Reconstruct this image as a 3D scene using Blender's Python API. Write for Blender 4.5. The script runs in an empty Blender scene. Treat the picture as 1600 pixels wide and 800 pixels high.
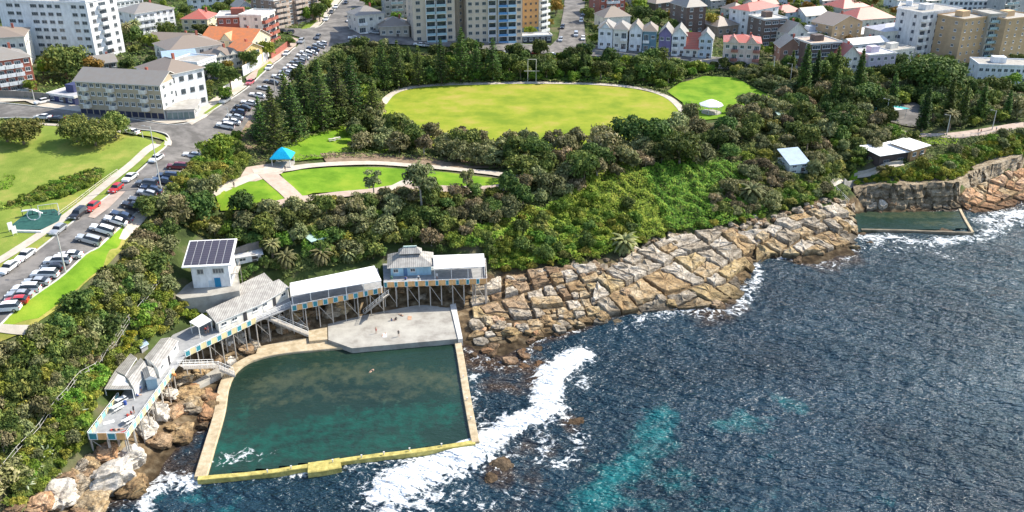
import bpy, bmesh, math, random
import numpy as np
from mathutils import Vector, Matrix, noise as mnoise
from mathutils.geometry import delaunay_2d_cdt
random.seed(7); rng = np.random.default_rng(7)
R = math.radians
scene = bpy.context.scene
COL = scene.collection
# ------------------------------------------------------------ camera model
CAMZ, PITCH, FPX = 102.0, R(25.0), 1400.0
cp, sp = math.cos(PITCH), math.sin(PITCH)
def gz(px, py, z):
    u = (px-800)/FPX; v = (py-400)/FPX
    t = (CAMZ-z)/(sp+v*cp)
    return (u*t, t*(cp-v*sp), z)
def proj(x, y, z):
    d = y*cp+(CAMZ-z)*sp
    return 800+FPX*x/d, 400+FPX*((CAMZ-z)*cp-y*sp)/d
def h_from_py(x, y, py):          # height at which (x,y) shows at row py
    v = (py-400)/FPX
    return CAMZ-y*(sp+v*cp)/(cp-v*sp)
# ------------------------------------------------------------ terrain control points (photo column, row, metres above sea)
CP = [(0,500,22.5),(0,440,23.5),(100,400,24),(160,400,23.6),(215,300,26),(290,270,26),(330,185,28),(430,100,29),(540,20,30),(0,300,26),(0,170,29),(100,230,28),(200,215,28),
(250,60,31),(100,60,32),(0,30,33),(400,30,31),(560,60,27.5),(700,66,24.5),(850,80,21.5),(1000,90,20),(1150,100,18.5),(1300,118,16),(1450,128,14),(1590,135,13),
(850,8,28),(1100,10,24),(1300,20,19),(1500,20,15),(1599,10,14),(640,8,31),(480,60,29),(1200,60,20),
(440,255,21),(480,280,20),(350,300,21),(400,230,22.5),(380,270,22),(600,275,18.5),(780,290,16),(420,315,20.5),(500,210,20),(560,150,20),(480,150,24),(590,120,18),
(600,150,16),(700,135,16),(850,131,16),(1000,138,16),(1070,170,16),(620,200,16),(700,230,16),(850,235,16),(1000,220,16),(1060,120,16.5),(1150,150,15.5),(640,115,17.5),(840,112,17.5),(1000,115,17),
(500,340,17),(600,330,16),(700,330,14),(800,320,13),(450,380,13),(550,380,11),(650,370,10.5),(750,380,9.5),(700,404,7.2),(620,408,7.2),(500,425,8.2),(430,422,10),
(330,330,19),(250,390,18),(260,340,22),
(300,447,12.5),(365,443,12.5),(340,405,13),(275,430,13.5),(400,400,13),(470,400,12),(285,455,11.5),
(255,445,15),(200,500,14),(60,490,22.5),(140,440,22.5),(200,372,24),(215,400,19),(60,600,15),(0,650,13),(120,600,12),(0,560,18),(60,720,8),(0,760,8),(100,700,7),(130,660,8),
(100,790,1),(70,780,3),(150,745,2.2),(230,700,1.2),(200,745,1),(290,600,1.5),(330,560,1.5),(400,525,1.8),(480,505,2.0),(560,480,2.2),(660,462,2.2),(740,465,2),
(310,545,3),(400,490,3.5),(250,620,3),(170,600,7),(185,560,9),(280,520,7.0),(350,478,7.1),(450,440,7.3),(590,425,6.6),(680,414,6.6),(760,425,4),
(800,418,4),(900,412,4.5),(960,395,4.5),(1040,360,5),(1150,350,5),(1210,335,5),(1290,312,6),
(735,540,0.4),(800,530,0.6),(900,505,0.9),(1000,480,1.0),(1100,462,1.0),(1150,430,1.2),(1240,390,1.2),(1325,375,1.0),
(900,330,10),(1000,330,9),(1100,300,10),(850,380,7),(930,280,15),(1050,250,16),(1150,260,13),(1200,290,9.5),(1150,200,15.5),(1245,265,12),(1250,200,15),
(1325,288,7.5),(1395,264,10),(1440,242,11),(1500,255,9.5),(1340,318,1),(1420,322,0.8),(1490,318,0.8),(1510,290,2.5),(1480,212,14),(1600,195,14.5),(1560,240,9),(1340,284,8.3),(1420,285,8.2),(1490,278,8),(1400,170,15),(1250,130,16),
(1345,345,-2),(1500,347,-2),(1535,318,0.9),(1590,300,0.9),(1590,262,4),(1560,338,-0.5),(1345,365,-1),(1600,330,-1),
(800,600,-1.2),(850,590,-1),(760,575,-0.3),(900,560,-3),(1000,515,-4),(1200,440,-4),(1350,400,-4),(1600,360,-4),(500,780,-4),(250,792,-1.5),(1000,700,-7),(1500,600,-8),(1200,790,-8),(1180,470,-3),
(400,650,-2.2),(700,650,-3),(400,590,-1.5),(700,560,-1.5),(330,735,-2)]
WP = [(-420,760,34),(0,760,34),(480,760,16),(-420,100,30),(-150,40,4),(-110,90,4),(-60,90,-3),(0,30,-8),(250,30,-10),(480,30,-10),(480,300,-8),(480,380,4),(480,520,12),(-420,400,36),(330,330,9),(-100,110,8),(-140,100,16)]
pts = [gz(*c) for c in CP]+[tuple(map(float, w)) for w in WP]
NX, NY, GS, GX0, GY0 = 560, 460, 1.5, -350.0, 45.0
xs = GX0+GS*np.arange(NX); ys = GY0+GS*np.arange(NY)
def tri_grid():
    Z = np.full((NY, NX), np.nan)
    v2, e2, f2, ov, oe, of = delaunay_2d_cdt([Vector(p[:2]) for p in pts], [], [], 0, 1e-6)
    zz = [pts[o[0]][2] for o in ov]
    for f in f2:
        (ax, ay), (bx, by), (cx, cy) = [v2[i] for i in f]; a, b, c = [zz[i] for i in f]
        i0 = max(0, int((min(ax, bx, cx)-GX0)/GS)); i1 = min(NX-1, int((max(ax, bx, cx)-GX0)/GS)+1)
        j0 = max(0, int((min(ay, by, cy)-GY0)/GS)); j1 = min(NY-1, int((max(ay, by, cy)-GY0)/GS)+1)
        if i1 < i0 or j1 < j0: continue
        X, Y = np.meshgrid(xs[i0:i1+1], ys[j0:j1+1])
        d = (by-cy)*(ax-cx)+(cx-bx)*(ay-cy)
        if abs(d) < 1e-9: continue
        l1 = ((by-cy)*(X-cx)+(cx-bx)*(Y-cy))/d; l2 = ((cy-ay)*(X-cx)+(ax-cx)*(Y-cy))/d; l3 = 1-l1-l2
        m = (l1 >= -1e-6) & (l2 >= -1e-6) & (l3 >= -1e-6)
        sub = Z[j0:j1+1, i0:i1+1]; sub[m] = (l1*a+l2*b+l3*c)[m]
    Z[np.isnan(Z)] = 0
    for _ in range(3):
        P = np.pad(Z, 1, mode='edge')
        Z = (P[:-2, 1:-1]+P[2:, 1:-1]+P[1:-1, :-2]+P[1:-1, 2:]+2*P[1:-1, 1:-1])/6
    return Z
ZG = tri_grid()
def H(x, y):
    fx = (x-GX0)/GS; fy = (y-GY0)/GS
    i = min(max(int(fx), 0), NX-2); j = min(max(int(fy), 0), NY-2); a = fx-i; b = fy-j
    return (ZG[j, i]*(1-a)*(1-b)+ZG[j, i+1]*a*(1-b)+ZG[j+1, i]*(1-a)*b+ZG[j+1, i+1]*a*b)
def Harr(X, Y):
    fx = np.clip((X-GX0)/GS, 0, NX-1.001); fy = np.clip((Y-GY0)/GS, 0, NY-1.001)
    i = fx.astype(int); j = fy.astype(int); a = fx-i; b = fy-j
    return (ZG[j, i]*(1-a)*(1-b)+ZG[j, i+1]*a*(1-b)+ZG[j+1, i]*(1-a)*b+ZG[j+1, i+1]*a*b)
def gp(px, py, dz=0.0):           # where the sight line through a photo point meets the ground
    u = (px-800)/FPX; v = (py-400)/FPX
    dx, dy, dzz = u, cp-v*sp, -(sp+v*cp)
    t = 60.0; prev = t
    while t < 900:
        x, y, z = dx*t, dy*t, CAMZ+dzz*t
        if z <= H(x, y)+dz:
            lo, hi = prev, t
            for _ in range(18):
                m = (lo+hi)/2
                if CAMZ+dzz*m <= H(dx*m, dy*m)+dz: hi = m
                else: lo = m
            t = hi; break
        prev = t; t += 1.0
    return (dx*t, dy*t, CAMZ+dzz*t)
# ------------------------------------------------------------ object helpers
def tag(o, label=None, cat=None, group=None, kind=None):
    if label: o['label'] = label
    if cat: o['category'] = cat
    if group: o['group'] = group
    if kind: o['kind'] = kind
    elif cat: o['kind'] = 'thing'
    return o
def thing(name, label, cat, loc=(0, 0, 0), rz=0.0, group=None):
    o = bpy.data.objects.new(name, None); COL.objects.link(o); o.empty_display_size = .5
    o.location = loc; o.rotation_euler = (0, 0, rz)
    return tag(o, label, cat, group)
def ob(name, me, parent=None, loc=(0, 0, 0), rot=(0, 0, 0), scale=None):
    o = bpy.data.objects.new(name, me); COL.objects.link(o)
    if parent: o.parent = parent
    o.location = loc; o.rotation_euler = rot
    if scale: o.scale = scale
    return o
def copy_tree(o, parent=None):
    c = o.copy(); COL.objects.link(c); c.parent = parent
    for ch in list(o.children): copy_tree(ch, c)
    return c
def np_mesh(name, V, F, mats=(), mi=None, smooth=False):
    me = bpy.data.meshes.new(name)
    V = np.asarray(V, dtype=np.float32); F = np.asarray(F, dtype=np.int32)
    me.vertices.add(len(V)); me.vertices.foreach_set('co', V.ravel())
    k = F.shape[1]; n = len(F)
    me.loops.add(n*k); me.loops.foreach_set('vertex_index', F.ravel())
    me.polygons.add(n); me.polygons.foreach_set('loop_start', np.arange(0, n*k, k, dtype=np.int32))
    if mi is not None: me.polygons.foreach_set('material_index', np.asarray(mi, dtype=np.int32))
    if smooth: me.polygons.foreach_set('use_smooth', np.ones(n, dtype=bool))
    for m in mats: me.materials.append(m)
    me.update(calc_edges=True)
    return me
class MB:
    def __init__(s): s.v = []; s.f = []; s.m = []
    def box(s, x0, y0, z0, x1, y1, z1, m=0):
        b = len(s.v)
        s.v += [(x0, y0, z0), (x1, y0, z0), (x1, y1, z0), (x0, y1, z0), (x0, y0, z1), (x1, y0, z1), (x1, y1, z1), (x0, y1, z1)]
        for q in ((0, 3, 2, 1), (4, 5, 6, 7), (0, 1, 5, 4), (1, 2, 6, 5), (2, 3, 7, 6), (3, 0, 4, 7)):
            s.f.append(tuple(b+i for i in q)); s.m.append(m)
        return s
    def poly(s, p, m=0):
        b = len(s.v); s.v += [tuple(q) for q in p]; s.f.append(tuple(range(b, b+len(p)))); s.m.append(m); return s
    def prism(s, ring, z0, z1, m=0, mt=None):      # ring of (x,y) counter-clockwise, z may be a list per point
        n = len(ring); b = len(s.v)
        za = z0 if hasattr(z0, '__len__') else [z0]*n; zb = z1 if hasattr(z1, '__len__') else [z1]*n
        s.v += [(p[0], p[1], z) for p, z in zip(ring, za)]+[(p[0], p[1], z) for p, z in zip(ring, zb)]
        s.f.append(tuple(b+i for i in reversed(range(n)))); s.m.append(m)
        s.f.append(tuple(b+n+i for i in range(n))); s.m.append(m if mt is None else mt)
        for i in range(n):
            j = (i+1) % n; s.f.append((b+i, b+j, b+n+j, b+n+i)); s.m.append(m)
        return s
    def bar(s, p, q, r, n=6, m=0, r2=None):
        p = Vector(p); q = Vector(q); d = (q-p)
        if d.length < 1e-6: return s
        d.normalize(); a = d.orthogonal().normalized(); c = d.cross(a); b = len(s.v); r2 = r if r2 is None else r2
        for (o, rr) in ((p, r), (q, r2)):
            for k in range(n):
                t = 2*math.pi*k/n+math.pi/n; s.v.append(tuple(o+a*math.cos(t)*rr+c*math.sin(t)*rr))
        for k in range(n):
            j = (k+1) % n; s.f.append((b+k, b+j, b+n+j, b+n+k)); s.m.append(m)
        s.f.append(tuple(b+k for k in reversed(range(n)))); s.m.append(m); s.f.append(tuple(b+n+k for k in range(n))); s.m.append(m)
        return s
    def plank(s, p, q, w, t, m=0):                 # flat bar w wide (horizontal across), t thick (vertical)
        p = Vector(p); q = Vector(q); d = (q-p); side = Vector((-d.y, d.x, 0))
        if side.length < 1e-6: side = Vector((1, 0, 0))
        side = side.normalized()*w/2; up = side.cross(d).normalized()*t/2
        b = len(s.v)
        for o in (p, q):
            for a in (side+up, -side+up, -side-up, side-up): s.v.append(tuple(o+a))
        for q4 in ((0, 1, 2, 3), (7, 6, 5, 4), (0, 4, 5, 1), (1, 5, 6, 2), (2, 6, 7, 3), (3, 7, 4, 0)):
            s.f.append(tuple(b+i for i in q4)); s.m.append(m)
        return s
    def mesh(s, name, mats, smooth=False):
        me = bpy.data.meshes.new(name); me.from_pydata(s.v, [], s.f)
        for m in mats: me.materials.append(m)
        me.polygons.foreach_set('material_index', s.m)
        if smooth: me.polygons.foreach_set('use_smooth', [True]*len(s.f))
        bm = bmesh.new(); bm.from_mesh(me); bmesh.ops.recalc_face_normals(bm, faces=bm.faces); bm.to_mesh(me); bm.free()
        me.update(); return me
    def build(s, name, mats, parent=None, **k):
        if not isinstance(mats, (list, tuple)): mats = [mats]
        return ob(name, s.mesh(name, mats), parent, **k)
# ------------------------------------------------------------ materials
MC = {}
def mat(name, c1, c2=None, rough=.8, scale=3.0, bump=0.0, c3=None, coord='Object', metal=0.0, spec=0.3, detail=4, stretch=None, rnd=0.0, contrast=(.35, .65), translucent=0.0, bscale=None):
    if name in MC: return MC[name]
    m = bpy.data.materials.new(name); m.use_nodes = True; nt = m.node_tree; N = nt.nodes; L = nt.links
    b = N['Principled BSDF']; b.inputs['Roughness'].default_value = rough; b.inputs['Metallic'].default_value = metal
    b.inputs['Specular IOR Level'].default_value = spec
    def rgb(c): return (c[0], c[1], c[2], 1)
    if c2 is None and not bump and not rnd:
        b.inputs['Base Color'].default_value = rgb(c1)
    else:
        tc = N.new('ShaderNodeTexCoord') if coord == 'Object' else N.new('ShaderNodeNewGeometry')
        src = tc.outputs['Object'] if coord == 'Object' else tc.outputs['Position']
        if stretch:
            mp = N.new('ShaderNodeMapping'); mp.inputs['Scale'].default_value = stretch; L.new(src, mp.inputs['Vector']); src = mp.outputs[0]
        nz = N.new('ShaderNodeTexNoise'); nz.inputs['Scale'].default_value = scale; nz.inputs['Detail'].default_value = detail; nz.inputs['Roughness'].default_value = .65
        L.new(src, nz.inputs['Vector'])
        out = None
        if c2 is not None:
            cr = N.new('ShaderNodeValToRGB'); e = cr.color_ramp.elements
            e[0].position = contrast[0]; e[1].position = contrast[1]; e[0].color = rgb(c1); e[1].color = rgb(c2)
            if c3 is not None:
                x = e.new((contrast[0]+contrast[1])/2); x.color = rgb(c3)
            L.new(nz.outputs['Fac'], cr.inputs['Fac']); out = cr.outputs['Color']
        if rnd:
            oi = N.new('ShaderNodeObjectInfo'); hs = N.new('ShaderNodeHueSaturation')
            mr = N.new('ShaderNodeMapRange'); mr.inputs['To Min'].default_value = 1-rnd; mr.inputs['To Max'].default_value = 1+rnd
            L.new(oi.outputs['Random'], mr.inputs['Value']); L.new(mr.outputs[0], hs.inputs['Value'])
            m2 = N.new('ShaderNodeMath'); m2.operation = 'MULTIPLY'; m2.inputs[1].default_value = 7.31; L.new(oi.outputs['Random'], m2.inputs[0])
            m3 = N.new('ShaderNodeMath'); m3.operation = 'FRACT'; L.new(m2.outputs[0], m3.inputs[0])
            mr2 = N.new('ShaderNodeMapRange'); mr2.inputs['To Min'].default_value = .5-rnd*.09; mr2.inputs['To Max'].default_value = .5+rnd*.09
            L.new(m3.outputs[0], mr2.inputs['Value']); L.new(mr2.outputs[0], hs.inputs['Hue'])
            if out: L.new(out, hs.inputs['Color'])
            else: hs.inputs['Color'].default_value = rgb(c1)
            out = hs.outputs['Color']
        if out: L.new(out, b.inputs['Base Color'])
        else: b.inputs['Base Color'].default_value = rgb(c1)
        if bump:
            nb = nz
            if bscale:
                nb = N.new('ShaderNodeTexNoise'); nb.inputs['Scale'].default_value = bscale; nb.inputs['Detail'].default_value = 6; L.new(src, nb.inputs['Vector'])
            bp = N.new('ShaderNodeBump'); bp.inputs['Strength'].default_value = min(1, bump); bp.inputs['Distance'].default_value = .25
            L.new(nb.outputs['Fac'], bp.inputs['Height']); L.new(bp.outputs[0], b.inputs['Normal'])
        if translucent:
            tr = N.new('ShaderNodeBsdfTranslucent'); mx = N.new('ShaderNodeMixShader'); mx.inputs[0].default_value = translucent
            L.new(out, tr.inputs['Color']); L.new(b.outputs[0], mx.inputs[1]); L.new(tr.outputs[0], mx.inputs[2]); L.new(mx.outputs[0], N['Material Output'].inputs['Surface'])
    MC[name] = m; return m
def flat(c, rough=.7, **k):
    key = 'paint_%02x%02x%02x_%d' % (int(c[0]*255), int(c[1]*255), int(c[2]*255), int(rough*100))
    c2 = tuple(min(1, x*1.12) for x in c); c1 = tuple(x*.82 for x in c)
    return mat(key, c1, c2, rough=rough, scale=.9, stretch=(1, 1, .35), **k)
def ribbed(name, c, pitch=.35, axis=0, rough=.45, metal=0.0, dirt=(.25, .2, .15), dark=.75):
    if name in MC: return MC[name]
    m = bpy.data.materials.new(name); m.use_nodes = True; nt = m.node_tree; N = nt.nodes; L = nt.links; b = N['Principled BSDF']
    b.inputs['Roughness'].default_value = rough; b.inputs['Metallic'].default_value = metal
    tc = N.new('ShaderNodeTexCoord'); w = N.new('ShaderNodeTexWave'); w.inputs['Scale'].default_value = .314/pitch; w.bands_direction = 'XYZ'[axis]
    L.new(tc.outputs['Object'], w.inputs['Vector'])
    nz = N.new('ShaderNodeTexNoise'); nz.inputs['Scale'].default_value = .7; nz.inputs['Detail'].default_value = 5; L.new(tc.outputs['Object'], nz.inputs['Vector'])
    r1 = N.new('ShaderNodeValToRGB'); e = r1.color_ramp.elements; e[0].position = .38; e[1].position = .62
    e[0].color = (dirt[0]*.3+c[0]*.7, dirt[1]*.3+c[1]*.7, dirt[2]*.3+c[2]*.7, 1); e[1].color = (*c, 1); L.new(nz.outputs['Fac'], r1.inputs['Fac'])
    mx = N.new('ShaderNodeMix'); mx.data_type = 'RGBA'; mx.blend_type = 'MULTIPLY'; mx.inputs[0].default_value = 1
    r2 = N.new('ShaderNodeValToRGB'); e = r2.color_ramp.elements; e[0].position = .0; e[0].color = (dark, dark, dark, 1); e[1].position = .35; e[1].color = (1, 1, 1, 1)
    L.new(w.outputs['Fac'], r2.inputs['Fac']); L.new(r1.outputs[0], mx.inputs[6]); L.new(r2.outputs[0], mx.inputs[7]); L.new(mx.outputs[2], b.inputs['Base Color'])
    bp = N.new('ShaderNodeBump'); bp.inputs['Strength'].default_value = .5; bp.inputs['Distance'].default_value = .05; L.new(w.outputs['Fac'], bp.inputs['Height']); L.new(bp.outputs[0], b.inputs['Normal'])
    MC[name] = m; return m
GLASS = mat('window_glass', (.03, .04, .05), (.12, .15, .17), rough=.12, scale=.6, spec=.6)
WHITE = flat((.78, .78, .76)); DARK = flat((.05, .05, .055)); CONC = mat('concrete', (.30, .28, .25), (.44, .42, .38), rough=.9, scale=.5, bump=.2, bscale=6, detail=8)
# ------------------------------------------------------------ surfaces draped over the ground
def drape(name, px, mat_, off=.12, step=2.0, label=None, cat=None, kind='structure', group=None, world=False, zfix=None, smoothpx=True):
    ring = [Vector(p[:2]) for p in (px if world else [gp(*q) for q in px])]
    ring2 = []
    for i, a in enumerate(ring):                   # subdivide the outline
        b = ring[(i+1) % len(ring)]; n = max(1, int((b-a).length/step))
        for k in range(n): ring2.append(a.lerp(b, k/n))
    n = len(ring2); edges = [(i, (i+1) % n) for i in range(n)]
    x0 = min(p.x for p in ring2); x1 = max(p.x for p in ring2); y0 = min(p.y for p in ring2); y1 = max(p.y for p in ring2)
    inner = []
    rx = np.array([p.x for p in ring2]); ry = np.array([p.y for p in ring2])
    X, Y = np.meshgrid(np.arange(x0+step/2, x1, step), np.arange(y0+step/2, y1, step))
    m = inside(X.ravel(), Y.ravel(), rx, ry)
    inner = [Vector((a, b)) for a, b in zip(X.ravel()[m], Y.ravel()[m])]
    v2, e2, f2, *_ = delaunay_2d_cdt(ring2+inner, edges, [], 1, 1e-4)
    V = [(p.x, p.y, (H(p.x, p.y) if zfix is None else zfix)+off) for p in v2]
    me = bpy.data.meshes.new(name); me.from_pydata(V, [], [tuple(f) for f in f2]); me.materials.append(mat_)
    me.polygons.foreach_set('use_smooth', [True]*len(me.polygons)); me.update()
    o = ob(name, me); tag(o, label, cat, group, kind); return o
def inside(X, Y, rx, ry):
    c = np.zeros(len(X), bool); n = len(rx); j = n-1
    for i in range(n):
        t = ((ry[i] > Y) != (ry[j] > Y))
        with np.errstate(divide='ignore', invalid='ignore'):
            xx = (rx[j]-rx[i])*(Y-ry[i])/(ry[j]-ry[i]+1e-12)+rx[i]
        c ^= t & (X < xx); j = i
    return c
def strip_ring(cl, w):            # a ribbon of width w (metres) round a centre line of world points
    L_, R_ = [], []
    P = [Vector(p[:2]) for p in cl]
    for i, p in enumerate(P):
        d = (P[min(i+1, len(P)-1)]-P[max(i-1, 0)]).normalized(); nrm = Vector((-d.y, d.x))
        L_.append(p+nrm*w/2); R_.append(p-nrm*w/2)
    return [tuple(p) for p in L_]+[tuple(p) for p in reversed(R_)]
def smooth_line(P, n=6):          # Catmull-Rom through world points
    P = [Vector(p) for p in P]; out = []
    for i in range(len(P)-1):
        a = P[max(i-1, 0)]; b = P[i]; c = P[i+1]; d = P[min(i+2, len(P)-1)]
        for k in range(n):
            t = k/n; out.append(.5*((2*b)+(c-a)*t+(2*a-5*b+4*c-d)*t*t+(3*b-a-3*c+d)*t**3))
    out.append(P[-1]); return out
# ------------------------------------------------------------ ground
ground_m = bpy.data.materials.new('ground_earth'); ground_m.use_nodes = True
def _ground():
    nt = ground_m.node_tree; N = nt.nodes; L = nt.links; b = N['Principled BSDF']; b.inputs['Roughness'].default_value = .95; b.inputs['Specular IOR Level'].default_value = .1
    g = N.new('ShaderNodeNewGeometry'); n1 = N.new('ShaderNodeTexNoise'); n1.inputs['Scale'].default_value = .12; n1.inputs['Detail'].default_value = 8; L.new(g.outputs['Position'], n1.inputs['Vector'])
    r1 = N.new('ShaderNodeValToRGB'); e = r1.color_ramp.elements; e[0].position = .35; e[0].color = (.035, .05, .018, 1); e[1].position = .62; e[1].color = (.13, .12, .07, 1); x = e.new(.5); x.color = (.07, .1, .03, 1)
    L.new(n1.outputs['Fac'], r1.inputs['Fac'])
    n2 = N.new('ShaderNodeTexNoise'); n2.inputs['Scale'].default_value = .55; n2.inputs['Detail'].default_value = 9; L.new(g.outputs['Position'], n2.inputs['Vector'])
    r2 = N.new('ShaderNodeValToRGB'); e = r2.color_ramp.elements; e[0].position = .3; e[0].color = (.06, .045, .03, 1); e[1].position = .72; e[1].color = (.32, .25, .16, 1); x = e.new(.5); x.color = (.15, .105, .06, 1)
    L.new(n2.outputs['Fac'], r2.inputs['Fac'])
    sx = N.new('ShaderNodeSeparateXYZ'); L.new(g.outputs['Position'], sx.inputs[0])
    ad = N.new('ShaderNodeMath'); ad.operation = 'MULTIPLY_ADD'; L.new(n2.outputs['Fac'], ad.inputs[0]); ad.inputs[1].default_value = 2.5; L.new(sx.outputs['Z'], ad.inputs[2])
    mr = N.new('ShaderNodeMapRange'); mr.inputs['From Min'].default_value = 6.2; mr.inputs['From Max'].default_value = 4.6; L.new(ad.outputs[0], mr.inputs['Value'])
    mx = N.new('ShaderNodeMix'); mx.data_type = 'RGBA'; L.new(mr.outputs[0], mx.inputs[0]); L.new(r1.outputs[0], mx.inputs[6]); L.new(r2.outputs[0], mx.inputs[7])
    wet = N.new('ShaderNodeMapRange'); wet.inputs['From Min'].default_value = .3; wet.inputs['From Max'].default_value = 1.3; wet.inputs['To Min'].default_value = .35; L.new(sx.outputs['Z'], wet.inputs['Value'])
    mu = N.new('ShaderNodeMix'); mu.data_type = 'RGBA'; mu.blend_type = 'MULTIPLY'; mu.inputs[0].default_value = 1; L.new(mx.outputs[2], mu.inputs[6]); L.new(wet.outputs[0], mu.inputs[7])
    L.new(mu.outputs[2], b.inputs['Base Color'])
    bp = N.new('ShaderNodeBump'); bp.inputs['Distance'].default_value = .6; L.new(n2.outputs['Fac'], bp.inputs['Height']); L.new(bp.outputs[0], b.inputs['Normal'])
_ground()
def build_ground():
    X, Y = np.meshgrid(xs, ys)
    Z = ZG-.22*(ZG > 2)
    xe = np.concatenate([[-4000], xs, [4000]]); ye = np.concatenate([[-3000], ys, [6000]])
    XE, YE = np.meshgrid(xe, ye); ZE = np.pad(Z, 1, mode='edge')
    V = np.stack([XE.ravel(), YE.ravel(), ZE.ravel()], 1)
    nx = len(xe); ny = len(ye); i = np.arange(nx-1); j = np.arange(ny-1); I, J = np.meshgrid(i, j); a = (J*nx+I).ravel()
    F = np.stack([a, a+1, a+1+nx, a+nx], 1)
    o = ob('ground', np_mesh('ground', V, F, [ground_m], smooth=True)); tag(o, 'sloping headland ground of earth and low cover', None, None, 'structure')
build_ground()
GRASS = mat('mown_grass', (.13, .19, .03), (.33, .31, .08), rough=.95, scale=.09, coord='Geo', c3=(.20, .26, .045), detail=9, bump=.3, bscale=3, spec=.1, contrast=(.36, .66))
OVALG = mat('oval_grass', (.16, .23, .02), (.37, .31, .07), rough=.95, scale=.085, coord='Geo', c3=(.26, .30, .03), detail=9, bump=.2, bscale=3, spec=.1, contrast=(.36, .70))
PARKG = mat('park_grass', (.09, .19, .012), (.23, .32, .03), rough=.95, scale=.12, coord='Geo', c3=(.15, .27, .02), detail=9, bump=.2, bscale=3, spec=.1)
ASPH = mat('asphalt', (.12, .113, .105), (.22, .205, .19), rough=.9, scale=.22, coord='Geo', detail=10, spec=.2, c3=(.165, .155, .145), contrast=(.40, .60))
PATH = mat('path_concrete', (.42, .37, .30), (.56, .50, .42), rough=.9, scale=.4, coord='Geo', detail=8, bump=.1)
PINKP = mat('path_pink_paving', (.38, .29, .23), (.5, .4, .33), rough=.9, scale=.5, coord='Geo', detail=8)
KERB = mat('kerb_stone', (.42, .41, .38), (.56, .54, .5), rough=.9, scale=.6, coord='Geo')
PAINT = flat((.75, .75, .72))
DRY = mat('dry_grass', (.15, .18, .03), (.42, .34, .13), rough=.95, scale=.25, coord='Geo', c3=(.28, .27, .06), detail=9, spec=.1)
def gline(px): return [gp(*p) for p in px]
# lawns
drape('lawn', [(-110,330),(-110,440),(0,414),(94,350),(150,305),(200,262),(245,226),(243,222),(210,212),(150,205),(100,195),(0,192),(-110,190)], GRASS, .1, 3)
drape('verge', [(-60,452),(0,428),(54,393),(108,350),(160,312),(203,276),(246,240),(264,225),(258,220),(200,262),(150,305),(94,350),(0,414),(-60,440)], GRASS, .12, 2)
drape('verge', [(0,509),(64,455),(100,429),(132,399),(160,381),(192,352),(196,358),(160,420),(110,462),(60,498),(0,515)], PARKG, .14, 2)
drape('verge', [(0,515),(60,498),(110,462),(160,420),(196,358),(205,362),(190,392),(150,430),(100,478),(50,515),(0,535)], DRY, .12, 2)
drape('verge', [(228,321),(250,301),(300,264),(330,240),(334,246),(262,300),(232,326)], GRASS, .12, 2)
drape('oval', [(602,150),(625,141),(660,135),(720,132.5),(830,131.5),(920,133),(985,138),(1030,148),(1055,163),(1066,180),(1064,195),(1040,215),(1000,228),(900,245),(760,243),(680,230),(620,212),(590,190),(592,165)], OVALG, .16, 3)
drape('lawn', [(1042,143),(1062,130),(1100,119),(1150,122),(1200,148),(1215,165),(1160,182),(1100,188),(1078,180),(1066,160)], PARKG, .12, 3)
drape('lawn', [(438,272),(470,266),(520,262),(600,262),(640,266),(640,288),(560,298),(490,302),(462,310)], PARKG, .13, 2)
drape('lawn', [(600,262),(700,270),(792,280),(796,292),(740,296),(640,300),(600,296)], PARKG, .12, 2)
drape('lawn', [(335,300),(370,288),(405,281),(425,282),(450,308),(430,318),(390,326),(345,330)], PARKG, .13, 2)
drape('lawn', [(440,232),(470,215),(540,195),(600,200),(620,225),(600,240),(520,246),(460,252)], PARKG, .1, 2)
drape('lawn', [(1440,214),(1500,212),(1490,232),(1440,228)], PARKG, .12, 2)
drape('lawn', [(1300,270),(1335,262),(1345,273),(1310,278)], PARKG, .12, 2)
# dry bare paths and paving
def path(name, px, w, m, off=.2, sm=True, label=None):
    P = gline(px); P = smooth_line(P, 5) if sm else [Vector(p) for p in P]
    return drape(name, strip_ring(P, w), m, off, 1.5, world=True, label=label)
path('footpath', [(-60,438),(0,408),(94,346),(150,302),(200,262),(245,226)], 2.4, PATH, .22)
path('footpath', [(262,228),(262,220),(246,214),(205,208),(150,202),(90,196),(0,195)], 1.8, PATH, .2)
path('oval_path', [(598,162),(612,148),(640,138),(690,133),(760,131),(830,130),(900,131),(960,134),(1010,141),(1042,152),(1060,166),(1070,182),(1072,196)], 2.6, PATH, .24)
path('park_path', [(395,268),(440,266),(480,260),(540,256),(600,256),(680,262),(760,270),(810,278),(860,280)], 3.2, PATH, .2)
path('park_path', [(418,272),(435,287),(460,310)], 5, PINKP, .24)
path('park_path', [(330,300),(360,290),(410,272),(425,262)], 3.4, PATH, .18)
path('park_path', [(380,332),(430,322),(470,312),(520,306),(580,300),(640,292),(700,296),(760,296),(800,290)], 3.0, PINKP, .22)
path('park_path', [(596,304),(630,287),(660,276)], 2.4, PATH, .24)
drape('paving', [(385,262),(430,255),(450,262),(440,272),(400,284),(372,285)], PINKP, .16, 2)
drape('paving', [(200,344),(226,326),(238,330),(222,350),(196,376),(186,374)], PATH, .16, 2)
path('footpath', [(205,352),(240,318),(275,284),(320,254),(350,240)], 2.0, PATH, .2)
path('footpath', [(-40,512),(20,516),(48,517)], 1.6, PATH, .24)
path('coastal_path', [(1405,206),(1440,212),(1480,212),(1530,207),(1570,200),(1620,192)], 3.2, PINKP, .2)
path('coastal_path', [(1340,274),(1375,266),(1410,256)], 2.2, PATH, .2)
path('coastal_path', [(1300,288),(1330,290),(1340,300)], 2.0, PATH, .2)
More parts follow.
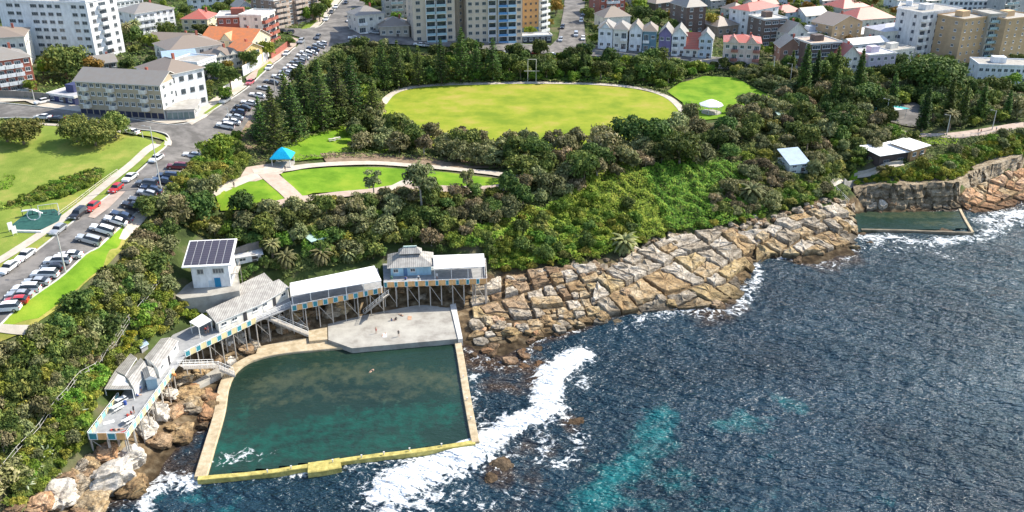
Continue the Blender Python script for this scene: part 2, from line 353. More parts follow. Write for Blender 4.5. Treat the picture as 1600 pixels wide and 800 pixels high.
# roads
ROADL = [(-60,470),(0,432),(54,394),(108,351),(150,320),(200,281),(240,245),(264,222),(262,212),(245,206),(210,202),(140,190),(60,184),(0,184),(-40,184),(-40,160),(0,162),(60,168),(130,176),(200,186),(262,196),(305,190),(345,166),(385,140),(415,112),(440,93),(463,74),(475,60),(440,50),(432,44),(480,45),(496,43),(508,33),(536,0),(545,-14),(580,-14),(568,10),(548,32),(545,46),(600,52),(700,60),(760,66),(860,72),(872,60),(880,20),(884,-14),(915,-14),(912,30),(916,70),(1000,78),(1100,88),(1200,100),(1200,108),(1100,99),(1000,92),(900,86),(800,80),(700,73),(600,68),(556,64),(520,72),(485,98),(455,130),(430,160),(405,192),(370,215),(330,240),(280,276),(250,299),(226,320),(200,345),(178,364),(160,381),(132,399),(100,429),(64,455),(0,509),(-60,560)]
drape('road', ROADL, ASPH, .1, 2.5)
def kerb(px, w=.35, h=.15):
    P = [Vector(p) for p in gline(px)]; P = smooth_line(P, 4); s = 0; Q = []
    for a, b in zip(P, P[1:]):
        n = max(1, int((b-a).length/2)); Q += [a.lerp(b, k/n) for k in range(n)]
    Q.append(P[-1]); mb = MB()
    ring = [(strip_ring(Q, w))]; n = len(Q); r = ring[0]; L_ = r[:n]; R_ = list(reversed(r[n:]))
    for i in range(n-1):
        a, b, c, d = L_[i], L_[i+1], R_[i+1], R_[i]
        za, zb = H(*a)+.1, H(*b)+.1
        zc, zd = H(*c)+.1, H(*d)+.1
        v = [(a[0], a[1], za-.1), (b[0], b[1], zb-.1), (c[0], c[1], zc-.1), (d[0], d[1], zd-.1), (a[0], a[1], za+h), (b[0], b[1], zb+h), (c[0], c[1], zc+h), (d[0], d[1], zd+h)]
        B = len(mb.v); mb.v += v
        for q in ((4, 5, 6, 7), (0, 1, 5, 4), (2, 3, 7, 6)): mb.f.append(tuple(B+k for k in q)); mb.m.append(0)
    tag(mb.build('kerb', KERB), kind='structure')
kerb([(-60,471),(0,433),(54,395),(108,352),(150,321),(200,282),(240,246),(263,224),(262,212),(245,206),(210,202),(140,190),(60,185),(0,185)])
kerb([(-40,159),(0,161),(60,167),(130,175),(200,185),(262,195),(305,189),(345,165),(385,139),(415,111),(440,92),(462,74)])
kerb([(-60,561),(0,510),(64,456),(100,430),(132,400),(160,382),(178,365),(200,346),(226,321),(250,300),(280,277),(330,241)])
kerb([(480,45),(496,43),(508,33),(536,0)])
kerb([(545,46),(600,52),(700,60),(760,66),(858,72)]); kerb([(916,70),(1000,78),(1100,88),(1200,100)])
# concrete aprons and driveways along the upper road
drape('driveway', [(300,196),(322,184),(345,164),(350,158),(340,150),(310,170),(285,188)], PATH, .18, 2)
drape('driveway', [(352,160),(380,140),(388,134),(376,128),(345,148)], PATH, .16, 2)
drape('verge', [(318,178),(343,160),(347,163),(325,180)], GRASS, .22, 1.5)
drape('footpath', [(388,132),(414,109),(440,90),(438,82),(412,98),(384,122)], PINKP, .16, 2)
drape('verge', [(400,124),(414,110),(426,100),(422,96),(404,110)], GRASS, .22, 1.5)
drape('footpath', [(440,88),(462,72),(468,62),(455,58),(432,80)], PINKP, .16, 2)
drape('footpath', [(484,44),(500,30),(528,-8),(540,-8),(512,26),(496,43)], PATH, .2, 2)
drape('verge', [(470,46),(490,26),(520,-10),(528,-8),(500,30),(486,44)], GRASS, .14, 2)
drape('driveway', [(0,160),(40,158),(60,166),(130,174),(125,166),(60,155),(0,150)], PATH, .14, 2)
drape('driveway', [(205,184),(262,194),(300,190),(285,184),(210,176)], PATH, .14, 2)
drape('verge', [(210,206),(240,207),(258,214),(262,222),(246,216),(205,211)], GRASS, .22, 1.5)
# lane markings
def dashes(px, n, ln=2.0):
    P = smooth_line(gline(px), 8); mb = MB(); tot = sum((b-a).length for a, b in zip(P, P[1:])); s = 0; k = 0; step = tot/n
    acc = 0
    for a, b in zip(P, P[1:]):
        acc += (b-a).length
        if acc > step:
            acc = 0; d = (b-a).normalized()
            c = Vector((a.x, a.y, H(a.x, a.y)+.135)); e = a+d*ln; e = Vector((e.x, e.y, H(e.x, e.y)+.135)); sd = Vector((-d.y, d.x, 0))*.09
            mb.poly([c-sd, e-sd, e+sd, c+sd])
    tag(mb.build('road_marking', PAINT), kind='structure')
0 and dashes([(0,470),(80,408),(150,350),(230,282),(300,228),(370,170),(430,120),(480,75),(515,45),(545,8)], 34)
0 and dashes([(0,173),(70,176),(150,184),(220,193),(270,200)], 12)
# raised sandy bare patches by the road
drape('bare_earth', [(150,322),(178,300),(196,300),(170,326),(148,342),(138,340)], PINKP, .17, 2)
drape('bare_earth', [(1060,170),(1078,190),(1100,196),(1085,205),(1060,200)], PINKP, .13, 2)
drape('bare_earth', [(395,180),(420,195),(400,230),(380,240),(372,215)], mat('leaf_litter', (.16, .11, .07), (.3, .22, .15), scale=.5, coord='Geo', detail=8), .12, 2)
drape('bare_earth', [(500,240),(560,238),(700,246),(790,262),(700,262),(600,254),(510,254)], mat('leaf_litter', (.16, .11, .07), (.3, .22, .15)), .14, 2)
drape('car_park', [(1380,165),(1430,160),(1460,185),(1440,200),(1390,190)], ASPH, .12, 2)
0 and drape('paving', [(262,444),(300,448),(370,443),(372,455),(330,462),(280,464),(268,456)], PATH, .16, 1.5)
drape('paving', [(1080,90),(1240,106),(1230,118),(1080,104)], PATH, .1, 2)
# ------------------------------------------------------------ sea
def segdist(X, Y, pl):
    D = np.full(X.shape, 1e9)
    for (ax, ay), (bx, by) in zip(pl, pl[1:]):
        dx, dy = bx-ax, by-ay; L2 = dx*dx+dy*dy+1e-9
        t = np.clip(((X-ax)*dx+(Y-ay)*dy)/L2, 0, 1); D = np.minimum(D, np.hypot(X-ax-t*dx, Y-ay-t*dy))
    return D
def blob(X, Y, strokes, k=1):          # strokes: (photo polyline, core width m, fall-off m, strength)
    A = np.zeros(X.shape)
    for pl, w, f, s in strokes:
        w *= .55; f *= .9
        P = [gz(a, b, 0)[:2] for a, b in pl]
        if len(P) == 1: P = P*2
        d = segdist(X, Y, P); A = np.maximum(A, s*np.clip(1-(d-w)/f, 0, 1))
    return A
FOAM = [([(905,556),(885,566),(866,582),(858,600),(852,622),(856,634)], 2.4, 5, 1.35), ([(870,575),(905,590),(915,602)], 1.0, 4, .75), ([(860,640),(835,652),(800,664),(770,682),(745,700),(715,716)], 2.0, 5, 1.35),
 ([(745,700),(700,722),(660,738),(625,752),(612,768)], 3.6, 7, 1.3), ([(665,742),(675,775),(640,795),(600,812)], 2.0, 8, .8), ([(720,770),(760,790)], 1, 8, .55), ([(830,660),(850,690),(845,720),(880,728),(905,700),(905,670),(880,650)], .8, 4, .72), ([(860,690),(800,700),(780,740),(800,770),(840,770)], .6, 7, .5),
 ([(850,640),(800,610),(760,620)], .5, 10, .45), ([(740,575),(745,600),(750,640),(755,665)], .6, 5, .55),
 ([(320,751),(400,742),(480,738),(600,722),(700,708)], .5, 3, .75), ([(560,745),(640,760),(560,790)], .5, 10, .5),
 ([(235,765),(260,752),(300,752)], 2.2, 4, .95), ([(225,800),(232,780),(245,768)], 1.4, 3, .95), ([(300,770),(350,790)], .5, 8, .35),
 ([(1000,500),(1050,487),(1100,482),(1150,488),(1165,465),(1185,435),(1180,415)], 1.0, 4.5, .78), ([(1195,400),(1240,402),(1290,392),(1340,390),(1370,380)], 1.0, 4.5, .8), ([(1240,395),(1260,385)], 1.5, 4, .95), ([(1345,370),(1400,372),(1440,380),(1500,374),(1540,368),(1560,356),(1600,340),(1650,325)], 1.6, 6, .85), ([(1400,395),(1440,385),(1480,400)], .6, 6, .6), ([(1540,345),(1575,338),(1620,330)], 2.5, 6, 1.0), ([(1360,360),(1390,365)], 1, 4, .8),
 ([(960,515),(1000,508)], .4, 4, .6), ([(810,555),(850,560),(880,550)], .3, 5, .5)]
TEAL = [([(1035,655),(1022,690),(985,730),(960,750),(930,790),(905,820)], 3.0, 11, .95), ([(1000,700),(1040,730),(1100,720)], 1, 9, .6), ([(960,800),(1020,780),(1080,800)], 2, 10, .7), ([(1000,740),(1060,750),(1080,770),(1040,800)], 4, 12, .75), ([(1130,665),(1160,655),(1190,662)], 2, 7, .9), ([(1225,625),(1240,638)], 2, 6, .9), ([(1100,800),(1180,780),(1260,790)], 4, 14, .6), ([(1420,740),(1470,760)], 3, 12, .55), ([(1150,735),(1220,745),(1210,715)], 2, 10, .5), ([(1300,770),(1400,800)], 3, 14, .5), ([(250,775),(300,770),(360,790)], 2, 6, .75), ([(430,790),(600,800)], 1, 10, .2), ([(1560,720),(1600,760)], 2, 10, .45), ([(940,780),(870,800)], 2, 9, .5)]
REEF = [([(740,560),(780,570),(840,575)], 4, 5, 1.0), ([(770,600),(850,595)], 3, 7, .8), ([(890,655),(895,670)], 1.6, 3, .9), ([(780,735),(780,755)], 2.4, 5, .9), ([(840,700),(800,780)], 6, 10, .55), ([(900,700),(830,770)], 5, 9, .45), ([(1100,470),(1160,480)], 1.5, 4, .9), ([(240,745),(300,720)], 5, 5, .9), ([(1560,350),(1600,335)], 1, 4, .7)]
sea_m = bpy.data.materials.new('sea_water'); sea_m.use_nodes = True
def water_mat(m, deep, shallow, reef, wscale=1.0, mscale=.16, bump=.55, rough=.12, kelp=True, ripple=(1.0, 2.7)):
    nt = m.node_tree; N = nt.nodes; L = nt.links; b = N['Principled BSDF']; b.inputs['IOR'].default_value = 1.33; b.inputs['Specular IOR Level'].default_value = .5
    g = N.new('ShaderNodeNewGeometry')
    def noise(sc, det=6, rough=.6, st=None, rot=None, dist=0):
        n = N.new('ShaderNodeTexNoise'); n.inputs['Scale'].default_value = sc; n.inputs['Detail'].default_value = det; n.inputs['Roughness'].default_value = rough; n.inputs['Distortion'].default_value = dist
        src = g.outputs['Position']
        if st:
            mp = N.new('ShaderNodeMapping'); mp.inputs['Scale'].default_value = st
            if rot: mp.inputs['Rotation'].default_value = (0, 0, rot)
            L.new(src, mp.inputs['Vector']); src = mp.outputs[0]
        L.new(src, n.inputs['Vector']); return n
    def attr(n):
        a = N.new('ShaderNodeAttribute'); a.attribute_name = n; return a.outputs['Fac']
    def mad(a, k, c):
        x = N.new('ShaderNodeMath'); x.operation = 'MULTIPLY_ADD'; L.new(a, x.inputs[0]); x.inputs[1].default_value = k
        if hasattr(c, 'links'): L.new(c, x.inputs[2])
        else: x.inputs[2].default_value = c
        return x.outputs[0]
    def rng_(a, f0, f1, t0=0, t1=1):
        x = N.new('ShaderNodeMapRange'); L.new(a, x.inputs['Value']); x.inputs['From Min'].default_value = f0; x.inputs['From Max'].default_value = f1; x.inputs['To Min'].default_value = t0; x.inputs['To Max'].default_value = t1; return x.outputs[0]
    def mix(f, a, c):
        x = N.new('ShaderNodeMix'); x.data_type = 'RGBA'
        L.new(f, x.inputs[0])
        for v, s in ((a, 6), (c, 7)):
            if hasattr(v, 'links'): L.new(v, x.inputs[s])
            else: x.inputs[s].default_value = (*v, 1)
        return x.outputs[2]
    big = noise(.03, 5, .6); med = noise(mscale, 8, .7)
    base = mix(rng_(big.outputs['Fac'], .35, .65), deep, tuple(x*1.7 for x in deep))
    tfac = rng_(mad(med.outputs['Fac'], 2.2, mad(attr('teal'), 1.0, -1.75)), 0, .9)
    sxp = N.new('ShaderNodeSeparateXYZ'); L.new(g.outputs['Position'], sxp.inputs[0])
    if kelp: base = mix(rng_(mad(sxp.outputs['X'], 1.0, mad(big.outputs['Fac'], 90.0, -45.0)), 60, 210), base, (.028, .066, .078))
    c = mix(tfac, base, shallow)
    rfac = rng_(mad(med.outputs['Fac'], 2.0, mad(attr('reef'), 1.0, -1.45)), 0, .6)
    c = mix(rfac, c, reef)
    # foam: lace of veins where thin, solid where strong
    fn = noise(.24, 5, .58, dist=2.6); vo = N.new('ShaderNodeTexVoronoi'); vo.feature = 'DISTANCE_TO_EDGE'; vo.inputs['Scale'].default_value = .55
    nn = noise(.5, 5, .6); mx = N.new('ShaderNodeMix'); mx.data_type = 'VECTOR'; mx.inputs[0].default_value = .12
    vadd = N.new('ShaderNodeVectorMath'); vadd.operation = 'MULTIPLY_ADD'; L.new(nn.outputs['Color'], vadd.inputs[0]); vadd.inputs[1].default_value = (3, 3, 3); L.new(g.outputs['Position'], vadd.inputs[2]); L.new(vadd.outputs[0], vo.inputs['Vector'])
    vein = rng_(vo.outputs['Distance'], .0, .13, .42, 0)
    f = mad(fn.outputs['Fac'], 3.4, mad(attr('foam'), 1.35, -2.72))
    ff = N.new('ShaderNodeMath'); ff.operation = 'ADD'; L.new(f, ff.inputs[0])
    vm = N.new('ShaderNodeMath'); vm.operation = 'MULTIPLY'; L.new(vein, vm.inputs[0]); L.new(rng_(attr('foam'), .05, .45), vm.inputs[1]); L.new(vm.outputs[0], ff.inputs[1])
    ffac = rng_(ff.outputs[0], .0, .6)
    c = mix(ffac, c, (.8, .83, .84))
    L.new(c, b.inputs['Base Color']); L.new(rng_(ffac, 0, 1, rough, .7), b.inputs['Roughness'])
    # chop
    w1 = noise(.30*wscale, 3, .5, (1.0, 2.0, 1), R(35)); w2 = noise(1.0*wscale, 3, .5, (1, 1.9, 1), R(-10))
    hsum = mad(w1.outputs['Fac'], ripple[0], mad(w2.outputs['Fac'], .35, 0.0))
    bp = N.new('ShaderNodeBump'); bp.inputs['Strength'].default_value = bump; bp.inputs['Distance'].default_value = ripple[1]; L.new(hsum, bp.inputs['Height']); wp = noise(.022, 4, .6, (1, 2.2, 1), R(20)); L.new(rng_(wp.outputs['Fac'], .35, .65, bump*.72, bump), bp.inputs['Strength']); L.new(bp.outputs[0], b.inputs['Normal'])
water_mat(sea_m, (.008, .024, .038), (.010, .19, .20), (.06, .04, .028), bump=1.0, rough=.17)
def attrs(me, d):
    for k, v in d.items():
        a = me.attributes.new(k, 'FLOAT', 'POINT'); a.data.foreach_set('value', np.asarray(v, dtype=np.float32).ravel())
def build_sea():
    xe = np.concatenate([[-4000, -1500, -600, -250], np.arange(-90, 270, .9), np.arange(272, 420, 4), [600, 1500, 4000]])
    ye = np.concatenate([[-3000, -800, -100, 20], np.arange(70, 300, .9), np.arange(302, 420, 6), [600, 1500, 6000]])
    X, Y = np.meshgrid(xe, ye)
    Z = np.zeros(X.shape)
    Hh = Harr(X, Y)
    foam = blob(X, Y, FOAM)
    shore = np.clip(1-np.abs(Hh+.3)/1.1, 0, 1)*.62*((X > -60) | (Y < 125))
    foam = np.maximum(foam, shore)
    amp = .15
    Z += amp*(np.sin(X*.55+Y*.9+1.7*np.sin(Y*.21))*.5+np.sin(X*1.1-Y*.7+1.3*np.sin(X*.33))*.35+np.sin(X*.23+Y*.35)*.9)+np.clip(foam-.6, 0, 1)*.7
    far = (X < -91) | (X > 271) | (Y < 69) | (Y > 301); Z[far] = 0
    V = np.stack([X.ravel(), Y.ravel(), Z.ravel()], 1)
    nx, ny = len(xe), len(ye); I, J = np.meshgrid(np.arange(nx-1), np.arange(ny-1)); a = (J*nx+I).ravel()
    me = np_mesh('sea', V, np.stack([a, a+1, a+1+nx, a+nx], 1), [sea_m], smooth=True)
    attrs(me, dict(foam=foam, teal=blob(X, Y, TEAL), reef=np.maximum(blob(X, Y, REEF), np.clip(1+Hh/2.2, 0, 1))))
    tag(ob('sea', me), 'dark blue choppy sea with white surf and teal sandy patches', None, None, 'structure')
build_sea()
# ------------------------------------------------------------ rock pool for swimming
pool_m = bpy.data.materials.new('pool_water'); pool_m.use_nodes = True
water_mat(pool_m, (.010, .026, .018), (.010, .095, .065), (.062, .075, .042), wscale=1.6, mscale=.45, kelp=False, bump=.35, rough=.1, ripple=(.5, .8))
def pool_water(name, px, z, teal, reef, foam, label, m, step=.8):
    P = [gz(a, b, z)[:2] for a, b in px]; rx = np.array([p[0] for p in P]); ry = np.array([p[1] for p in P])
    X, Y = np.meshgrid(np.arange(rx.min(), rx.max()+step, step), np.arange(ry.min(), ry.max()+step, step))
    nx, ny = X.shape[1], X.shape[0]; I, J = np.meshgrid(np.arange(nx-1), np.arange(ny-1)); a = (J*nx+I).ravel()
    cx = X[:-1, :-1].ravel()+step/2; cy = Y[:-1, :-1].ravel()+step/2; keep = inside(cx, cy, rx, ry)
    F = np.stack([a, a+1, a+1+nx, a+nx], 1)[keep]
    V = np.stack([X.ravel(), Y.ravel(), np.full(X.size, z)+.02*np.sin(X.ravel()*1.3+Y.ravel())], 1)
    me = np_mesh(name, V, F, [m], smooth=True); attrs(me, dict(foam=blob(X, Y, foam), teal=blob(X, Y, teal), reef=blob(X, Y, reef)))
    tag(ob(name, me), label, None, None, 'structure')
pool_water('pool_water', [(311,746),(343,646),(350,600),(362,578),(392,557),(440,547),(545,538),(715,528),(742,690)], .45,
  [([(360,700),(450,680),(560,660),(700,650)], 4, 9, .95), ([(340,720),(500,705),(640,690)], 3, 7, .9), ([(660,600),(700,620)], 2, 6, .5), ([(380,640),(350,690)], 2, 7, .8)],
  [([(420,600),(520,585),(640,590),(700,600)], 3, 8, .75), ([(400,630),(500,620),(640,618)], 2, 6, .6), ([(440,560),(520,552),(600,548)], 1, 6, .5)],
  [([(350,722),(375,714),(405,716)], 1.0, 5, .58)],
  'green tidal pool water behind the yellow edged sea wall', pool_m)
pool_water('pool_water', [(1330,336),(1360,330),(1506,330),(1516,357),(1340,362)], .35,
  [([(1360,350),(1480,345)], .5, 6, .4)], [([(1360,335),(1500,338)], 3, 6, .8), ([(1440,350),(1510,352)], 2, 5, .7)], [([(1400,365),(1500,362)], .2, 2, .3)],
  'small green tidal pool under the cliff', pool_m)
# ------------------------------------------------------------ leaf clumps
def quads(C, Nn, S, seed=0, elong=1.5):
    """leaf-sized faces at centres C with normals Nn and sizes S"""
    g = np.random.default_rng(seed); n = len(C)
    Nn = Nn/np.linalg.norm(Nn, axis=1, keepdims=True)
    r = g.normal(size=(n, 3)); U = np.cross(Nn, r); U /= np.linalg.norm(U, axis=1, keepdims=True)+1e-9; W = np.cross(Nn, U)
    S = np.asarray(S).reshape(-1, 1)*.5
    V = np.stack([C-U*S*elong, C-W*S*.8, C+U*S*elong, C+W*S*.8], 1).reshape(-1, 3)
    F = np.arange(4*n).reshape(-1, 4)
    return V, F
def leafmat(name, c1, c2, c3, rnd=.36, hue=.5, tr=.2, scale=.7):
    return mat(name, c1, c2, rough=.75, scale=scale, c3=c3, rnd=rnd, translucent=tr, spec=.25, contrast=(.38, .64))
L_GREY = leafmat('grey_green_leaves', (.07, .085, .028), (.40, .38, .19), (.20, .21, .08))
L_OLIVE = leafmat('olive_leaves', (.06, .09, .02), (.40, .38, .10), (.20, .23, .05))
L_DARK = leafmat('dark_leaves', (.03, .06, .012), (.17, .21, .045), (.08, .12, .024))
L_BRIGHT = leafmat('bright_leaves', (.07, .14, .015), (.27, .34, .05), (.15, .23, .025))
L_YELLOW = leafmat('yellow_green_leaves', (.13, .17, .015), (.38, .34, .04), (.24, .26, .02))
L_BROWN = leafmat('brown_leaves', (.09, .085, .035), (.42, .35, .19), (.23, .20, .095))
L_PINE = leafmat('pine_leaves', (.025, .055, .014), (.18, .25, .045), (.08, .14, .024), tr=.1)
L_AUT = leafmat('autumn_leaves', (.16, .13, .02), (.36, .24, .05), (.25, .18, .03))
BARK = mat('bark', (.10, .075, .05), (.28, .23, .18), rough=.95, scale=2, bump=.4)
PALEBARK = mat('pale_bark', (.30, .26, .21), (.5, .45, .38), rough=.9, scale=2, bump=.3)
def crown_mesh(name, seed, m, rx=3, rz=2.4, lobes=11, n=1500, leaf=.5, gap=.0, up=.0, spiky=.35):
    g = np.random.default_rng(seed); Cs = []; Ns = []
    ctr = []
    for k in range(lobes):
        a = g.uniform(0, 2*np.pi); rr = rx*np.sqrt(g.uniform(0, 1))*.68; z = rz*(.75+g.uniform(-.6, .6)*(1-rr/rx*.6))
        ctr.append((rr*np.cos(a), rr*np.sin(a), z, g.uniform(.38, .6)*rx*(1-.3*rr/rx)))
    ctr = np.array(ctr); per = n//lobes
    for cx, cy, cz, r in ctr:
        d = g.normal(size=(per, 3)); d /= np.linalg.norm(d, axis=1, keepdims=True); d[:, 2] = np.where(d[:, 2] < -.3, -d[:, 2], d[:, 2])
        rad = r*g.uniform(.72, 1.1, size=(per, 1))*(1+spiky*.5*np.sin(d[:, :1]*7+d[:, 1:2]*5+cx*3)*np.cos(d[:, 2:]*6))
        P = d*rad*np.array([1, 1, .85])+[cx, cy, cz]
        Cs.append(P); Ns.append(d+g.normal(size=d.shape)*.55)
    C = np.concatenate(Cs); Nn = np.concatenate(Ns); C[:, 2] = np.maximum(C[:, 2], .1)
    V, F = quads(C, Nn, g.uniform(.6, 1.35, len(C))*leaf, seed)
    return np_mesh(name, V, F, [m])
def trunk_mesh(name, seed, h, r, m, spread=1.6, limbs=4):
    g = random.Random(seed); mb = MB(); top = Vector((g.uniform(-.3, .3), g.uniform(-.3, .3), h*.55))
    mb.bar((0, 0, -.8), top, r, 7, 0, r*.7)
    for k in range(limbs):
        a = 2*math.pi*k/limbs+g.uniform(-.4, .4); q = top+Vector((math.cos(a)*spread, math.sin(a)*spread, h*g.uniform(.3, .55)))
        mid = top.lerp(q, .5)+Vector((0, 0, .3)); mb.bar(top, mid, r*.55, 5, 0, r*.35); mb.bar(mid, q, r*.35, 5, 0, r*.12)
    return mb.mesh(name, [m])
# each kind: list of (crown mesh, crown lift, trunk mesh)
KIND = {}
def kind(key, name, m, bark, variants, rx, rz, lift, n=1500, leaf=.5, lobes=11, **k):
    L_ = []
    for v in range(variants):
        f = 1+.12*((v*37) % 5-2)/2
        cm = crown_mesh('crown', hash_(key)+v, m, rx*f, rz/f, lobes+v % 3, n, leaf, **k)
        L_.append((cm, lift, trunk_mesh('trunk', v+11, lift+rz, .09+.05*rx, bark, rx*.5)))
    KIND[key] = (name, L_, rx)
def hash_(s): return sum(ord(c)*(i+3) for i, c in enumerate(s)) % 9973
kind('grey', 'coastal_banksia', L_GREY, BARK, 5, 3.0, 2.3, .8, 1700, .42, 14)
kind('olive', 'coastal_shrub', L_OLIVE, BARK, 5, 2.4, 1.7, .2, 1300, .38, 12)
kind('brown', 'tea_tree', L_BROWN, PALEBARK, 4, 2.5, 2.0, .8, 1300, .38, 12)
kind('dark', 'evergreen_tree', L_DARK, BARK, 5, 3.8, 3.0, 1.5, 2000, .5, 14)
kind('bright', 'leafy_shrub', L_BRIGHT, BARK, 4, 2.6, 1.8, .3, 1300, .42, 10)
kind('yellow', 'flowering_shrub', L_YELLOW, BARK, 3, 1.8, 1.2, .1, 900, .36, 9)
kind('bush', 'garden_tree', L_BRIGHT, BARK, 4, 3.4, 2.8, 1.6, 1500, .55, 10)
kind('autumn', 'autumn_tree', L_AUT, BARK, 2, 3.6, 3.0, 1.8, 1500, .5, 11)
L_WAT = leafmat('wattle_leaves', (.09, .11, .015), (.42, .40, .07), (.23, .25, .035)); L_MID = leafmat('myrtle_leaves', (.04, .085, .02), (.24, .30, .07), (.12, .17, .035))
kind('wattle', 'wattle_bush', L_WAT, BARK, 4, 2.5, 1.7, .2, 1300, .4, 10)
kind('myrtle', 'myrtle_tree', L_MID, BARK, 5, 3.0, 2.4, .7, 1700, .42, 12)
kind('big', 'fig_tree', L_DARK, BARK, 2, 9.5, 5.5, 3.0, 9000, .62, 46)
kind('spread', 'spreading_tree', L_OLIVE, BARK, 3, 6.0, 3.2, 1.6, 4200, .5, 26)
kind('tall', 'paperbark_tree', L_GREY, PALEBARK, 3, 2.7, 3.6, 2.6, 1700, .4, 13)
TREES = []; INFO = {}
def tree(key, x, y, s=1.0, label=None, group=None, rz=None, z=None, sz=1.0):
    name, L_, rx = KIND[key]; cm, lift, tm = L_[random.randrange(len(L_))]
    z = H(x, y) if z is None else z
    t = thing(name, label or 'x', 'shrub' if 'shrub' in name else 'tree', (x, y, z-.15), random.uniform(0, 6.28) if rz is None else rz, group)
    t.scale = (s, s, s*sz*random.uniform(.88, 1.15))
    ob('crown', cm, t, (0, 0, lift)); ob('trunk', tm, t); TREES.append(t); return t
# Norfolk pine: whorls of flat drooping branches
def pine_meshes(seed, h=20, r0=4.0, m=None, dens=1.0, lay=24):
    g = np.random.default_rng(seed); C = []; Nn = []; S = []
    mb = MB(); mb.bar((0, 0, -1), (0, 0, h), .38, 7, 0, .05)
    for k in range(lay):
        f = k/(lay-1); z = h*(.10+.88*f); r = r0*(1-f)**.72*(1+.08*g.normal())+.25; nb = 7 if f < .7 else 5; a0 = g.uniform(0, 6.28)
        for b in range(nb):
            a = a0+2*np.pi*b/nb+g.normal()*.12; rb = r*g.uniform(.78, 1.12); q = int(12*dens*(.35+r/r0))
            mb.bar((0, 0, z), (rb*.9*math.cos(a), rb*.9*math.sin(a), z+.12*rb), .06, 3, 0, .02)
            t = g.uniform(.12, 1, q); wd = .42*(1-.45*t)*min(1, r/2)
            off = g.normal(size=q)*wd
            x = t*rb*np.cos(a)-off*np.sin(a); y = t*rb*np.sin(a)+off*np.cos(a); zz = z+.22*rb*t**2-.12*rb*t+g.normal(size=q)*.10
            C.append(np.stack([x, y, zz], 1)); Nn.append(np.stack([g.normal(size=q)*.5, g.normal(size=q)*.5, np.ones(q)], 1)); S.append(g.uniform(.4, .75, q))
    C = np.concatenate(C); V, F = quads(C, np.concatenate(Nn), np.concatenate(S), seed, 1.4)
    return np_mesh('crown', V, F, [m or L_PINE]), mb.mesh('trunk', [BARK])
PINES = [pine_meshes(s, 20, 4.6, None, 1.5) for s in (1, 2, 3)]; SLIM = [pine_meshes(s, 18, 2.7, None, 1.5, 26) for s in (4, 5)]
def pine(px, py, toppy, label, slim=False, group='pines around the oval', lean=0):
    x, y, z = gp(px, py); ht = h_from_py(x, y, toppy)-z
    cm, tm = random.choice(SLIM if slim else PINES); s = ht/(18 if slim else 20)
    t = thing('norfolk_pine', label, 'pine', (x, y, z), random.uniform(0, 6), group); sx = max(.62, s*random.uniform(.95, 1.12)); t.scale = (sx, sx, s)
    if lean: t.rotation_euler = (0, lean, 0)
    ob('crown', cm, t); ob('trunk', tm, t)
# palm
def palm_mesh(seed, n=46, L_=3.6, m=None):
    g = random.Random(seed); mb = MB()
    for k in range(n):
        a = 2.399*k; el = 1.35-1.9*(k/n); p = Vector((0, 0, 0)); ca, sa = math.cos(a), math.sin(a); seg = 6; d = el; prev = p; ln = L_*g.uniform(.85, 1.1)
        for s in range(seg):
            q = prev+Vector((ca*math.cos(d), sa*math.cos(d), math.sin(d)))*ln/seg; w0 = .42*math.sin(math.pi*(s+.35)/(seg+.6)); w1 = .42*math.sin(math.pi*(s+1.3)/(seg+.6))
            sd = Vector((-sa, ca, 0)); dn = Vector((0, 0, -.22))
            for sg in (1, -1):
                mb.poly([prev, q, q+sd*sg*w1+dn*w1*2, prev+sd*sg*w0+dn*w0*2])
            prev = q; d -= .30
    return mb.mesh('fronds', [m])
PALMG = leafmat('palm_fronds', (.10, .11, .04), (.36, .33, .16), (.2, .21, .08), tr=.2)
PALM_M = [palm_mesh(s, m=PALMG) for s in (1, 2)]
def palm(px, py, h, s, label, m=None):
    x, y, z = gp(px, py); t = thing('palm_tree', label, 'palm', (x, y, z), random.uniform(0, 6))
    ob('fronds', PALM_M[random.randrange(2)], t, (0, 0, h), (0, 0, 0), (s, s, s)); MB().bar((0, 0, -.5), (0, 0, h), .32, 8, 0, .24).build('trunk', BARK, t)
def agave_mesh():
    mb = MB()
    for k in range(26):
        a = 2.399*k; el = 1.3-1.15*(k/26); ln = 1.5*(.75+.25*math.sin(k)); ca, sa = math.cos(a), math.sin(a)
        sd = Vector((-sa, ca, 0)); d = Vector((ca*math.cos(el), sa*math.cos(el), math.sin(el))); up = sd.cross(d)*.05
        p0 = Vector((0, 0, .1)); p1 = p0+d*ln*.5; p2 = p0+d*ln-Vector((0, 0, .15))
        mb.poly([p0-sd*.07, p1-sd*.13, p2, p1+up*-1]); mb.poly([p0+sd*.07, p1-up, p2, p1+sd*.13])
    return mb.mesh('agave', [mat('agave_leaf', (.3, .36, .22), (.55, .58, .42), rnd=.15, scale=2)])
AG = agave_mesh()
def inpoly(ring):
    rx = np.array([p[0] for p in ring]); ry = np.array([p[1] for p in ring])
    return lambda x, y: bool(inside(np.array([x]), np.array([y]), rx, ry)[0])
OCC = {}
def occ_ok(x, y, d):
    i, j = int(x//6), int(y//6)
    for a in range(i-2, i+3):
        for b in range(j-2, j+3):
            for (u, v, e) in OCC.get((a, b), ()):
                if (u-x)**2+(v-y)**2 < (.5*(d+e))**2: return False
    return True
def occ_add(x, y, d): OCC.setdefault((int(x//6), int(y//6)), []).append((x, y, d))
KEEP = []                           # world rings no tree may root in
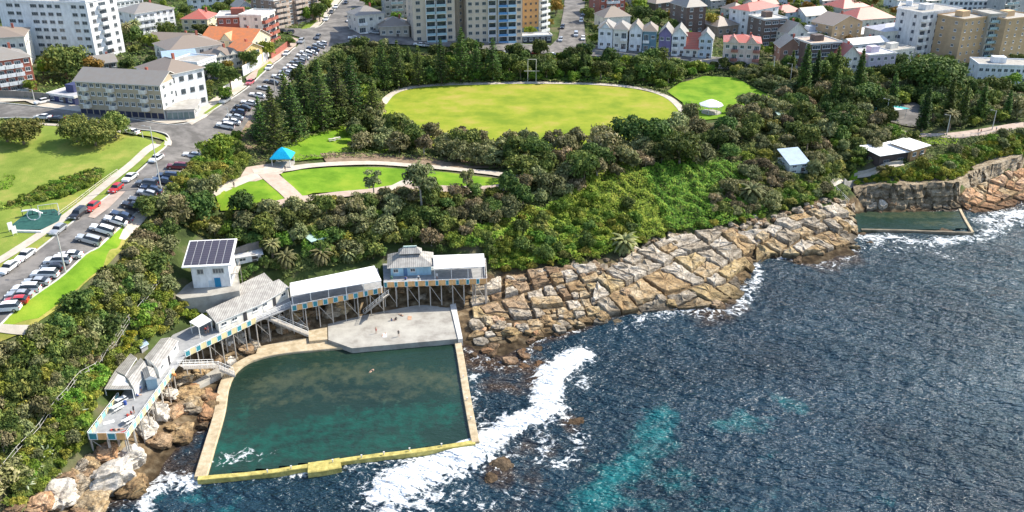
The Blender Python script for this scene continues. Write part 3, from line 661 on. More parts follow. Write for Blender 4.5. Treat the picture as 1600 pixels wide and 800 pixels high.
def zone(px, mix, spacing, s=(.8, 1.2), n=4000, where='', group=None, maxn=999, sz=1.0):
    ring = [gp(*p)[:2] for p in px]; rx = np.array([p[0] for p in ring]); ry = np.array([p[1] for p in ring])
    g = np.random.default_rng(hash_(where)+len(px)); X = g.uniform(rx.min(), rx.max(), n); Y = g.uniform(ry.min(), ry.max(), n); m = inside(X, Y, rx, ry)
    for rr in KEEPR: m &= ~inside(X, Y, rr[0], rr[1])
    c = 0; ks = [k for k, w in mix]; ws = [w for k, w in mix]
    for x, y in zip(X[m].tolist(), Y[m].tolist()):
        sc = random.uniform(*s); g1 = math.hypot(H(x+2, y)-H(x-2, y), H(x, y+2)-H(x, y-2))/4; d = spacing*sc/(1+.75*max(0, g1-.15))
        if not occ_ok(x, y, d): continue
        occ_add(x, y, d); k = random.choices(ks, ws)[0]; t = tree(k, x, y, sc, sz=sz); INFO[t.name] = (where, proj(x, y, H(x, y))[0]); c += 1
        if c >= maxn: break
    return c
def cover(name, px, m, dens, leaf, hgt, label, cat='ground cover', seed=1, lump=.35, keep=True):
    """a carpet of leaf-sized faces lying on the ground"""
    ring = [gp(*p)[:2] for p in px]; rx = np.array([p[0] for p in ring]); ry = np.array([p[1] for p in ring]); g = np.random.default_rng(seed)
    area = (rx.max()-rx.min())*(ry.max()-ry.min()); n = int(area*dens*3)
    X = g.uniform(rx.min(), rx.max(), n); Y = g.uniform(ry.min(), ry.max(), n); k = inside(X, Y, rx, ry)
    GX = (Harr(X+1.5, Y)-Harr(X-1.5, Y))/3; GY = (Harr(X, Y+1.5)-Harr(X, Y-1.5))/3; sl = np.hypot(GX, GY); k &= g.uniform(0, 3, n) < np.minimum(3, 1+2.6*np.maximum(0, sl-.12))
    if keep:
        for rr in KEEPR: k &= ~inside(X, Y, rr[0], rr[1])
    X, Y, GX, GY = X[k], Y[k], GX[k], GY[k]
    Z = Harr(X, Y); lumps = (.5+.5*np.sin(X*lump*2.1+1.7*np.sin(Y*lump*1.3))*np.sin(Y*lump*2.4+1.3*np.sin(X*lump*1.7)))
    Z = Z+hgt*lumps*1.3+g.uniform(0, .5, len(X))*hgt
    gx = np.cos(X*lump*2.1)*np.sin(Y*lump*2.4); Nn = np.stack([-gx*.6-GX*1.2+g.normal(size=len(X))*.55, -GY*1.2+g.normal(size=len(X))*.55, np.ones(len(X))], 1)
    V, F = quads(np.stack([X, Y, Z], 1), Nn, g.uniform(.6, 1.4, len(X))*leaf, seed)
    return tag(ob(name, np_mesh(name, V, F, [m])), label, cat, None, 'stuff')
# ------------------------------------------------------------ where plants grow
def keep_px(px, z=None):
    ring = [(gp(*p) if z is None else gz(*p, z))[:2] for p in px]; KEEP.append(inpoly(ring)); KEEPR.append((np.array([p[0] for p in ring]), np.array([p[1] for p in ring])))
KEEPR = []
keep_px([(600,150),(640,135),(830,128),(985,134),(1060,155),(1075,190),(1040,222),(900,235),(760,232),(640,212),(588,185)])
keep_px([(1042,143),(1062,130),(1100,119),(1150,122),(1200,148),(1190,165),(1160,172),(1125,175),(1078,180)])
keep_px([(330,340),(335,292),(375,278),(385,258),(440,254),(520,248),(600,248),(700,254),(820,272),(800,300),(700,306),(640,306),(560,312),(470,318),(430,330),(380,340)])
keep_px([(262,440),(284,398),(368,395),(376,458),(268,470)], 12.4)
keep_px([(360,405),(470,385),(480,400),(440,410),(365,425)])
keep_px([(1225,285),(1225,255),(1268,255),(1268,285)])
keep_px([(1300,292),(1335,268),(1410,256),(1470,232),(1450,240),(1412,262),(1372,274),(1345,296),(1310,300)])
keep_px([(1400,215),(1400,196),(1440,203),(1500,203),(1600,186),(1600,203),(1500,222)])
keep_px([(1380,165),(1430,160),(1460,185),(1440,200),(1390,190)])
keep_px([(440,232),(500,212),(545,200),(560,230),(520,242),(450,250)])
keep_px([(134,690),(200,690),(244,622),(292,560),(372,518),(456,484),(600,458),(764,446),(764,392),(596,396),(585,412),(448,440),(412,422),(348,452),(290,498),(262,532),(225,540),(165,606)], 7.5)
keep_px([(160,760),(200,700),(250,640),(292,570),(372,530),(456,496),(600,462),(764,450),(772,480),(720,560),(745,700),(300,770)], 1.0)
keep_px(ROADL)
keep_px([(-20,775),(50,704),(108,632),(170,565),(215,507),(258,452),(254,436),(205,490),(160,548),(98,616),(40,688),(-30,755)])
keep_px([(-60,590),(0,562),(45,540),(88,515),(134,480),(176,440),(206,402),(220,372),(232,340),(250,318),(200,340),(160,378),(100,426),(0,505),(-60,555)])
keep_px([(1086,168),(1134,168),(1146,212),(1080,212)])
LAB = {}
G, O, B_, D, BR, Y_ = 'grey', 'olive', 'brown', 'dark', 'bright', 'yellow'
# groves on the left lawn
for (px, py, n, sp_) in ((28,232,5,17),(150,222,8,24)):
    pass
def clump(pts_, key, s, where, sz=1.0):
    for px, py in pts_:
        x, y, z = gp(px, py); t = tree(key, x, y, s*random.uniform(.9, 1.1), sz=sz); INFO[t.name] = (where, px); occ_add(x, y, 3)
clump([(12,222),(38,226)], 'spread', .95, 'lawnleft'); clump([(122,222),(150,228),(182,216)], 'spread', .95, 'lawnright')
# scrub between the car park verge and the baths
zone([(0,535),(60,500),(130,452),(190,405),(205,360),(262,372),(285,395),(262,440),(215,495),(170,550),(110,620),(50,690),(0,750)], [(O,1.5),(G,2.4),('myrtle',3),('wattle',2),(B_,1.5),(D,1)], 3.0, (.6,1.0), where='verge', n=9000)
zone([(-70,580),(0,540),(0,800),(-70,800)], [(O,1.5),(G,2.4),('myrtle',3),('wattle',2),(B_,1.5),(D,1)], 3.4, (.8,1.4), where='verge')
zone([(255,450),(285,470),(300,480),(330,480),(270,512),(215,545),(180,575),(160,600),(130,650),(130,690),(70,720),(0,790),(0,750),(50,690),(110,620),(170,550),(215,495)], [(O,2),('wattle',2.5),(BR,2.2),(G,1),(Y_,1.8)], 2.3, (.5,.9), where='gully', n=9000)
zone([(205,360),(240,330),(330,300),(345,335),(440,335),(560,316),(640,310),(760,304),(800,300),(800,345),(700,392),(560,408),(440,398),(380,392),(290,388),(262,372)], [(O,2),(G,3),('myrtle',3),(B_,2),('wattle',1.5),(BR,.8),(D,.8)], 3.6, (.75,1.3), where='park_slope', n=9000)
zone([(290,250),(330,240),(372,215),(385,250),(370,285),(330,298),(268,300)], [(BR,3),(O,2),('wattle',2)], 2.8, (.5,.85), where='car_park_bank')
zone([(545,212),(575,185),(640,190),(700,205),(760,220),(820,222),(900,212),(960,218),(1020,210),(1060,205),(1080,235),(1100,262),(960,268),(860,285),(800,268),(700,250),(560,238)], [(G,6),(B_,2),(D,1),('myrtle',1)], 4.0, (.95,1.6), where='oval_grove', n=9000)
zone([(800,270),(860,285),(960,268),(1000,262),(985,272),(930,290),(860,315),(800,340),(760,340)], [(G,6),(B_,3),(D,.6)], 3.8, (.9,1.35), where='middle_grove', n=6000)
zone([(760,340),(880,330),(930,310),(980,330),(1000,360),(950,390),(880,408),(770,416),(700,402)], [(O,1.2),('myrtle',2),(BR,4),('wattle',2.5)], 3.9, (.5,1.0), where='shore_bank', n=6000)
zone([(1110,300),(1150,290),(1170,262),(1200,262),(1220,290),(1215,325),(1150,340),(1110,338)], [(B_,3),(O,2),(G,2)], 3.6, (.6,1.15), where='ravine', n=5000)
zone([(1075,190),(1130,182),(1180,165),(1215,165),(1260,120),(1330,120),(1400,125),(1500,140),(1600,150),(1600,185),(1500,200),(1400,195),(1300,230),(1220,250),(1150,258),(1085,235)], [(G,2.6),(O,1.2),('myrtle',3.2),(B_,1.8),(D,1.2),('wattle',1.4)], 4.0, (.9,1.5), where='headland_wood', n=12000)
zone([(1268,250),(1300,232),(1400,200),(1440,218),(1400,232),(1345,250),(1300,270),(1270,285)], [(O,3),(G,2),(BR,1)], 3.4, (.7,1.2), where='clubhouse_scrub')
zone([(1180,290),(1225,285),(1290,290),(1300,312),(1240,322),(1200,330)], [(O,3),(BR,2),(G,1)], 2.6, (.6,1.0), where='clubhouse_scrub')
zone([(1350,282),(1420,272),(1470,252),(1500,240),(1600,210),(1600,246),(1520,256),(1495,281),(1420,287),(1340,290)], [('wattle',2.4),(Y_,4),(BR,2),(G,.6)], 2.0, (.5,1.05), where='clubhouse_bank', n=7000)
zone([(560,108),(620,96),(760,92),(830,92),(915,96),(1000,103),(1090,106),(1110,112),(1060,125),(1040,140),(985,130),(900,126),(830,126),(700,128),(640,130),(596,142),(570,150)], [(BR,4),(O,1.4),('myrtle',1.4),(D,2),(Y_,.5)], 3.3, (.9,1.5), where='oval_bank', n=9000)
zone([(455,160),(500,110),(560,80),(600,76),(620,96),(560,108),(565,160),(540,196),(500,206),(450,225),(400,215),(405,195)], [(D,3),(O,2),(G,2),(BR,1)], 5.2, (.8,1.25), where='pine_wood', n=4000)
zone([(1110,108),(1200,112),(1250,120),(1215,150),(1195,142),(1150,118)], [(G,3),(O,2),(D,1)], 4.0, (.8,1.2), where='oval_bank')
# shrubs round the lawn bed
zone([(30,314),(60,300),(115,276),(160,266),(150,290),(100,308),(50,318),(10,325)], [(BR,3),(O,2)], 1.5, (.28,.5), where='lawn_bed', maxn=140)
# carpets
cover('ground_cover', [(830,350),(930,275),(975,255),(1010,275),(1050,345),(1040,368),(975,398),(880,412),(800,420)], leafmat('creeper_leaves', (.09, .19, .015), (.36, .44, .06), (.20, .33, .03)), 14, .36, 1.3, 'yellow green creeper covering the slope above the sandstone shelf', seed=3)
cover('ground_cover', [(1000,270),(1100,250),(1165,262),(1172,300),(1200,338),(1150,352),(1090,364),(1045,364)], leafmat('lush_creeper', (.07, .17, .015), (.36, .48, .06), (.18, .34, .03)), 14, .36, 1.5, 'vivid green creeper in the ravine left of the tall palm', seed=4)
cover('ground_cover', [(720,372),(800,340),(880,315),(960,368),(955,396),(880,410),(780,424),(720,405)], leafmat('creeper_leaves', (.06, .13, .012), (.2, .28, .04), (.12, .22, .02)), 11, .36, 1.2, 'green creeper along the top of the rocky shore', seed=5)
cover('ground_cover', [(0,790),(60,720),(130,650),(170,585),(255,450),(300,480),(270,512),(215,545),(185,590),(135,690),(110,720),(60,770),(20,800)], leafmat('gully_leaves', (.06, .11, .012), (.24, .27, .05), (.14, .19, .025)), 10, .36, .8, 'mixed low scrub on the steep bank beside the baths', seed=6)
cover('undergrowth', [(-70,800),(-70,580),(0,535),(60,500),(190,405),(205,360),(285,250),(372,215),(480,60),(560,66),(900,92),(1100,104),(1260,118),(1500,140),(1600,150),(1600,246),(1515,262),(1495,277),(1420,284),(1334,290),(1325,308),(1290,312),(1210,333),(1150,345),(1040,360),(960,390),(900,408),(800,418),(764,425),(700,404),(600,404),(450,436),(300,505),(210,545),(150,610),(130,700),(60,780)], leafmat('undergrowth_leaves', (.05, .075, .02), (.30, .29, .09), (.15, .17, .045)), 5.5, .42, .8, 'low mixed undergrowth between the trees of the headland', seed=77)
cover('ground_cover', [(205,360),(330,300),(440,335),(640,310),(800,300),(800,345),(700,402),(560,412),(380,395),(285,395),(262,372)], L_OLIVE, 4, .4, .9, 'dark low scrub under the trees below the park lawn', seed=7)
cover('ground_cover', [(0,535),(60,500),(190,405),(205,360),(285,395),(262,440),(110,620),(0,750)], L_OLIVE, 4, .4, .9, 'dark low scrub below the car park verge', seed=8)
cover('ground_cover', [(1330,296),(1330,282),(1345,272),(1420,262),(1500,240),(1600,208),(1600,246),(1515,262),(1495,277),(1420,284)], leafmat('clifftop_leaves', (.14, .19, .015), (.36, .36, .04), (.24, .29, .02)), 12, .36, .7, 'bright yellow green scrub along the cliff top', seed=9)
cover('ground_cover', [(560,112),(760,96),(1000,105),(1090,108),(1050,138),(985,131),(830,127),(640,131),(596,143)], L_BRIGHT, 5, .5, .8, 'green undergrowth on the bank behind the oval', seed=10)
cover('ground_cover', [(30,314),(60,300),(115,276),(160,264),(166,270),(150,290),(100,308),(50,322),(0,330),(0,318)], L_BRIGHT, 14, .34, .5, 'low shrubby planting bed on the lawn', seed=12)
cover('ground_cover', [(275,446),(250,470),(240,500),(270,506),(330,482),(352,470),(372,455),(330,466),(285,466)], L_BRIGHT, 10, .36, .7, 'leafy bank below the white block house', seed=13)
cover('ground_cover', [(0,284),(8,271),(22,272),(26,285),(14,297),(0,298)], PARKG, 10, .3, .15, 'round dark green patch of grass at the lawn edge', seed=14)
# pines (photo column, base row, top row)
for i, (a, b, c, sl) in enumerate([(432,240,134,0),(462,222,128,0),(485,208,150,1),(505,205,92,0),(478,190,96,0),(530,196,86,0),(553,188,86,0),(520,170,100,0),(585,190,120,0),(600,140,62,0),(623,138,62,0),(655,135,70,0),(690,132,60,0),(722,128,42,0),(745,126,62,0),(770,126,58,0),(640,118,72,0),(575,128,66,0),(450,190,110,0),(410,222,150,0)]):
    pine(a, b, c, ['tall dark Norfolk pine','broad dark Norfolk pine','slender dark Norfolk pine'][i % 3]+' number', bool(sl))
for a, b, c in [(910,122,74),(1253,150,68),(1272,140,78),(1302,140,72),(1338,152,76),(1390,178,112),(1440,205,130),(1478,190,118),(1500,196,130),(1528,192,128),(1570,188,140),(1300,175,112),(1235,122,78)]:
    pine(a, b, c, 'narrow', True, 'narrow pines on the right headland')
clump([(150,612),(138,640),(128,668),(122,694),(105,716),(84,742),(62,768),(196,566),(206,552),(242,520),(256,506),(272,492),(288,482),(305,474),(335,470),(352,466),(30,790)], 'wattle', .55, 'gully')
clump([(143,626),(132,655),(115,705),(95,728),(70,756),(230,526),(262,498),(320,472)], 'bright', .5, 'gully')
clump([(1338,287),(1352,286),(1368,285),(1384,284),(1400,284),(1418,284),(1436,283),(1452,282),(1470,281),(1486,280),(1500,270),(1516,260)], 'yellow', .75, 'clubhouse_bank')
clump([(1345,292),(1376,290),(1392,290),(1446,289),(1478,288)], 'bright', .5, 'clubhouse_bank')
clump([(790,424),(830,418),(860,415),(905,412),(1005,380),(1030,372),(1065,360),(1115,354),(1160,348),(1225,330),(1262,320)], 'wattle', .6, 'shore_bank')
clump([(815,420),(880,413),(930,404),(1048,364),(1095,356),(1190,342)], 'bright', .55, 'shore_bank')
clump([(374,442),(384,434),(396,424),(412,416),(432,420),(462,410),(480,404),(520,412),(560,408),(575,404),(600,402),(640,396),(690,394)], 'myrtle', .5, 'park_slope')
clump([(160,604),(176,584),(190,572),(218,540),(232,528),(280,488),(298,480),(150,622)], 'wattle', .5, 'gully')
clump([(262,484),(274,490),(288,494),(302,496),(316,496),(330,493),(344,488)], 'bright', .55, 'gully')
clump([(255,492),(268,500),(240,512),(254,520),(228,522)], 'wattle', .5, 'gully')
# the great fig
x, y, z = gp(1450, 150); t = tree('big', x, y, 1.4, 'huge dark spreading fig tree in front of the tan and white flats', sz=.85); t['done'] = 1
# palms and agaves
palm(1172,318,3.6,1.35,'large palm with tan fronds at the top of the ravine'); palm(975,392,2.4,1.25,'low palm with grey fronds at the edge of the rock shelf')
palm(448,418,2.6,.9,'spiky palm left of the long white roofed deck'); palm(503,412,2.6,.95,'pale green palm behind the long white roofed deck'); palm(426,400,3.0,.75,'thin palm beside the paved yard behind the baths'); palm(545,408,2,.8,'small palm behind the right end of the long white roof')
palm(1482,205,5.5,.9,'yellow green palm beside the coastal path'); palm(215,66,7,.9,'palm in front of the white hip roofed apartments'); palm(203,75,8,.8,'palm beside the tall white apartment block'); palm(268,38,6,.8,'palm left of the yellow house with the red roof')
for i, (a, b, s, l) in enumerate([(122,648,1.6,'largest pale agave on the bank left of the lower deck'),(75,712,1.8,'grey agave below the cliff fence'),(42,762,1.7,'lowest grey agave on the bank by the fence'),(100,640,1.0,'small agave above the largest one'),(60,735,1.1,'agave between the two grey ones by the fence')]):
    x, y, z = gp(a, b); o = ob('agave_plant', AG, None, (x, y, z+.4), (0, 0, i), (s, s, s)); tag(o, l, 'plant')
for px, py, s, l in [(400,62,1,'')]:
    pass
tall_t = [(660,330,1.55,'tallest paperbark with pale forked trunk beside the park path'),(585,312,1.05,'slim grey paperbark on the curved park lawn'),(730,306,.9,'round topped grey tree at the right end of the park lawn'),(632,318,.7,'small paperbark left of the tallest one')]
for a, b, s, l in tall_t:
    x, y, z = gp(a, b); t = tree('tall', x, y, s, l); t['done'] = 1
for a, b, s, k, l in [(105,122,1.35,'spread','broad olive tree beside the red brick flats'),(342,128,1.0,'dark_','dark round tree in front of the white walled garden'),(205,72,1.25,'dark_','tall green tree right of the big white apartment block'),(1050,40,1.0,'autumn','yellow autumn tree left of the dark brick flats'),(1112,50,1.15,'autumn','bare brown autumn tree right of the dark brick flats'),(1140,18,.9,'autumn','yellow tree at the top beside the white red roofed house'),(1002,34,1.3,'dark_','large dark tree behind the terrace houses'),(1030,38,1.1,'dark_','second dark tree behind the terrace houses'),(446,25,.9,'bush','bright bush beside the brown flats at the top'),(478,36,1.0,'bush','bright bush on the verge of the upper street'),(1330,20,1.2,'dark_','dark tree between the two red roofs'),(1215,92,1.1,'dark_','dark green tree right of the pink apartment house'),(340,250,1.3,'bush','bright green tree beside the road above the car park'),(575,175,1.2,'bush','bright green tree at the left end of the oval')]:
    k = {'dark_': 'dark'}.get(k, k); x, y, z = gp(a, b); t = tree(k, x, y, s, l); t['done'] = 1; occ_add(x, y, 3)
# town gardens
TOWN = [[(0,150),(0,-5),(540,-5),(470,70),(400,125),(330,185),(200,180),(80,160)], [(550,60),(560,-5),(880,-5),(870,70),(700,66)], [(915,70),(915,-5),(1600,-5),(1600,140),(1450,130),(1200,100),(1000,80)]]
# ------------------------------------------------------------ buildings
TILE_G = ribbed('grey_roof_tiles', (.27, .25, .225), .4, 1); TILE_B = ribbed('brown_roof_tiles', (.27, .215, .17), .4, 1); TILE_R = ribbed('red_roof_tiles', (.52, .13, .09), .4, 1); TILE_O = ribbed('orange_roof_tiles', (.72, .23, .07), .4, 1)
TIN_W = ribbed('white_metal_roof', (.74, .74, .73), .3, 0); TIN_G = ribbed('grey_metal_roof', (.44, .42, .38), .45, 0, dirt=(.02, .0, .0), dark=.62); TIN_BL = ribbed('blue_metal_roof', (.35, .48, .62), .3, 0)
def brick(name, c, c2):
    if name in MC: return MC[name]
    m = bpy.data.materials.new(name); m.use_nodes = True; nt = m.node_tree; N = nt.nodes; L = nt.links; b = N['Principled BSDF']; b.inputs['Roughness'].default_value = .9
    tc = N.new('ShaderNodeTexCoord'); bt = N.new('ShaderNodeTexBrick'); bt.inputs['Scale'].default_value = 2.2; bt.inputs['Color1'].default_value = (*c, 1); bt.inputs['Color2'].default_value = (*c2, 1); bt.inputs['Mortar'].default_value = (*(x*.5+.12 for x in c), 1)
    mp = N.new('ShaderNodeMapping'); mp.inputs['Rotation'].default_value = (R(90), 0, 0); L.new(tc.outputs['Object'], mp.inputs['Vector']); L.new(mp.outputs[0], bt.inputs['Vector'])
    nz = N.new('ShaderNodeTexNoise'); nz.inputs['Scale'].default_value = .35; nz.inputs['Detail'].default_value = 6; L.new(tc.outputs['Object'], nz.inputs['Vector'])
    mr = N.new('ShaderNodeMapRange'); mr.inputs['To Min'].default_value = .7; mr.inputs['To Max'].default_value = 1.25; L.new(nz.outputs['Fac'], mr.inputs['Value'])
    mx = N.new('ShaderNodeMix'); mx.data_type = 'RGBA'; mx.blend_type = 'MULTIPLY'; mx.inputs[0].default_value = 1; L.new(bt.outputs['Color'], mx.inputs[6]); L.new(mr.outputs[0], mx.inputs[7]); L.new(mx.outputs[2], b.inputs['Base Color'])
    MC[name] = m; return m
RED_BR = brick('red_brick', (.38, .10, .06), (.30, .08, .05)); BEIGE_BR = brick('beige_brick', (.50, .41, .28), (.44, .36, .25)); BROWN_BR = brick('brown_brick', (.14, .085, .065), (.11, .07, .055)); TAN_BR = brick('tan_brick', (.62, .42, .22), (.55, .37, .20)); PALE_BR = brick('pale_brick', (.70, .58, .44), (.64, .53, .41)); ORANGE_BR = brick('orange_brick', (.70, .38, .14), (.62, .33, .12))
WHT = flat((.76, .77, .78)); OFFW = flat((.72, .69, .62)); CREAM = flat((.68, .60, .42)); PINKW = flat((.66, .52, .47)); GREYW = flat((.42, .42, .42)); LBLUE = flat((.52, .60, .66)); PURP = flat((.20, .17, .32)); TEALW = flat((.14, .24, .30)); NAVY = flat((.05, .06, .14)); YELW = flat((.68, .5, .22)); BLUEW = flat((.16, .32, .52)); LILAC = flat((.5, .46, .55))
WIN_CACHE = {}
def win_mesh(w, h, frame, n=2):
    key = (round(w, 1), round(h, 1), frame.name, n)
    if key in WIN_CACHE: return WIN_CACHE[key]
    mb = MB(); t = .09; d = .07
    mb.box(-w/2, -d, 0, w/2, -.002, t); mb.box(-w/2, -d, h-t, w/2, -.002, h); mb.box(-w/2, -d, t, -w/2+t, -.002, h-t); mb.box(w/2-t, -d, t, w/2, -.002, h-t)
    for k in range(1, n): x = -w/2+w*k/n; mb.box(x-t*.35, -d*.8, t, x+t*.35, -.002, h-t)
    mb.box(-w/2+t, -.03, t, w/2-t, -.002, h-t, 1); mb.box(-w/2-.06, -.16, -.1, w/2+.06, -.002, -.002)
    WIN_CACHE[key] = mb.mesh('window', [frame, GLASS]); return WIN_CACHE[key]
BAL_CACHE = {}
def bal_mesh(w, d, m, glass=False):
    key = (round(w, 1), round(d, 1), m.name, glass)
    if key in BAL_CACHE: return BAL_CACHE[key]
    mb = MB(); mb.box(-w/2, -d, -.18, w/2, -.004, 0)
    if glass:
        mb.box(-w/2, -d, .0, w/2, -d+.05, .95, 1); mb.box(-w/2, -d-.03, .95, w/2, -d+.08, 1.05, 0)
        for k in range(int(w/1.2)+1): x = -w/2+w*k/max(1, int(w/1.2)); mb.box(x-.04, -d-.04, 0, x+.04, -d-.001, .95, 0)
    else: mb.box(-w/2, -d, .003, w/2, -d+.12, 1.0); mb.box(-w/2, -d+.123, .003, -w/2+.12, -.006, 1.0); mb.box(w/2-.12, -d+.123, .003, w/2, -.006, 1.0)
    BAL_CACHE[key] = mb.mesh('balcony', [m, mat('balcony_glass', (.35, .5, .55), rough=.15, spec=.6)]); return BAL_CACHE[key]
DOOR_CACHE = {}
def bldg(name, label, A, B, top, depth, wall, roof='flat', roofm=None, rh=2.5, fl=3, nf=None, ns=None, frame=WHITE, win=(1.5, 1.35), bal=(), balm=None, balg=False, cat='building', eave=.5, topat='A', z=None, sidewall=None, garage=0, garm=None, dormer=0, wide=(), chim=1, skip=(), basem=None, group=None, parapet=True, ridge='x', extra=None, panes=2, topm=None):
    a = Vector(gp(*A)); b = Vector(gp(*B)); zb = min(a.z, b.z) if z is None else z
    if z is not None: a = Vector(gz(*A, z)); b = Vector(gz(*B, z))
    d = (b-a); d.z = 0; Lx = d.length; rz = math.atan2(d.y, d.x)
    ref = a if topat == 'A' else b; Hh = topm if topm else h_from_py(ref.x, ref.y, top)-zb
    t = thing(name, label, cat, (a.x, a.y, zb), rz, group)
    ay = Vector((-math.sin(rz), math.cos(rz)))
    # keep the gardens' trees out of the walls
    r = [(a.x+math.cos(rz)*u+ay.x*v, a.y+math.sin(rz)*u+ay.y*v) for u, v in ((-1.5, -2), (Lx+1.5, -2), (Lx+1.5, depth+1.5), (-1.5, depth+1.5))]
    KEEPR.append((np.array([p[0] for p in r]), np.array([p[1] for p in r])))
    W = MB(); W.box(0, 0, -4, Lx, depth, Hh)
    if roof == 'gable' and ridge == 'y': W.v += [(0, 0, Hh), (Lx, 0, Hh), (Lx/2, 0, Hh+rh), (0, depth, Hh), (Lx, depth, Hh), (Lx/2, depth, Hh+rh)]; n = len(W.v)-6; W.f += [(n, n+1, n+2), (n+3, n+5, n+4)]; W.m += [0, 0]
    if roof == 'gable' and ridge == 'x': W.v += [(0, 0, Hh), (0, depth, Hh), (0, depth/2, Hh+rh), (Lx, 0, Hh), (Lx, depth, Hh), (Lx, depth/2, Hh+rh)]; n = len(W.v)-6; W.f += [(n, n+2, n+1), (n+3, n+4, n+5)]; W.m += [0, 0]
    wobj = W.build('wall', [wall], t)
    if sidewall:
        MB().box(Lx+.003, .01, -3, Lx+.06, depth-.01, Hh-.02).build('side_wall', [sidewall], t)
    if basem: MB().box(-.05, -.05, -3, Lx+.08, depth+.05, Hh/fl*.85).build('base_course', [basem], t)
    e = eave; rb = MB(); rm = roofm or TILE_G
    if roof == 'hip':
        k = min(Lx, depth)/2; th = .15
        x0, x1, y0, y1 = -e, Lx+e, -e, depth+e; zz = Hh+.004
        rb.box(x0, y0, zz, x1, y1, zz+th, 1)
        if Lx >= depth: p, q = (x0+k+e, depth/2), (x1-k-e, depth/2)
        else: p, q = (Lx/2, y0+k+e), (Lx/2, y1-k-e)
        P = (*p, zz+rh); Q = (*q, zz+rh); c = [(x0, y0, zz+th+.002), (x1, y0, zz+th+.002), (x1, y1, zz+th+.002), (x0, y1, zz+th+.002)]
        if Lx >= depth: fs = [[c[0], c[1], Q, P], [c[2], c[3], P, Q], [c[3], c[0], P], [c[1], c[2], Q]]
        else: fs = [[c[0], c[1], P], [c[1], c[2], Q, P], [c[2], c[3], Q], [c[3], c[0], P, Q]]
        for f in fs: rb.poly(f)
        rm_ = [rm, flat((.7, .68, .64))]; rb.bar(P, Q, .14, 5, 0)
    elif roof == 'gable':
        zz = Hh; th = .18
        if ridge == 'x':
            for y0, s_ in ((-e, 0), (depth+e, 1)):
                ze = zz-e*rh/(depth/2); y1 = depth/2
                rb.poly([(-e, y0, ze+.02), (Lx+e, y0, ze+.02), (Lx+e, y1, zz+rh+.02), (-e, y1, zz+rh+.02)]); rb.poly([(-e, y0, ze+th+.02), (Lx+e, y0, ze+th+.02), (Lx+e, y1, zz+rh+th+.02), (-e, y1, zz+rh+th+.02)])
                for x in (-e, Lx+e): rb.poly([(x, y0, ze+.02), (x, y1, zz+rh+.02), (x, y1, zz+rh+th+.02), (x, y0, ze+th+.02)], 1)
                rb.poly([(-e, y0, ze+.02), (Lx+e, y0, ze+.02), (Lx+e, y0, ze+th+.02), (-e, y0, ze+th+.02)], 1)
        else:
            for x0 in (-e, Lx+e):
                ze = zz-e*rh/(Lx/2); x1 = Lx/2
                rb.poly([(x0, -e, ze+.02), (x0, depth+e, ze+.02), (x1, depth+e, zz+rh+.02), (x1, -e, zz+rh+.02)]); rb.poly([(x0, -e, ze+th+.02), (x0, depth+e, ze+th+.02), (x1, depth+e, zz+rh+th+.02), (x1, -e, zz+rh+th+.02)])
                for y in (-e, depth+e): rb.poly([(x0, y, ze+.02), (x1, y, zz+rh+.02), (x1, y, zz+rh+th+.02), (x0, y, ze+th+.02)], 1)
                rb.poly([(x0, -e, ze+.02), (x0, depth+e, ze+.02), (x0, depth+e, ze+th+.02), (x0, -e, ze+th+.02)], 1)
        rm_ = [rm, flat((.7, .68, .64))]
    elif roof == 'flat':
        rb.box(-.25, -.25, Hh+.004, Lx+.25, depth+.25, Hh+.25, 1); rb.box(.15, .15, Hh+.254, Lx-.15, depth-.15, Hh+.30, 0)
        rm_ = [roofm or CONC, wall if not roofm else flat((.7, .69, .66))]
        for q in ((-.25, -.25, Lx+.25, .0), (-.25, depth, Lx+.25, depth+.25), (-.25, .003, 0, depth-.003), (Lx, .003, Lx+.25, depth-.003)): rb.box(q[0], q[1], Hh+.253, q[2], q[3], Hh+.7, 1)
        g = random.Random(int(Lx*100)); 
        pl = MB() if Lx*depth < 120 else MB().box(Lx*.3, depth*.35, Hh+.31, Lx*.3+min(5, Lx*.3), depth*.35+min(4, depth*.3), Hh+2.6).build('plant_room', [wall], t)
    elif roof == 'skillion':
        rb.prism([(-e, -e), (Lx+e, -e), (Lx+e, depth+e), (-e, depth+e)], [Hh+.01, Hh+.01, Hh+rh, Hh+rh], [Hh+.16, Hh+.16, Hh+rh+.15, Hh+rh+.15]); rm_ = [rm]
    robj = rb.build('roof', rm_, t)
    if chim and roof in ('hip', 'gable') and Lx > 6:
        MB().box(Lx*.7, depth*.6, Hh+.3, Lx*.7+.7, depth*.6+.7, Hh+rh+.6).build('chimney', [RED_BR], robj)
    if dormer:
        for k in range(dormer):
            x = Lx*(k+.5)/dormer; dm = MB(); wd = min(2.2, Lx/dormer*.35)
            dm.prism([(x-wd, -.35), (x+wd, -.35), (x+wd, depth*.4), (x-wd, depth*.4)], Hh-.2, Hh+.05, 0); dm.v += [(x-wd, -.35, Hh+.05), (x+wd, -.35, Hh+.05), (x, -.35, Hh+wd*1.1)]; n = len(dm.v); dm.f.append((n-3, n-2, n-1)); dm.m.append(0)
            dm.poly([(x-wd-.2, -.6, Hh-.05), (x, -.6, Hh+wd*1.1+.1), (x, depth*.45, Hh+wd*1.1+.1), (x-wd-.2, depth*.45, Hh-.05)], 1); dm.poly([(x+wd+.2, -.6, Hh-.05), (x+wd+.2, depth*.45, Hh-.05), (x, depth*.45, Hh+wd*1.1+.1), (x, -.6, Hh+wd*1.1+.1)], 1)
            dm.build('gable', [wall, rm], t)
    fh = Hh/fl; nf = nf or max(1, int(Lx/3.2)); ns = ns if ns is not None else max(1, int(depth/3.6)); cnt = 0
    wv, wh = min(win[0], Lx/nf*.72), min(win[1], fh*.5)
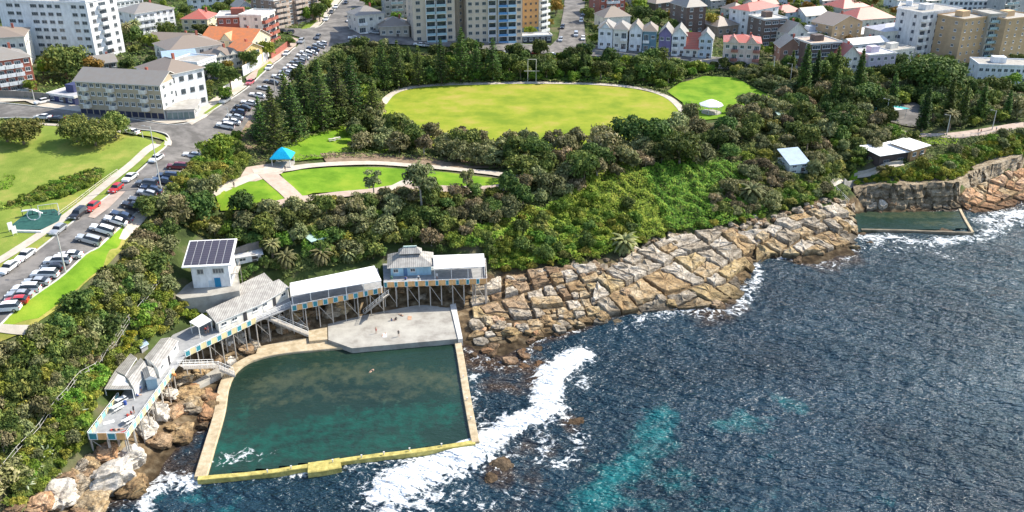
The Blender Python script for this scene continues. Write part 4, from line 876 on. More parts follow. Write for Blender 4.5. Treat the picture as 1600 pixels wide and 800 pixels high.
    for f in range(fl):
        zf = f*fh
        for k in range(nf):
            if (f, k) in skip: continue
            x = Lx*(k+.5)/nf
            if garage and f == 0:
                if k < garage:
                    g_ = MB(); ww = Lx/nf*.42; g_.box(x-ww, -.06, -.2, x+ww, -.003, fh*.72)
                    for q in range(4): g_.box(x-ww+.05, -.09, q*fh*.17, x+ww-.05, -.062, q*fh*.17+.06)
                    g_.build('garage_door', [garm or WHITE], t)
                continue
            if k in bal:
                o = ob('balcony', bal_mesh(Lx/nf*.92, 1.4, balm or WHITE, balg), t, (x, 0, zf+.1)) if f > 0 or not garage else None
                ob('window', win_mesh(Lx/nf*.7, fh*.68, frame, 3), t, (x, 0, zf+.15)); cnt += 1; continue
            if cnt < 95: ob('window', win_mesh(Lx/nf*.8 if k in wide else wv, wh, frame, 3 if k in wide else panes), t, (x, 0, zf+fh*.36)); cnt += 1
        for side in (0, 1):
            for k in range(ns):
                if cnt > 97: break
                y = depth*(k+.5)/ns; sp2 = depth/ns*.5
                ob('window', win_mesh(min(1.3, sp2), wh, frame, panes), t, (Lx+(.062 if sidewall else 0) if side else 0, y, zf+fh*.36), (0, 0, math.pi/2 if side else -math.pi/2)); cnt += 1
    if fl and name not in ('tower_block',) and not garage:
        dk = flat((.12, .1, .09)); MB().box(Lx*.5-.5+1.2, -.07, -.3, Lx*.5+.5+1.2, -.003, 2.0).build('door', [dk], t)
    if extra: extra(t, Lx, depth, Hh, fh)
    return t
def stack(col, m, frame=True):     # glazed balcony stack on the front of a tower
    def f(t, Lx, depth, Hh, fh):
        for (x0, x1, mm, d) in col:
            nn = int(round(Hh/fh))
            for k in range(nn):
                mb = MB(); a, b = Lx*x0, Lx*x1; z0 = k*fh
                mb.box(a, -d, z0-.15+.1, b, -.02, z0+.1, 0); mb.box(a, -d, z0+.102, b, -d+.06, z0+1.05, 1); mb.box(a, -d+.062, z0+.102, a+.15, -.02, z0+fh-.06, 0); mb.box(b-.15, -d+.062, z0+.102, b, -.02, z0+fh-.06, 0); mb.box(a+.2, -.05, z0+.15, b-.2, -.022, z0+fh*.85, 2)
                mb.build('balcony', [WHITE, mm, GLASS], t)
    return f
def b_(name, label, A, B, *a, **k): return bldg(name, label, A, B, *a, **k)
# upper left
b_('apartment_block', 'large white seven storey apartment block at the top left', (14,84), (150,92), 6, 15, WHT, 'flat', fl=7, nf=11, ns=3, frame=flat((.5,.5,.5)), win=(2.0,1.2), topat='B', wide=(1,4), cat='apartment block', skip=tuple((f,k) for f in range(7) for k in (0,3,8)))
b_('apartment_block', 'white end wing of the large white block, with balconies', (151,92), (196,80), 4, 12, WHT, 'flat', fl=7, nf=3, ns=2, bal=(1,), balm=WHT, frame=flat((.3,.3,.3)), cat='apartment block')
b_('apartment_house', 'low pale house with a brown tiled hip roof below the white block', (-30,112), (48,106), 62, 16, OFFW, 'hip', TILE_B, 2.4, 2, nf=6, cat='house')
b_('apartment_block', 'red brick flats with white balconies and grey hip roof at the left edge', (-12,150), (58,139), 98, 13, RED_BR, 'hip', TILE_G, 3, 4, nf=5, ns=2, bal=(1,2,3), balm=WHT, sidewall=ORANGE_BR, cat='apartment block', topat='A')
b_('apartment_block', 'long beige brick flats with white gable end by the road junction', (127,177), (258,187), 133, 11, BEIGE_BR, 'gable', TILE_G, 2.6, 4, nf=13, ns=3, bal=(1,5,10), balm=OFFW, garage=13, garm=flat((.04,.045,.08)), sidewall=WHT, cat='apartment block', win=(1.3,1.2), topat='B', ridge='x')
b_('apartment_house', 'white house with brown hip roof beside the beige flats', (270,178), (326,164), 118, 16, WHT, 'hip', TILE_B, 3, 3, nf=4, ns=3, frame=flat((.1,.1,.1)), cat='house')
b_('house', 'low garage with a flat pale roof in front of the white house', (262,187), (305,186), 172, 9, GREYW, 'skillion', CONC, .4, 1, nf=5, garage=5, garm=flat((.2,.25,.24)), cat='garage')
b_('carport', 'navy walled flat roofed shed beside the beige flats', (76,157), (118,164), 148, 12, NAVY, 'flat', flat((.4,.4,.42)), fl=1, nf=3, ns=1, cat='shed')
b_('house', 'blue walled house with a pale blue metal roof', (262,126), (312,122), 96, 12, BLUEW, 'skillion', TIN_BL, .8, 2, nf=4, ns=2)
b_('house', 'white boxy house with a grey glazed balcony left of the walled garden', (313,132), (342,120), 100, 10, WHT, 'flat', fl=2, nf=2, ns=2, bal=(0,1), balm=flat((.12,.13,.15)))
b_('house', 'wide house with dark brown hip roof behind the blue roofed house', (270,110), (352,98), 80, 16, OFFW, 'hip', TILE_B, 3.2, 2, nf=6, ns=2)
b_('house', 'cream cottage with a small gabled brown roof above the walled garden', (338,112), (378,104), 90, 9, OFFW, 'hip', TILE_B, 2.2, 2, nf=4, ns=1, dormer=2)
b_('house', 'cream house with the bright orange tiled roof', (318,82), (396,90), 60, 13, CREAM, 'gable', TILE_O, 3.2, 2, nf=6, ns=2, ridge='x', dormer=1, topat='A')
b_('house', 'yellow bay fronted house right of the orange tiled roof', (384,106), (412,98), 80, 8, YELW, 'gable', TILE_O, 2, 2, nf=2, ns=2, ridge='y')
b_('apartment_block', 'red brick flats with white balcony bands and a flat grey roof', (344,66), (412,66), 28, 12, RED_BR, 'flat', flat((.5,.47,.44)), fl=3, nf=6, ns=3, bal=(3,4,5), balm=WHT, cat='apartment block')
b_('apartment_block', 'cream corner wing of the red brick flats beside the street', (413,70), (434,60), 26, 9, OFFW, 'flat', flat((.5,.47,.44)), fl=4, nf=2, ns=2, bal=(0,1), balm=RED_BR, cat='apartment block')
b_('house', 'yellow house with a red pyramid roof at upper left', (286,48), (326,50), 30, 12, CREAM, 'hip', TILE_R, 3, 2, nf=3, ns=2)
b_('apartment_house', 'white two storey house with grey hip roof and verandah', (216,54), (276,44), 22, 14, WHT, 'hip', TILE_G, 2.6, 3, nf=6, ns=2, bal=(0,1,2), balm=WHT, cat='house')
b_('house', 'long low white building with a flat roof at the top left', (184,22), (226,16), 4, 12, WHT, 'flat', fl=2, nf=6, ns=1)
b_('house', 'low dark roofed row house with white framed windows', (232,74), (300,78), 62, 10, flat((.2,.16,.14)), 'gable', TILE_B, 1.8, 1, nf=9, ns=1)
b_('house', 'small grey shed roofed house behind the beige flats', (150,112), (184,108), 100, 9, GREYW, 'gable', TILE_G, 1.8, 1, nf=3, ns=1)
b_('house', 'white gabled house at the top beyond the red brick flats', (374,32), (398,30), 12, 9, WHT, 'gable', TILE_G, 2.4, 2, nf=2, ns=1, ridge='y')
b_('house', 'grey gabled house at the top beyond the red brick flats', (400,32), (430,30), 14, 9, OFFW, 'gable', TILE_G, 2.4, 2, nf=3, ns=1, ridge='y')
b_('apartment_block', 'brown flats with stepped balconies at the top of the street', (432,44), (500,30), 2, 14, flat((.3,.22,.17)), 'flat', flat((.35,.3,.27)), fl=5, nf=7, ns=3, bal=(0,1,3,4,6), balm=flat((.5,.42,.36)), cat='apartment block', topat='A')
b_('house', 'pale house at the top edge left of the brown flats', (300,16), (360,12), 0, 10, WHT, 'hip', TILE_G, 2, 2, nf=5, ns=1)
b_('house', 'brown roofed house at the very top left edge', (60,2), (150,0), -18, 12, OFFW, 'hip', TILE_B, 2.6, 2, nf=6, ns=1)
# garden walls on the upper street
def wall_(name, label, px, h, m, cat='wall', t_=.25, cap=None):
    P = [Vector(gp(*p)) for p in px]; mb = MB(); n = 0
    for a, b in zip(P, P[1:]):
        k = max(1, int((b-a).length/3)); 
        for i in range(k):
            p = a.lerp(b, i/k); q = a.lerp(b, (i+1)/k); p.z = H(p.x, p.y); q.z = H(q.x, q.y); d = (q-p).normalized(); s = Vector((-d.y, d.x, 0))*t_/2
            mb.prism([(p-s)[:2], (q-s)[:2], (q+s)[:2], (p+s)[:2]], [p.z-1, q.z-1, q.z-1, p.z-1], [p.z+h, q.z+h, q.z+h, p.z+h])
    o = mb.build(name, [m]); tag(o, label, cat); return o
wall_('garden_wall', 'tall white garden wall stepping down the upper street', [(380,118),(398,108),(418,92),(420,86)], 3.2, WHT)
wall_('garden_wall', 'white wall panel with dark gates beside the street', [(346,150),(362,140),(378,130)], 2.4, OFFW)
wall_('garden_wall', 'red brick wall below the cream corner flats', [(424,92),(436,84),(452,72)], 2.2, RED_BR)
wall_('garden_wall', 'dark retaining wall along the lower left side street', [(-10,152),(30,153),(70,156),(78,158)], 2.2, flat((.22,.2,.18)))
wall_('garden_wall', 'pale retaining wall in front of the terrace houses', [(930,84),(1000,92),(1075,100)], 1.6, flat((.4,.38,.35)))
# top centre
b_('house', 'white two storey house with a grey hip roof left of the towers', (560,52), (602,50), 25, 11, OFFW, 'hip', TILE_G, 3, 2, nf=3, ns=2, bal=(0,), chim=1)
b_('house', 'brown hip roofed house with verandah next to the white house', (594,56), (640,58), 42, 13, flat((.45,.4,.33)), 'hip', TILE_B, 3, 1, nf=4, ns=2)
b_('apartment_block', 'grey modern flats at the top edge behind the hip roofed houses', (602,28), (640,26), -4, 12, GREYW, 'flat', fl=3, nf=4, ns=1, bal=(1,2), balg=True, cat='apartment block')
b_('tower_block', 'pale tower with light blue glass balconies, left of two towers', (647,64), (712,64), -70, 16, PALE_BR, 'flat', fl=12, nf=4, ns=1, win=(1.8,1.4), skip=tuple((f,k) for f in range(12) for k in (1,2)), cat='tower block', extra=stack([(.30,.52,mat('balcony_glass', (.35,.5,.55)),1.4),(.54,.78,mat('balcony_glass',(.3,.3,.3)),1.4)], None), frame=flat((.4,.4,.4)))
b_('tower_block', 'beige wing of the pale tower, facing the street', (716,60), (734,52), -70, 12, PALE_BR, 'flat', fl=12, nf=2, ns=1, cat='tower block', frame=WHITE)
b_('house', 'low building with tan tiled roof between the two towers', (714,50), (742,50), 34, 10, OFFW, 'hip', flat((.5,.33,.22)), 2, 1, nf=3, ns=1)
b_('tower_block', 'brick and blue glass tower with grey panels, right of two towers', (730,66), (816,66), -70, 18, PALE_BR, 'flat', fl=12, nf=8, ns=1, win=(1.6,1.3), cat='tower block', skip=tuple((f,k) for f in range(12) for k in (3,4,5,6)), extra=stack([(.38,.52,mat('pale_panel',(.5,.52,.56)),1.0),(.56,.72,mat('blue_panel',(.12,.3,.55)),1.4),(.73,.88,mat('pale_blue_panel',(.4,.6,.75)),1.4)], None), frame=flat((.4,.4,.4)))
b_('tower_block', 'orange brick wing with blue base at the right of the towers', (817,52), (841,50), -70, 12, ORANGE_BR, 'flat', fl=12, nf=3, ns=1, win=(1.1,1.1), cat='tower block', basem=flat((.1,.25,.42)), frame=flat((.5,.3,.15)))
b_('tower_block', 'white balcony end of the orange brick wing', (842,50), (856,46), -70, 10, OFFW, 'flat', fl=12, nf=1, ns=1, bal=(0,), cat='tower block')
b_('garage_block', 'low dark basement podium under the orange wing', (816,66), (862,66), 58, 6, flat((.06,.06,.07)), 'flat', flat((.5,.5,.48)), fl=1, nf=5, ns=1, cat='podium')
# terrace houses
b_('terrace_house', 'white terrace house with blue trim, first in the row by the side street', (934,76), (956,78), 44, 11, WHT, 'hip', TILE_G, 2.6, 2, nf=2, ns=2, dormer=1, group='terrace houses facing the oval', cat='house')
b_('terrace_house', 'cream terrace house with deep shaded balcony', (957,78), (979,80), 46, 11, OFFW, 'hip', TILE_G, 2.6, 2, nf=2, ns=1, bal=(1,), dormer=0, group='terrace houses facing the oval', cat='house')
b_('terrace_house', 'white gabled terrace house in the middle pair', (982,79), (1002,81), 47, 11, WHT, 'gable', TILE_B, 2.8, 2, nf=2, ns=1, ridge='y', group='terrace houses facing the oval', cat='house')
b_('terrace_house', 'dark teal terrace house in the middle pair', (1003,82), (1024,84), 49, 11, TEALW, 'hip', TILE_B, 2.8, 2, nf=2, ns=1, bal=(0,), group='terrace houses facing the oval', cat='house')
b_('terrace_house', 'purple terrace house in the row', (1028,84), (1047,86), 52, 11, PURP, 'gable', TILE_G, 2.8, 2, nf=2, ns=1, ridge='y', group='terrace houses facing the oval', cat='house')
b_('terrace_house', 'white pointed gable terrace house with green trim', (1048,86), (1070,88), 54, 11, WHT, 'gable', TILE_G, 3, 3, nf=2, ns=1, ridge='y', bal=(0,), group='terrace houses facing the oval', cat='house')
b_('house', 'small house front with bright red steep roof', (1069,88), (1090,90), 74, 7, OFFW, 'gable', TILE_R, 5.5, 1, nf=2, ns=1, ridge='x', group=None)
b_('house', 'pale blue and white gabled house right of the red steep roof', (1090,90), (1111,92), 60, 10, LBLUE, 'gable', TILE_G, 2.8, 3, nf=2, ns=1, ridge='y')
b_('apartment_house', 'pink rendered three storey house with red tiled edge roof', (1128,106), (1184,110), 66, 13, PINKW, 'hip', TILE_R, 2.2, 3, nf=5, ns=2, bal=(1,4), balm=flat((.35,.15,.12)), dormer=2, cat='apartment house')
# upper right rows
b_('apartment_block', 'dark brown brick flats with pyramid roof behind the terraces', (1070,54), (1100,52), 12, 14, BROWN_BR, 'hip', TILE_G, 5, 4, nf=2, ns=2, cat='apartment block', win=(1.6,1.6))
b_('house', 'tan hip roofed house behind the white terrace', (944,48), (984,46), 28, 11, OFFW, 'hip', TILE_B, 4, 1, nf=3, ns=1)
b_('apartment_block', 'red brick and white flats at the top right of the side street', (936,26), (976,24), -4, 11, RED_BR, 'flat', fl=3, nf=4, ns=1, bal=(1,2), balm=WHT, cat='apartment block')
b_('apartment_block', 'brown roofed brick house at the top edge right of the terraces', (1024,22), (1060,18), 6, 11, BROWN_BR, 'hip', TILE_B, 3, 2, nf=3, ns=1, cat='house')
b_('house', 'dull brown hip roofed house behind the pink house', (1120,58), (1152,54), 42, 12, flat((.35,.28,.22)), 'hip', TILE_B, 3.5, 1, nf=3, ns=1)
b_('apartment_house', 'white rendered house with red roof edge at upper right', (1167,58), (1212,50), 18, 11, WHT, 'hip', TILE_R, 2.4, 4, nf=3, ns=2, cat='apartment house')
b_('apartment_block', 'brown brick flats with pale window panels, behind the green tree', (1190,74), (1224,72), 32, 12, BROWN_BR, 'flat', flat((.55,.52,.45)), fl=4, nf=3, ns=2, wide=(0,1,2), frame=WHITE, cat='apartment block')
b_('house', 'cream gabled house with green bay window', (1226,80), (1258,78), 52, 11, OFFW, 'gable', TILE_G, 4, 3, nf=2, ns=1, ridge='y')
b_('house', 'small brick gabled house at the roadside below the cream gable', (1216,104), (1250,106), 74, 10, brick('brown_red_brick',(.3,.17,.12),(.26,.14,.1)), 'gable', TILE_G, 3.6, 2, nf=2, ns=2, ridge='y', bal=(1,))
b_('apartment_block', 'dark brown flats with a grid of white windows', (1262,116), (1308,114), 70, 12, flat((.13,.10,.09)), 'flat', flat((.5,.38,.3)), fl=4, nf=3, ns=2, wide=(0,1,2), frame=WHITE, win=(2.6,1.6), cat='apartment block', panes=3)
b_('house', 'white flat roofed house with dark openings behind the dark flats', (1256,72), (1300,70), 54, 10, flat((.55,.57,.62)), 'flat', flat((.6,.62,.65)), fl=2, nf=4, ns=1)
b_('apartment_block', 'tan brick flats with a wide blank side wall', (1296,76), (1342,72), 40, 12, TAN_BR, 'gable', TILE_B, 3.4, 4, nf=4, ns=2, ridge='y', cat='apartment block', win=(1.1,1.1))
b_('house', 'wide house with a bright red hip roof at upper right', (1336,44), (1396,42), 32, 16, OFFW, 'hip', TILE_R, 4.5, 1, nf=5, ns=1)
b_('house', 'second red hip roofed house, further up the hill', (1316,26), (1356,24), 14, 14, OFFW, 'hip', TILE_R, 4, 1, nf=4, ns=1)
b_('house', 'white house with curved pale roof in the upper right rows', (1342,66), (1376,64), 54, 9, WHT, 'hip', TIN_W, 2, 1, nf=3, ns=1)
b_('house', 'white house with red gable roof facing the pines', (1311,122), (1338,122), 88, 10, OFFW, 'gable', TILE_R, 3.8, 3, nf=2, ns=2, ridge='y', bal=(0,))
b_('house', 'lilac white house with arched windows beside the fig tree', (1352,124), (1394,122), 88, 11, LILAC, 'flat', flat((.75,.75,.75)), fl=3, nf=4, ns=1, group=None)
b_('house', 'long white low roofed house above the lilac house', (1330,92), (1384,90), 70, 9, WHT, 'gable', TIN_W, 1.6, 2, nf=5, ns=1)
b_('house', 'cream two storey house left of the white flats', (1376,84), (1424,80), 50, 12, flat((.7,.68,.6)), 'hip', flat((.5,.5,.55)), 2.2, 2, nf=3, ns=1, wide=(1,))
b_('house', 'pale low house below the cream house', (1384,104), (1424,100), 82, 9, OFFW, 'flat', fl=2, nf=4, ns=1)
b_('apartment_block', 'tall white flats with blank side wall at upper right', (1394,66), (1426,70), 12, 14, WHT, 'flat', fl=5, nf=2, ns=2, cat='apartment block', frame=flat((.3,.3,.35)))
b_('apartment_block', 'white flats with dark paired windows next to the tan towers', (1428,92), (1488,84), 22, 13, flat((.68,.67,.66)), 'flat', fl=6, nf=6, ns=2, bal=(0,), cat='apartment block', frame=flat((.2,.2,.25)))
b_('tower_block', 'tan brick tower, left one of the pair', (1492,100), (1530,96), 32, 13, TAN_BR, 'flat', fl=6, nf=4, ns=2, win=(1.0,1.1), cat='tower block')
b_('tower_block', 'glass balcony link between the two tan brick towers', (1531,98), (1556,98), 24, 11, flat((.45,.42,.36)), 'flat', fl=7, nf=2, ns=1, bal=(0,1), balm=flat((.3,.38,.33)), balg=True, cat='tower block')
b_('tower_block', 'tan brick tower at the right edge of the view', (1557,102), (1604,96), 32, 13, TAN_BR, 'flat', fl=7, nf=4, ns=2, win=(1.0,1.1), cat='tower block')
b_('apartment_block', 'long white building with square windows beyond the flats', (1478,30), (1560,34), 2, 10, WHT, 'flat', fl=4, nf=11, ns=1, cat='apartment block', frame=flat((.2,.2,.3)))
b_('apartment_block', 'grey glazed building at the top right corner', (1562,40), (1600,36), -4, 10, GREYW, 'flat', fl=4, nf=4, ns=1, bal=(0,1), balg=True, cat='apartment block')
b_('house', 'white parapet building with small windows at the right edge', (1524,128), (1610,134), 102, 12, WHT, 'flat', fl=2, nf=9, ns=1)
b_('house', 'small low white building left of the long white one', (1512,118), (1526,122), 104, 8, WHT, 'flat', fl=1, nf=1, ns=1)
k = 0
for (px, py, w_, rm, wl, ln) in [(1180,22,34,TILE_R,OFFW,'red roofed cottage at the top behind the white house'),(1218,34,34,TILE_R,LBLUE,'red roofed pale blue cottage in the upper rows'),(1258,38,34,TILE_G,WHT,'white gabled cottage with grey roof in the upper rows'),(1236,10,40,TILE_G,WHT,'grey roofed white house at the top edge'),(1284,14,30,TILE_B,OFFW,'brown roofed house at the top edge'),(1400,14,44,TILE_G,WHT,'low white house at the top edge near the red roofs'),(1446,14,34,TILE_B,OFFW,'brown roofed house at the top edge left of the long white building'),(990,10,26,TILE_B,OFFW,'brown roofed house at the top above the terraces'),(1110,14,26,TILE_G,GREYW,'grey house at the top beside the yellow tree'),(1146,30,22,TILE_B,OFFW,'small brown roofed house behind the bare tree'),(250,100,26,TILE_G,OFFW,'small grey roofed house between the beige flats and the palm'),(520,10,1,None,None,None)]:
    if rm is None: continue
    b_('cottage', ln, (px,py), (px+w_,py-1), py-13, 10, wl, 'hip' if k % 2 else 'gable', rm, 3.0, 2, nf=3, ns=1, cat='house', ridge='xy'[k % 2]); k += 1
for k, ring in enumerate(TOWN):
    zone(ring, [('bush',3),('dark',3),('olive',2),('autumn',.5)], 5.6 if k != 1 else 5.5, (.6, 1.15), where='town'+'abc'[k], n=2500, maxn=(130, 60, 180)[k])
# ------------------------------------------------------------ labels for the plants that grow in masses
ZT = {'lawnleft': 'low spreading tree at the left edge of the lawn', 'lawnright': 'spreading tree in the grove by the bend of the lawn path',
 'verge': 'between the car park verge and cliff fence', 'gully': 'on the bank between cliff fence and baths', 'park_slope': 'on the slope below the park lawn',
 'car_park_bank': 'on the bank beside the upper car park', 'oval_grove': 'in the grove between oval and park path', 'middle_grove': 'in the grey grove right of the park lawn', 'shore_bank': 'on the green bank above the rock shelf',
 'ravine': 'at the edge of the ravine near the tall palm', 'headland_wood': 'in the wooded headland right of the oval', 'clubhouse_scrub': 'near the dark clubhouse and blue hut', 'clubhouse_bank': 'on the cliff top behind the small pool',
 'oval_bank': 'on the planted bank behind the oval', 'pine_wood': 'among the pines left of the oval', 'lawn_bed': 'in the planted bed on the left lawn', 'towna': 'in the upper left gardens', 'townb': 'around the towers at top centre', 'townc': 'in the upper right gardens'}
KT = {'coastal_banksia': 'grey green bushy tree', 'coastal_shrub': 'olive green shrub', 'tea_tree': 'brownish pale stemmed tree', 'evergreen_tree': 'dark green round tree', 'leafy_shrub': 'bright green leafy shrub', 'flowering_shrub': 'yellow green low shrub', 'garden_tree': 'fresh green garden tree', 'autumn_tree': 'yellow brown autumn tree', 'wattle_bush': 'yellowish olive bush', 'myrtle_tree': 'mid green round tree', 'spreading_tree': 'broad olive tree'}
from collections import defaultdict
GB = defaultdict(list)
for t in TREES:
    if t.name not in INFO: continue
    GB[(INFO[t.name][0], t.name.split('.')[0])].append(t)
cover('undergrowth', [(0,150),(0,-5),(520,-5),(470,50),(400,100),(330,160),(262,184),(130,164)], leafmat('garden_leaves', (.03, .06, .015), (.22, .25, .06), (.10, .14, .03)), 1.6, .6, .8, 'hedges and garden plants between the houses at upper left', seed=78)
cover('undergrowth', [(915,84),(915,-5),(1600,-5),(1600,130),(1450,125),(1200,98)], leafmat('garden_leaves', (.03, .06, .015), (.22, .25, .06), (.10, .14, .03)), 1.2, .65, .8, 'hedges and garden plants between the houses at upper right', seed=79)
for (zn, nm), L_ in GB.items():
    L_.sort(key=lambda t: INFO[t.name][1]); n = len(L_); g = '%ss %s' % (KT[nm], ZT[zn] if not zn.startswith('lawn') or zn == 'lawn_bed' else 'on the left lawn')
    base = '%s %s' % (KT[nm], ZT[zn]) if zn not in ('lawnleft', 'lawnright') else ZT[zn]
    big = max(L_, key=lambda t: t.scale[0])
    for i, t in enumerate(L_):
        t['group'] = g
        if n == 1: t['label'] = base
        elif i == 0: t['label'] = 'leftmost '+base
        elif i == n-1: t['label'] = 'rightmost '+base
        elif n == 3 or (i == 1 and n > 3 and n <= 5): t['label'] = ('middle ' if n == 3 else 'second from left ')+base
        elif t is big: t['label'] = 'largest '+base
        else: t['label'] = 'one of the many '+base if len(base.split()) <= 12 else base
for t in TREES:
    for k in ('done',):
        if k in t: del t[k]
PN = defaultdict(list)
for o in bpy.data.objects:
    if o.name.startswith('norfolk_pine'): PN[o['group']].append(o)
ORD = ['leftmost', 'second from left', 'third from left', 'fourth from left', 'fifth from left', 'sixth from left', 'seventh from left', 'eighth from left', 'ninth from left', 'tenth from left']
for g, L_ in PN.items():
    L_.sort(key=lambda o: proj(o.location.x, o.location.y, o.location.z)[0]); n = len(L_)
    for i, o in enumerate(L_):
        w_ = ORD[i] if i < n/2 and i < 10 else ORD[n-1-i].replace('left', 'right') if n-1-i < 10 else 'middle'
        o['label'] = '%s of the %s' % (w_, 'dark layered pines around the oval' if 'oval' in g else 'narrow dark pines on the right headland')
print('TREES', len(TREES))
# ------------------------------------------------------------ rocks
def rockmat(name, c1, c2, c3, stain=(.10, .075, .05)):
    m = bpy.data.materials.new(name); m.use_nodes = True; nt = m.node_tree; N = nt.nodes; L = nt.links; b = N['Principled BSDF']; b.inputs['Roughness'].default_value = .9; b.inputs['Specular IOR Level'].default_value = .15
    g = N.new('ShaderNodeNewGeometry'); oi = N.new('ShaderNodeObjectInfo')
    def noise(sc, det, rough=.65, st=None):
        n = N.new('ShaderNodeTexNoise'); n.inputs['Scale'].default_value = sc; n.inputs['Detail'].default_value = det; n.inputs['Roughness'].default_value = rough
        if st: mp = N.new('ShaderNodeMapping'); mp.inputs['Scale'].default_value = st; L.new(g.outputs['Position'], mp.inputs['Vector']); L.new(mp.outputs[0], n.inputs['Vector'])
        else: L.new(g.outputs['Position'], n.inputs['Vector'])
        return n
    n1 = noise(.35, 8); add = N.new('ShaderNodeMath'); add.operation = 'MULTIPLY_ADD'; L.new(oi.outputs['Random'], add.inputs[0]); add.inputs[1].default_value = .22; L.new(n1.outputs['Fac'], add.inputs[2])
    r = N.new('ShaderNodeValToRGB'); e = r.color_ramp.elements; e[0].position = .40; e[0].color = (*c1, 1); e[1].position = .78; e[1].color = (*c3, 1); x = e.new(.58); x.color = (*c2, 1); L.new(add.outputs[0], r.inputs['Fac'])
    n2 = noise(1.3, 9, .72, (1, 1, 2.4)); r2 = N.new('ShaderNodeValToRGB'); e = r2.color_ramp.elements; e[0].position = .36; e[0].color = (1, 1, 1, 1); e[1].position = .52; e[1].color = (0, 0, 0, 1); L.new(n2.outputs['Fac'], r2.inputs['Fac'])
    mx = N.new('ShaderNodeMix'); mx.data_type = 'RGBA'; ml = N.new('ShaderNodeMath'); ml.operation = 'MULTIPLY'; ml.inputs[1].default_value = .75; L.new(r2.outputs[0], ml.inputs[0]); L.new(ml.outputs[0], mx.inputs[0]); L.new(r.outputs[0], mx.inputs[6]); mx.inputs[7].default_value = (*stain, 1)
    vo = N.new('ShaderNodeTexVoronoi'); vo.feature = 'DISTANCE_TO_EDGE'; vo.inputs['Scale'].default_value = .42; vv = N.new('ShaderNodeVectorMath'); vv.operation = 'MULTIPLY_ADD'; L.new(n2.outputs['Color'], vv.inputs[0]); vv.inputs[1].default_value = (1.6, 1.6, 1.6); L.new(g.outputs['Position'], vv.inputs[2]); L.new(vv.outputs[0], vo.inputs['Vector'])
    vc = N.new('ShaderNodeMapRange'); vc.inputs['From Max'].default_value = .07; vc.inputs['To Min'].default_value = .8; vc.inputs['To Max'].default_value = 0; L.new(vo.outputs['Distance'], vc.inputs['Value']); mm = N.new('ShaderNodeMath'); mm.operation = 'MAXIMUM'; L.new(ml.outputs[0], mm.inputs[0]); L.new(vc.outputs[0], mm.inputs[1]); L.new(mm.outputs[0], mx.inputs[0])
    sx = N.new('ShaderNodeSeparateXYZ'); L.new(g.outputs['Position'], sx.inputs[0]); ad = N.new('ShaderNodeMath'); ad.operation = 'MULTIPLY_ADD'; L.new(n1.outputs['Fac'], ad.inputs[0]); ad.inputs[1].default_value = -1.2; L.new(sx.outputs['Z'], ad.inputs[2])
    wet = N.new('ShaderNodeMapRange'); wet.inputs['From Min'].default_value = -.1; wet.inputs['From Max'].default_value = .9; wet.inputs['To Min'].default_value = .33; L.new(ad.outputs[0], wet.inputs['Value'])
    mu = N.new('ShaderNodeMix'); mu.data_type = 'RGBA'; mu.blend_type = 'MULTIPLY'; mu.inputs[0].default_value = 1; L.new(mx.outputs[2], mu.inputs[6]); L.new(wet.outputs[0], mu.inputs[7]); L.new(mu.outputs[2], b.inputs['Base Color'])
    bp = N.new('ShaderNodeBump'); bp.inputs['Strength'].default_value = .9; bp.inputs['Distance'].default_value = .35; L.new(n2.outputs['Fac'], bp.inputs['Height']); L.new(bp.outputs[0], b.inputs['Normal'])
    return m
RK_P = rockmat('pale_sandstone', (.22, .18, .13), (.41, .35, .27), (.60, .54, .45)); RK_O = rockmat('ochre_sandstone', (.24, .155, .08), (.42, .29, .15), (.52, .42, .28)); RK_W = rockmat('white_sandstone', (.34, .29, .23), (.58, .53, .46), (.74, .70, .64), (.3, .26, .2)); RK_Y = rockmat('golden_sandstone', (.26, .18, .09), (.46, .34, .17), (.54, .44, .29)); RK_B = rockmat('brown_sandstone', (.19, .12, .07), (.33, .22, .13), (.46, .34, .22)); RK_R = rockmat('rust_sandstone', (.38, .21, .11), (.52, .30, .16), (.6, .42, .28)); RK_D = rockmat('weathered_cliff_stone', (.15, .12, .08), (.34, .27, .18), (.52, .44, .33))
def fb(x, y, z, s=1.0): return mnoise.fractal(Vector((x*s, y*s, z*s)), 1.0, 2.0, 4)
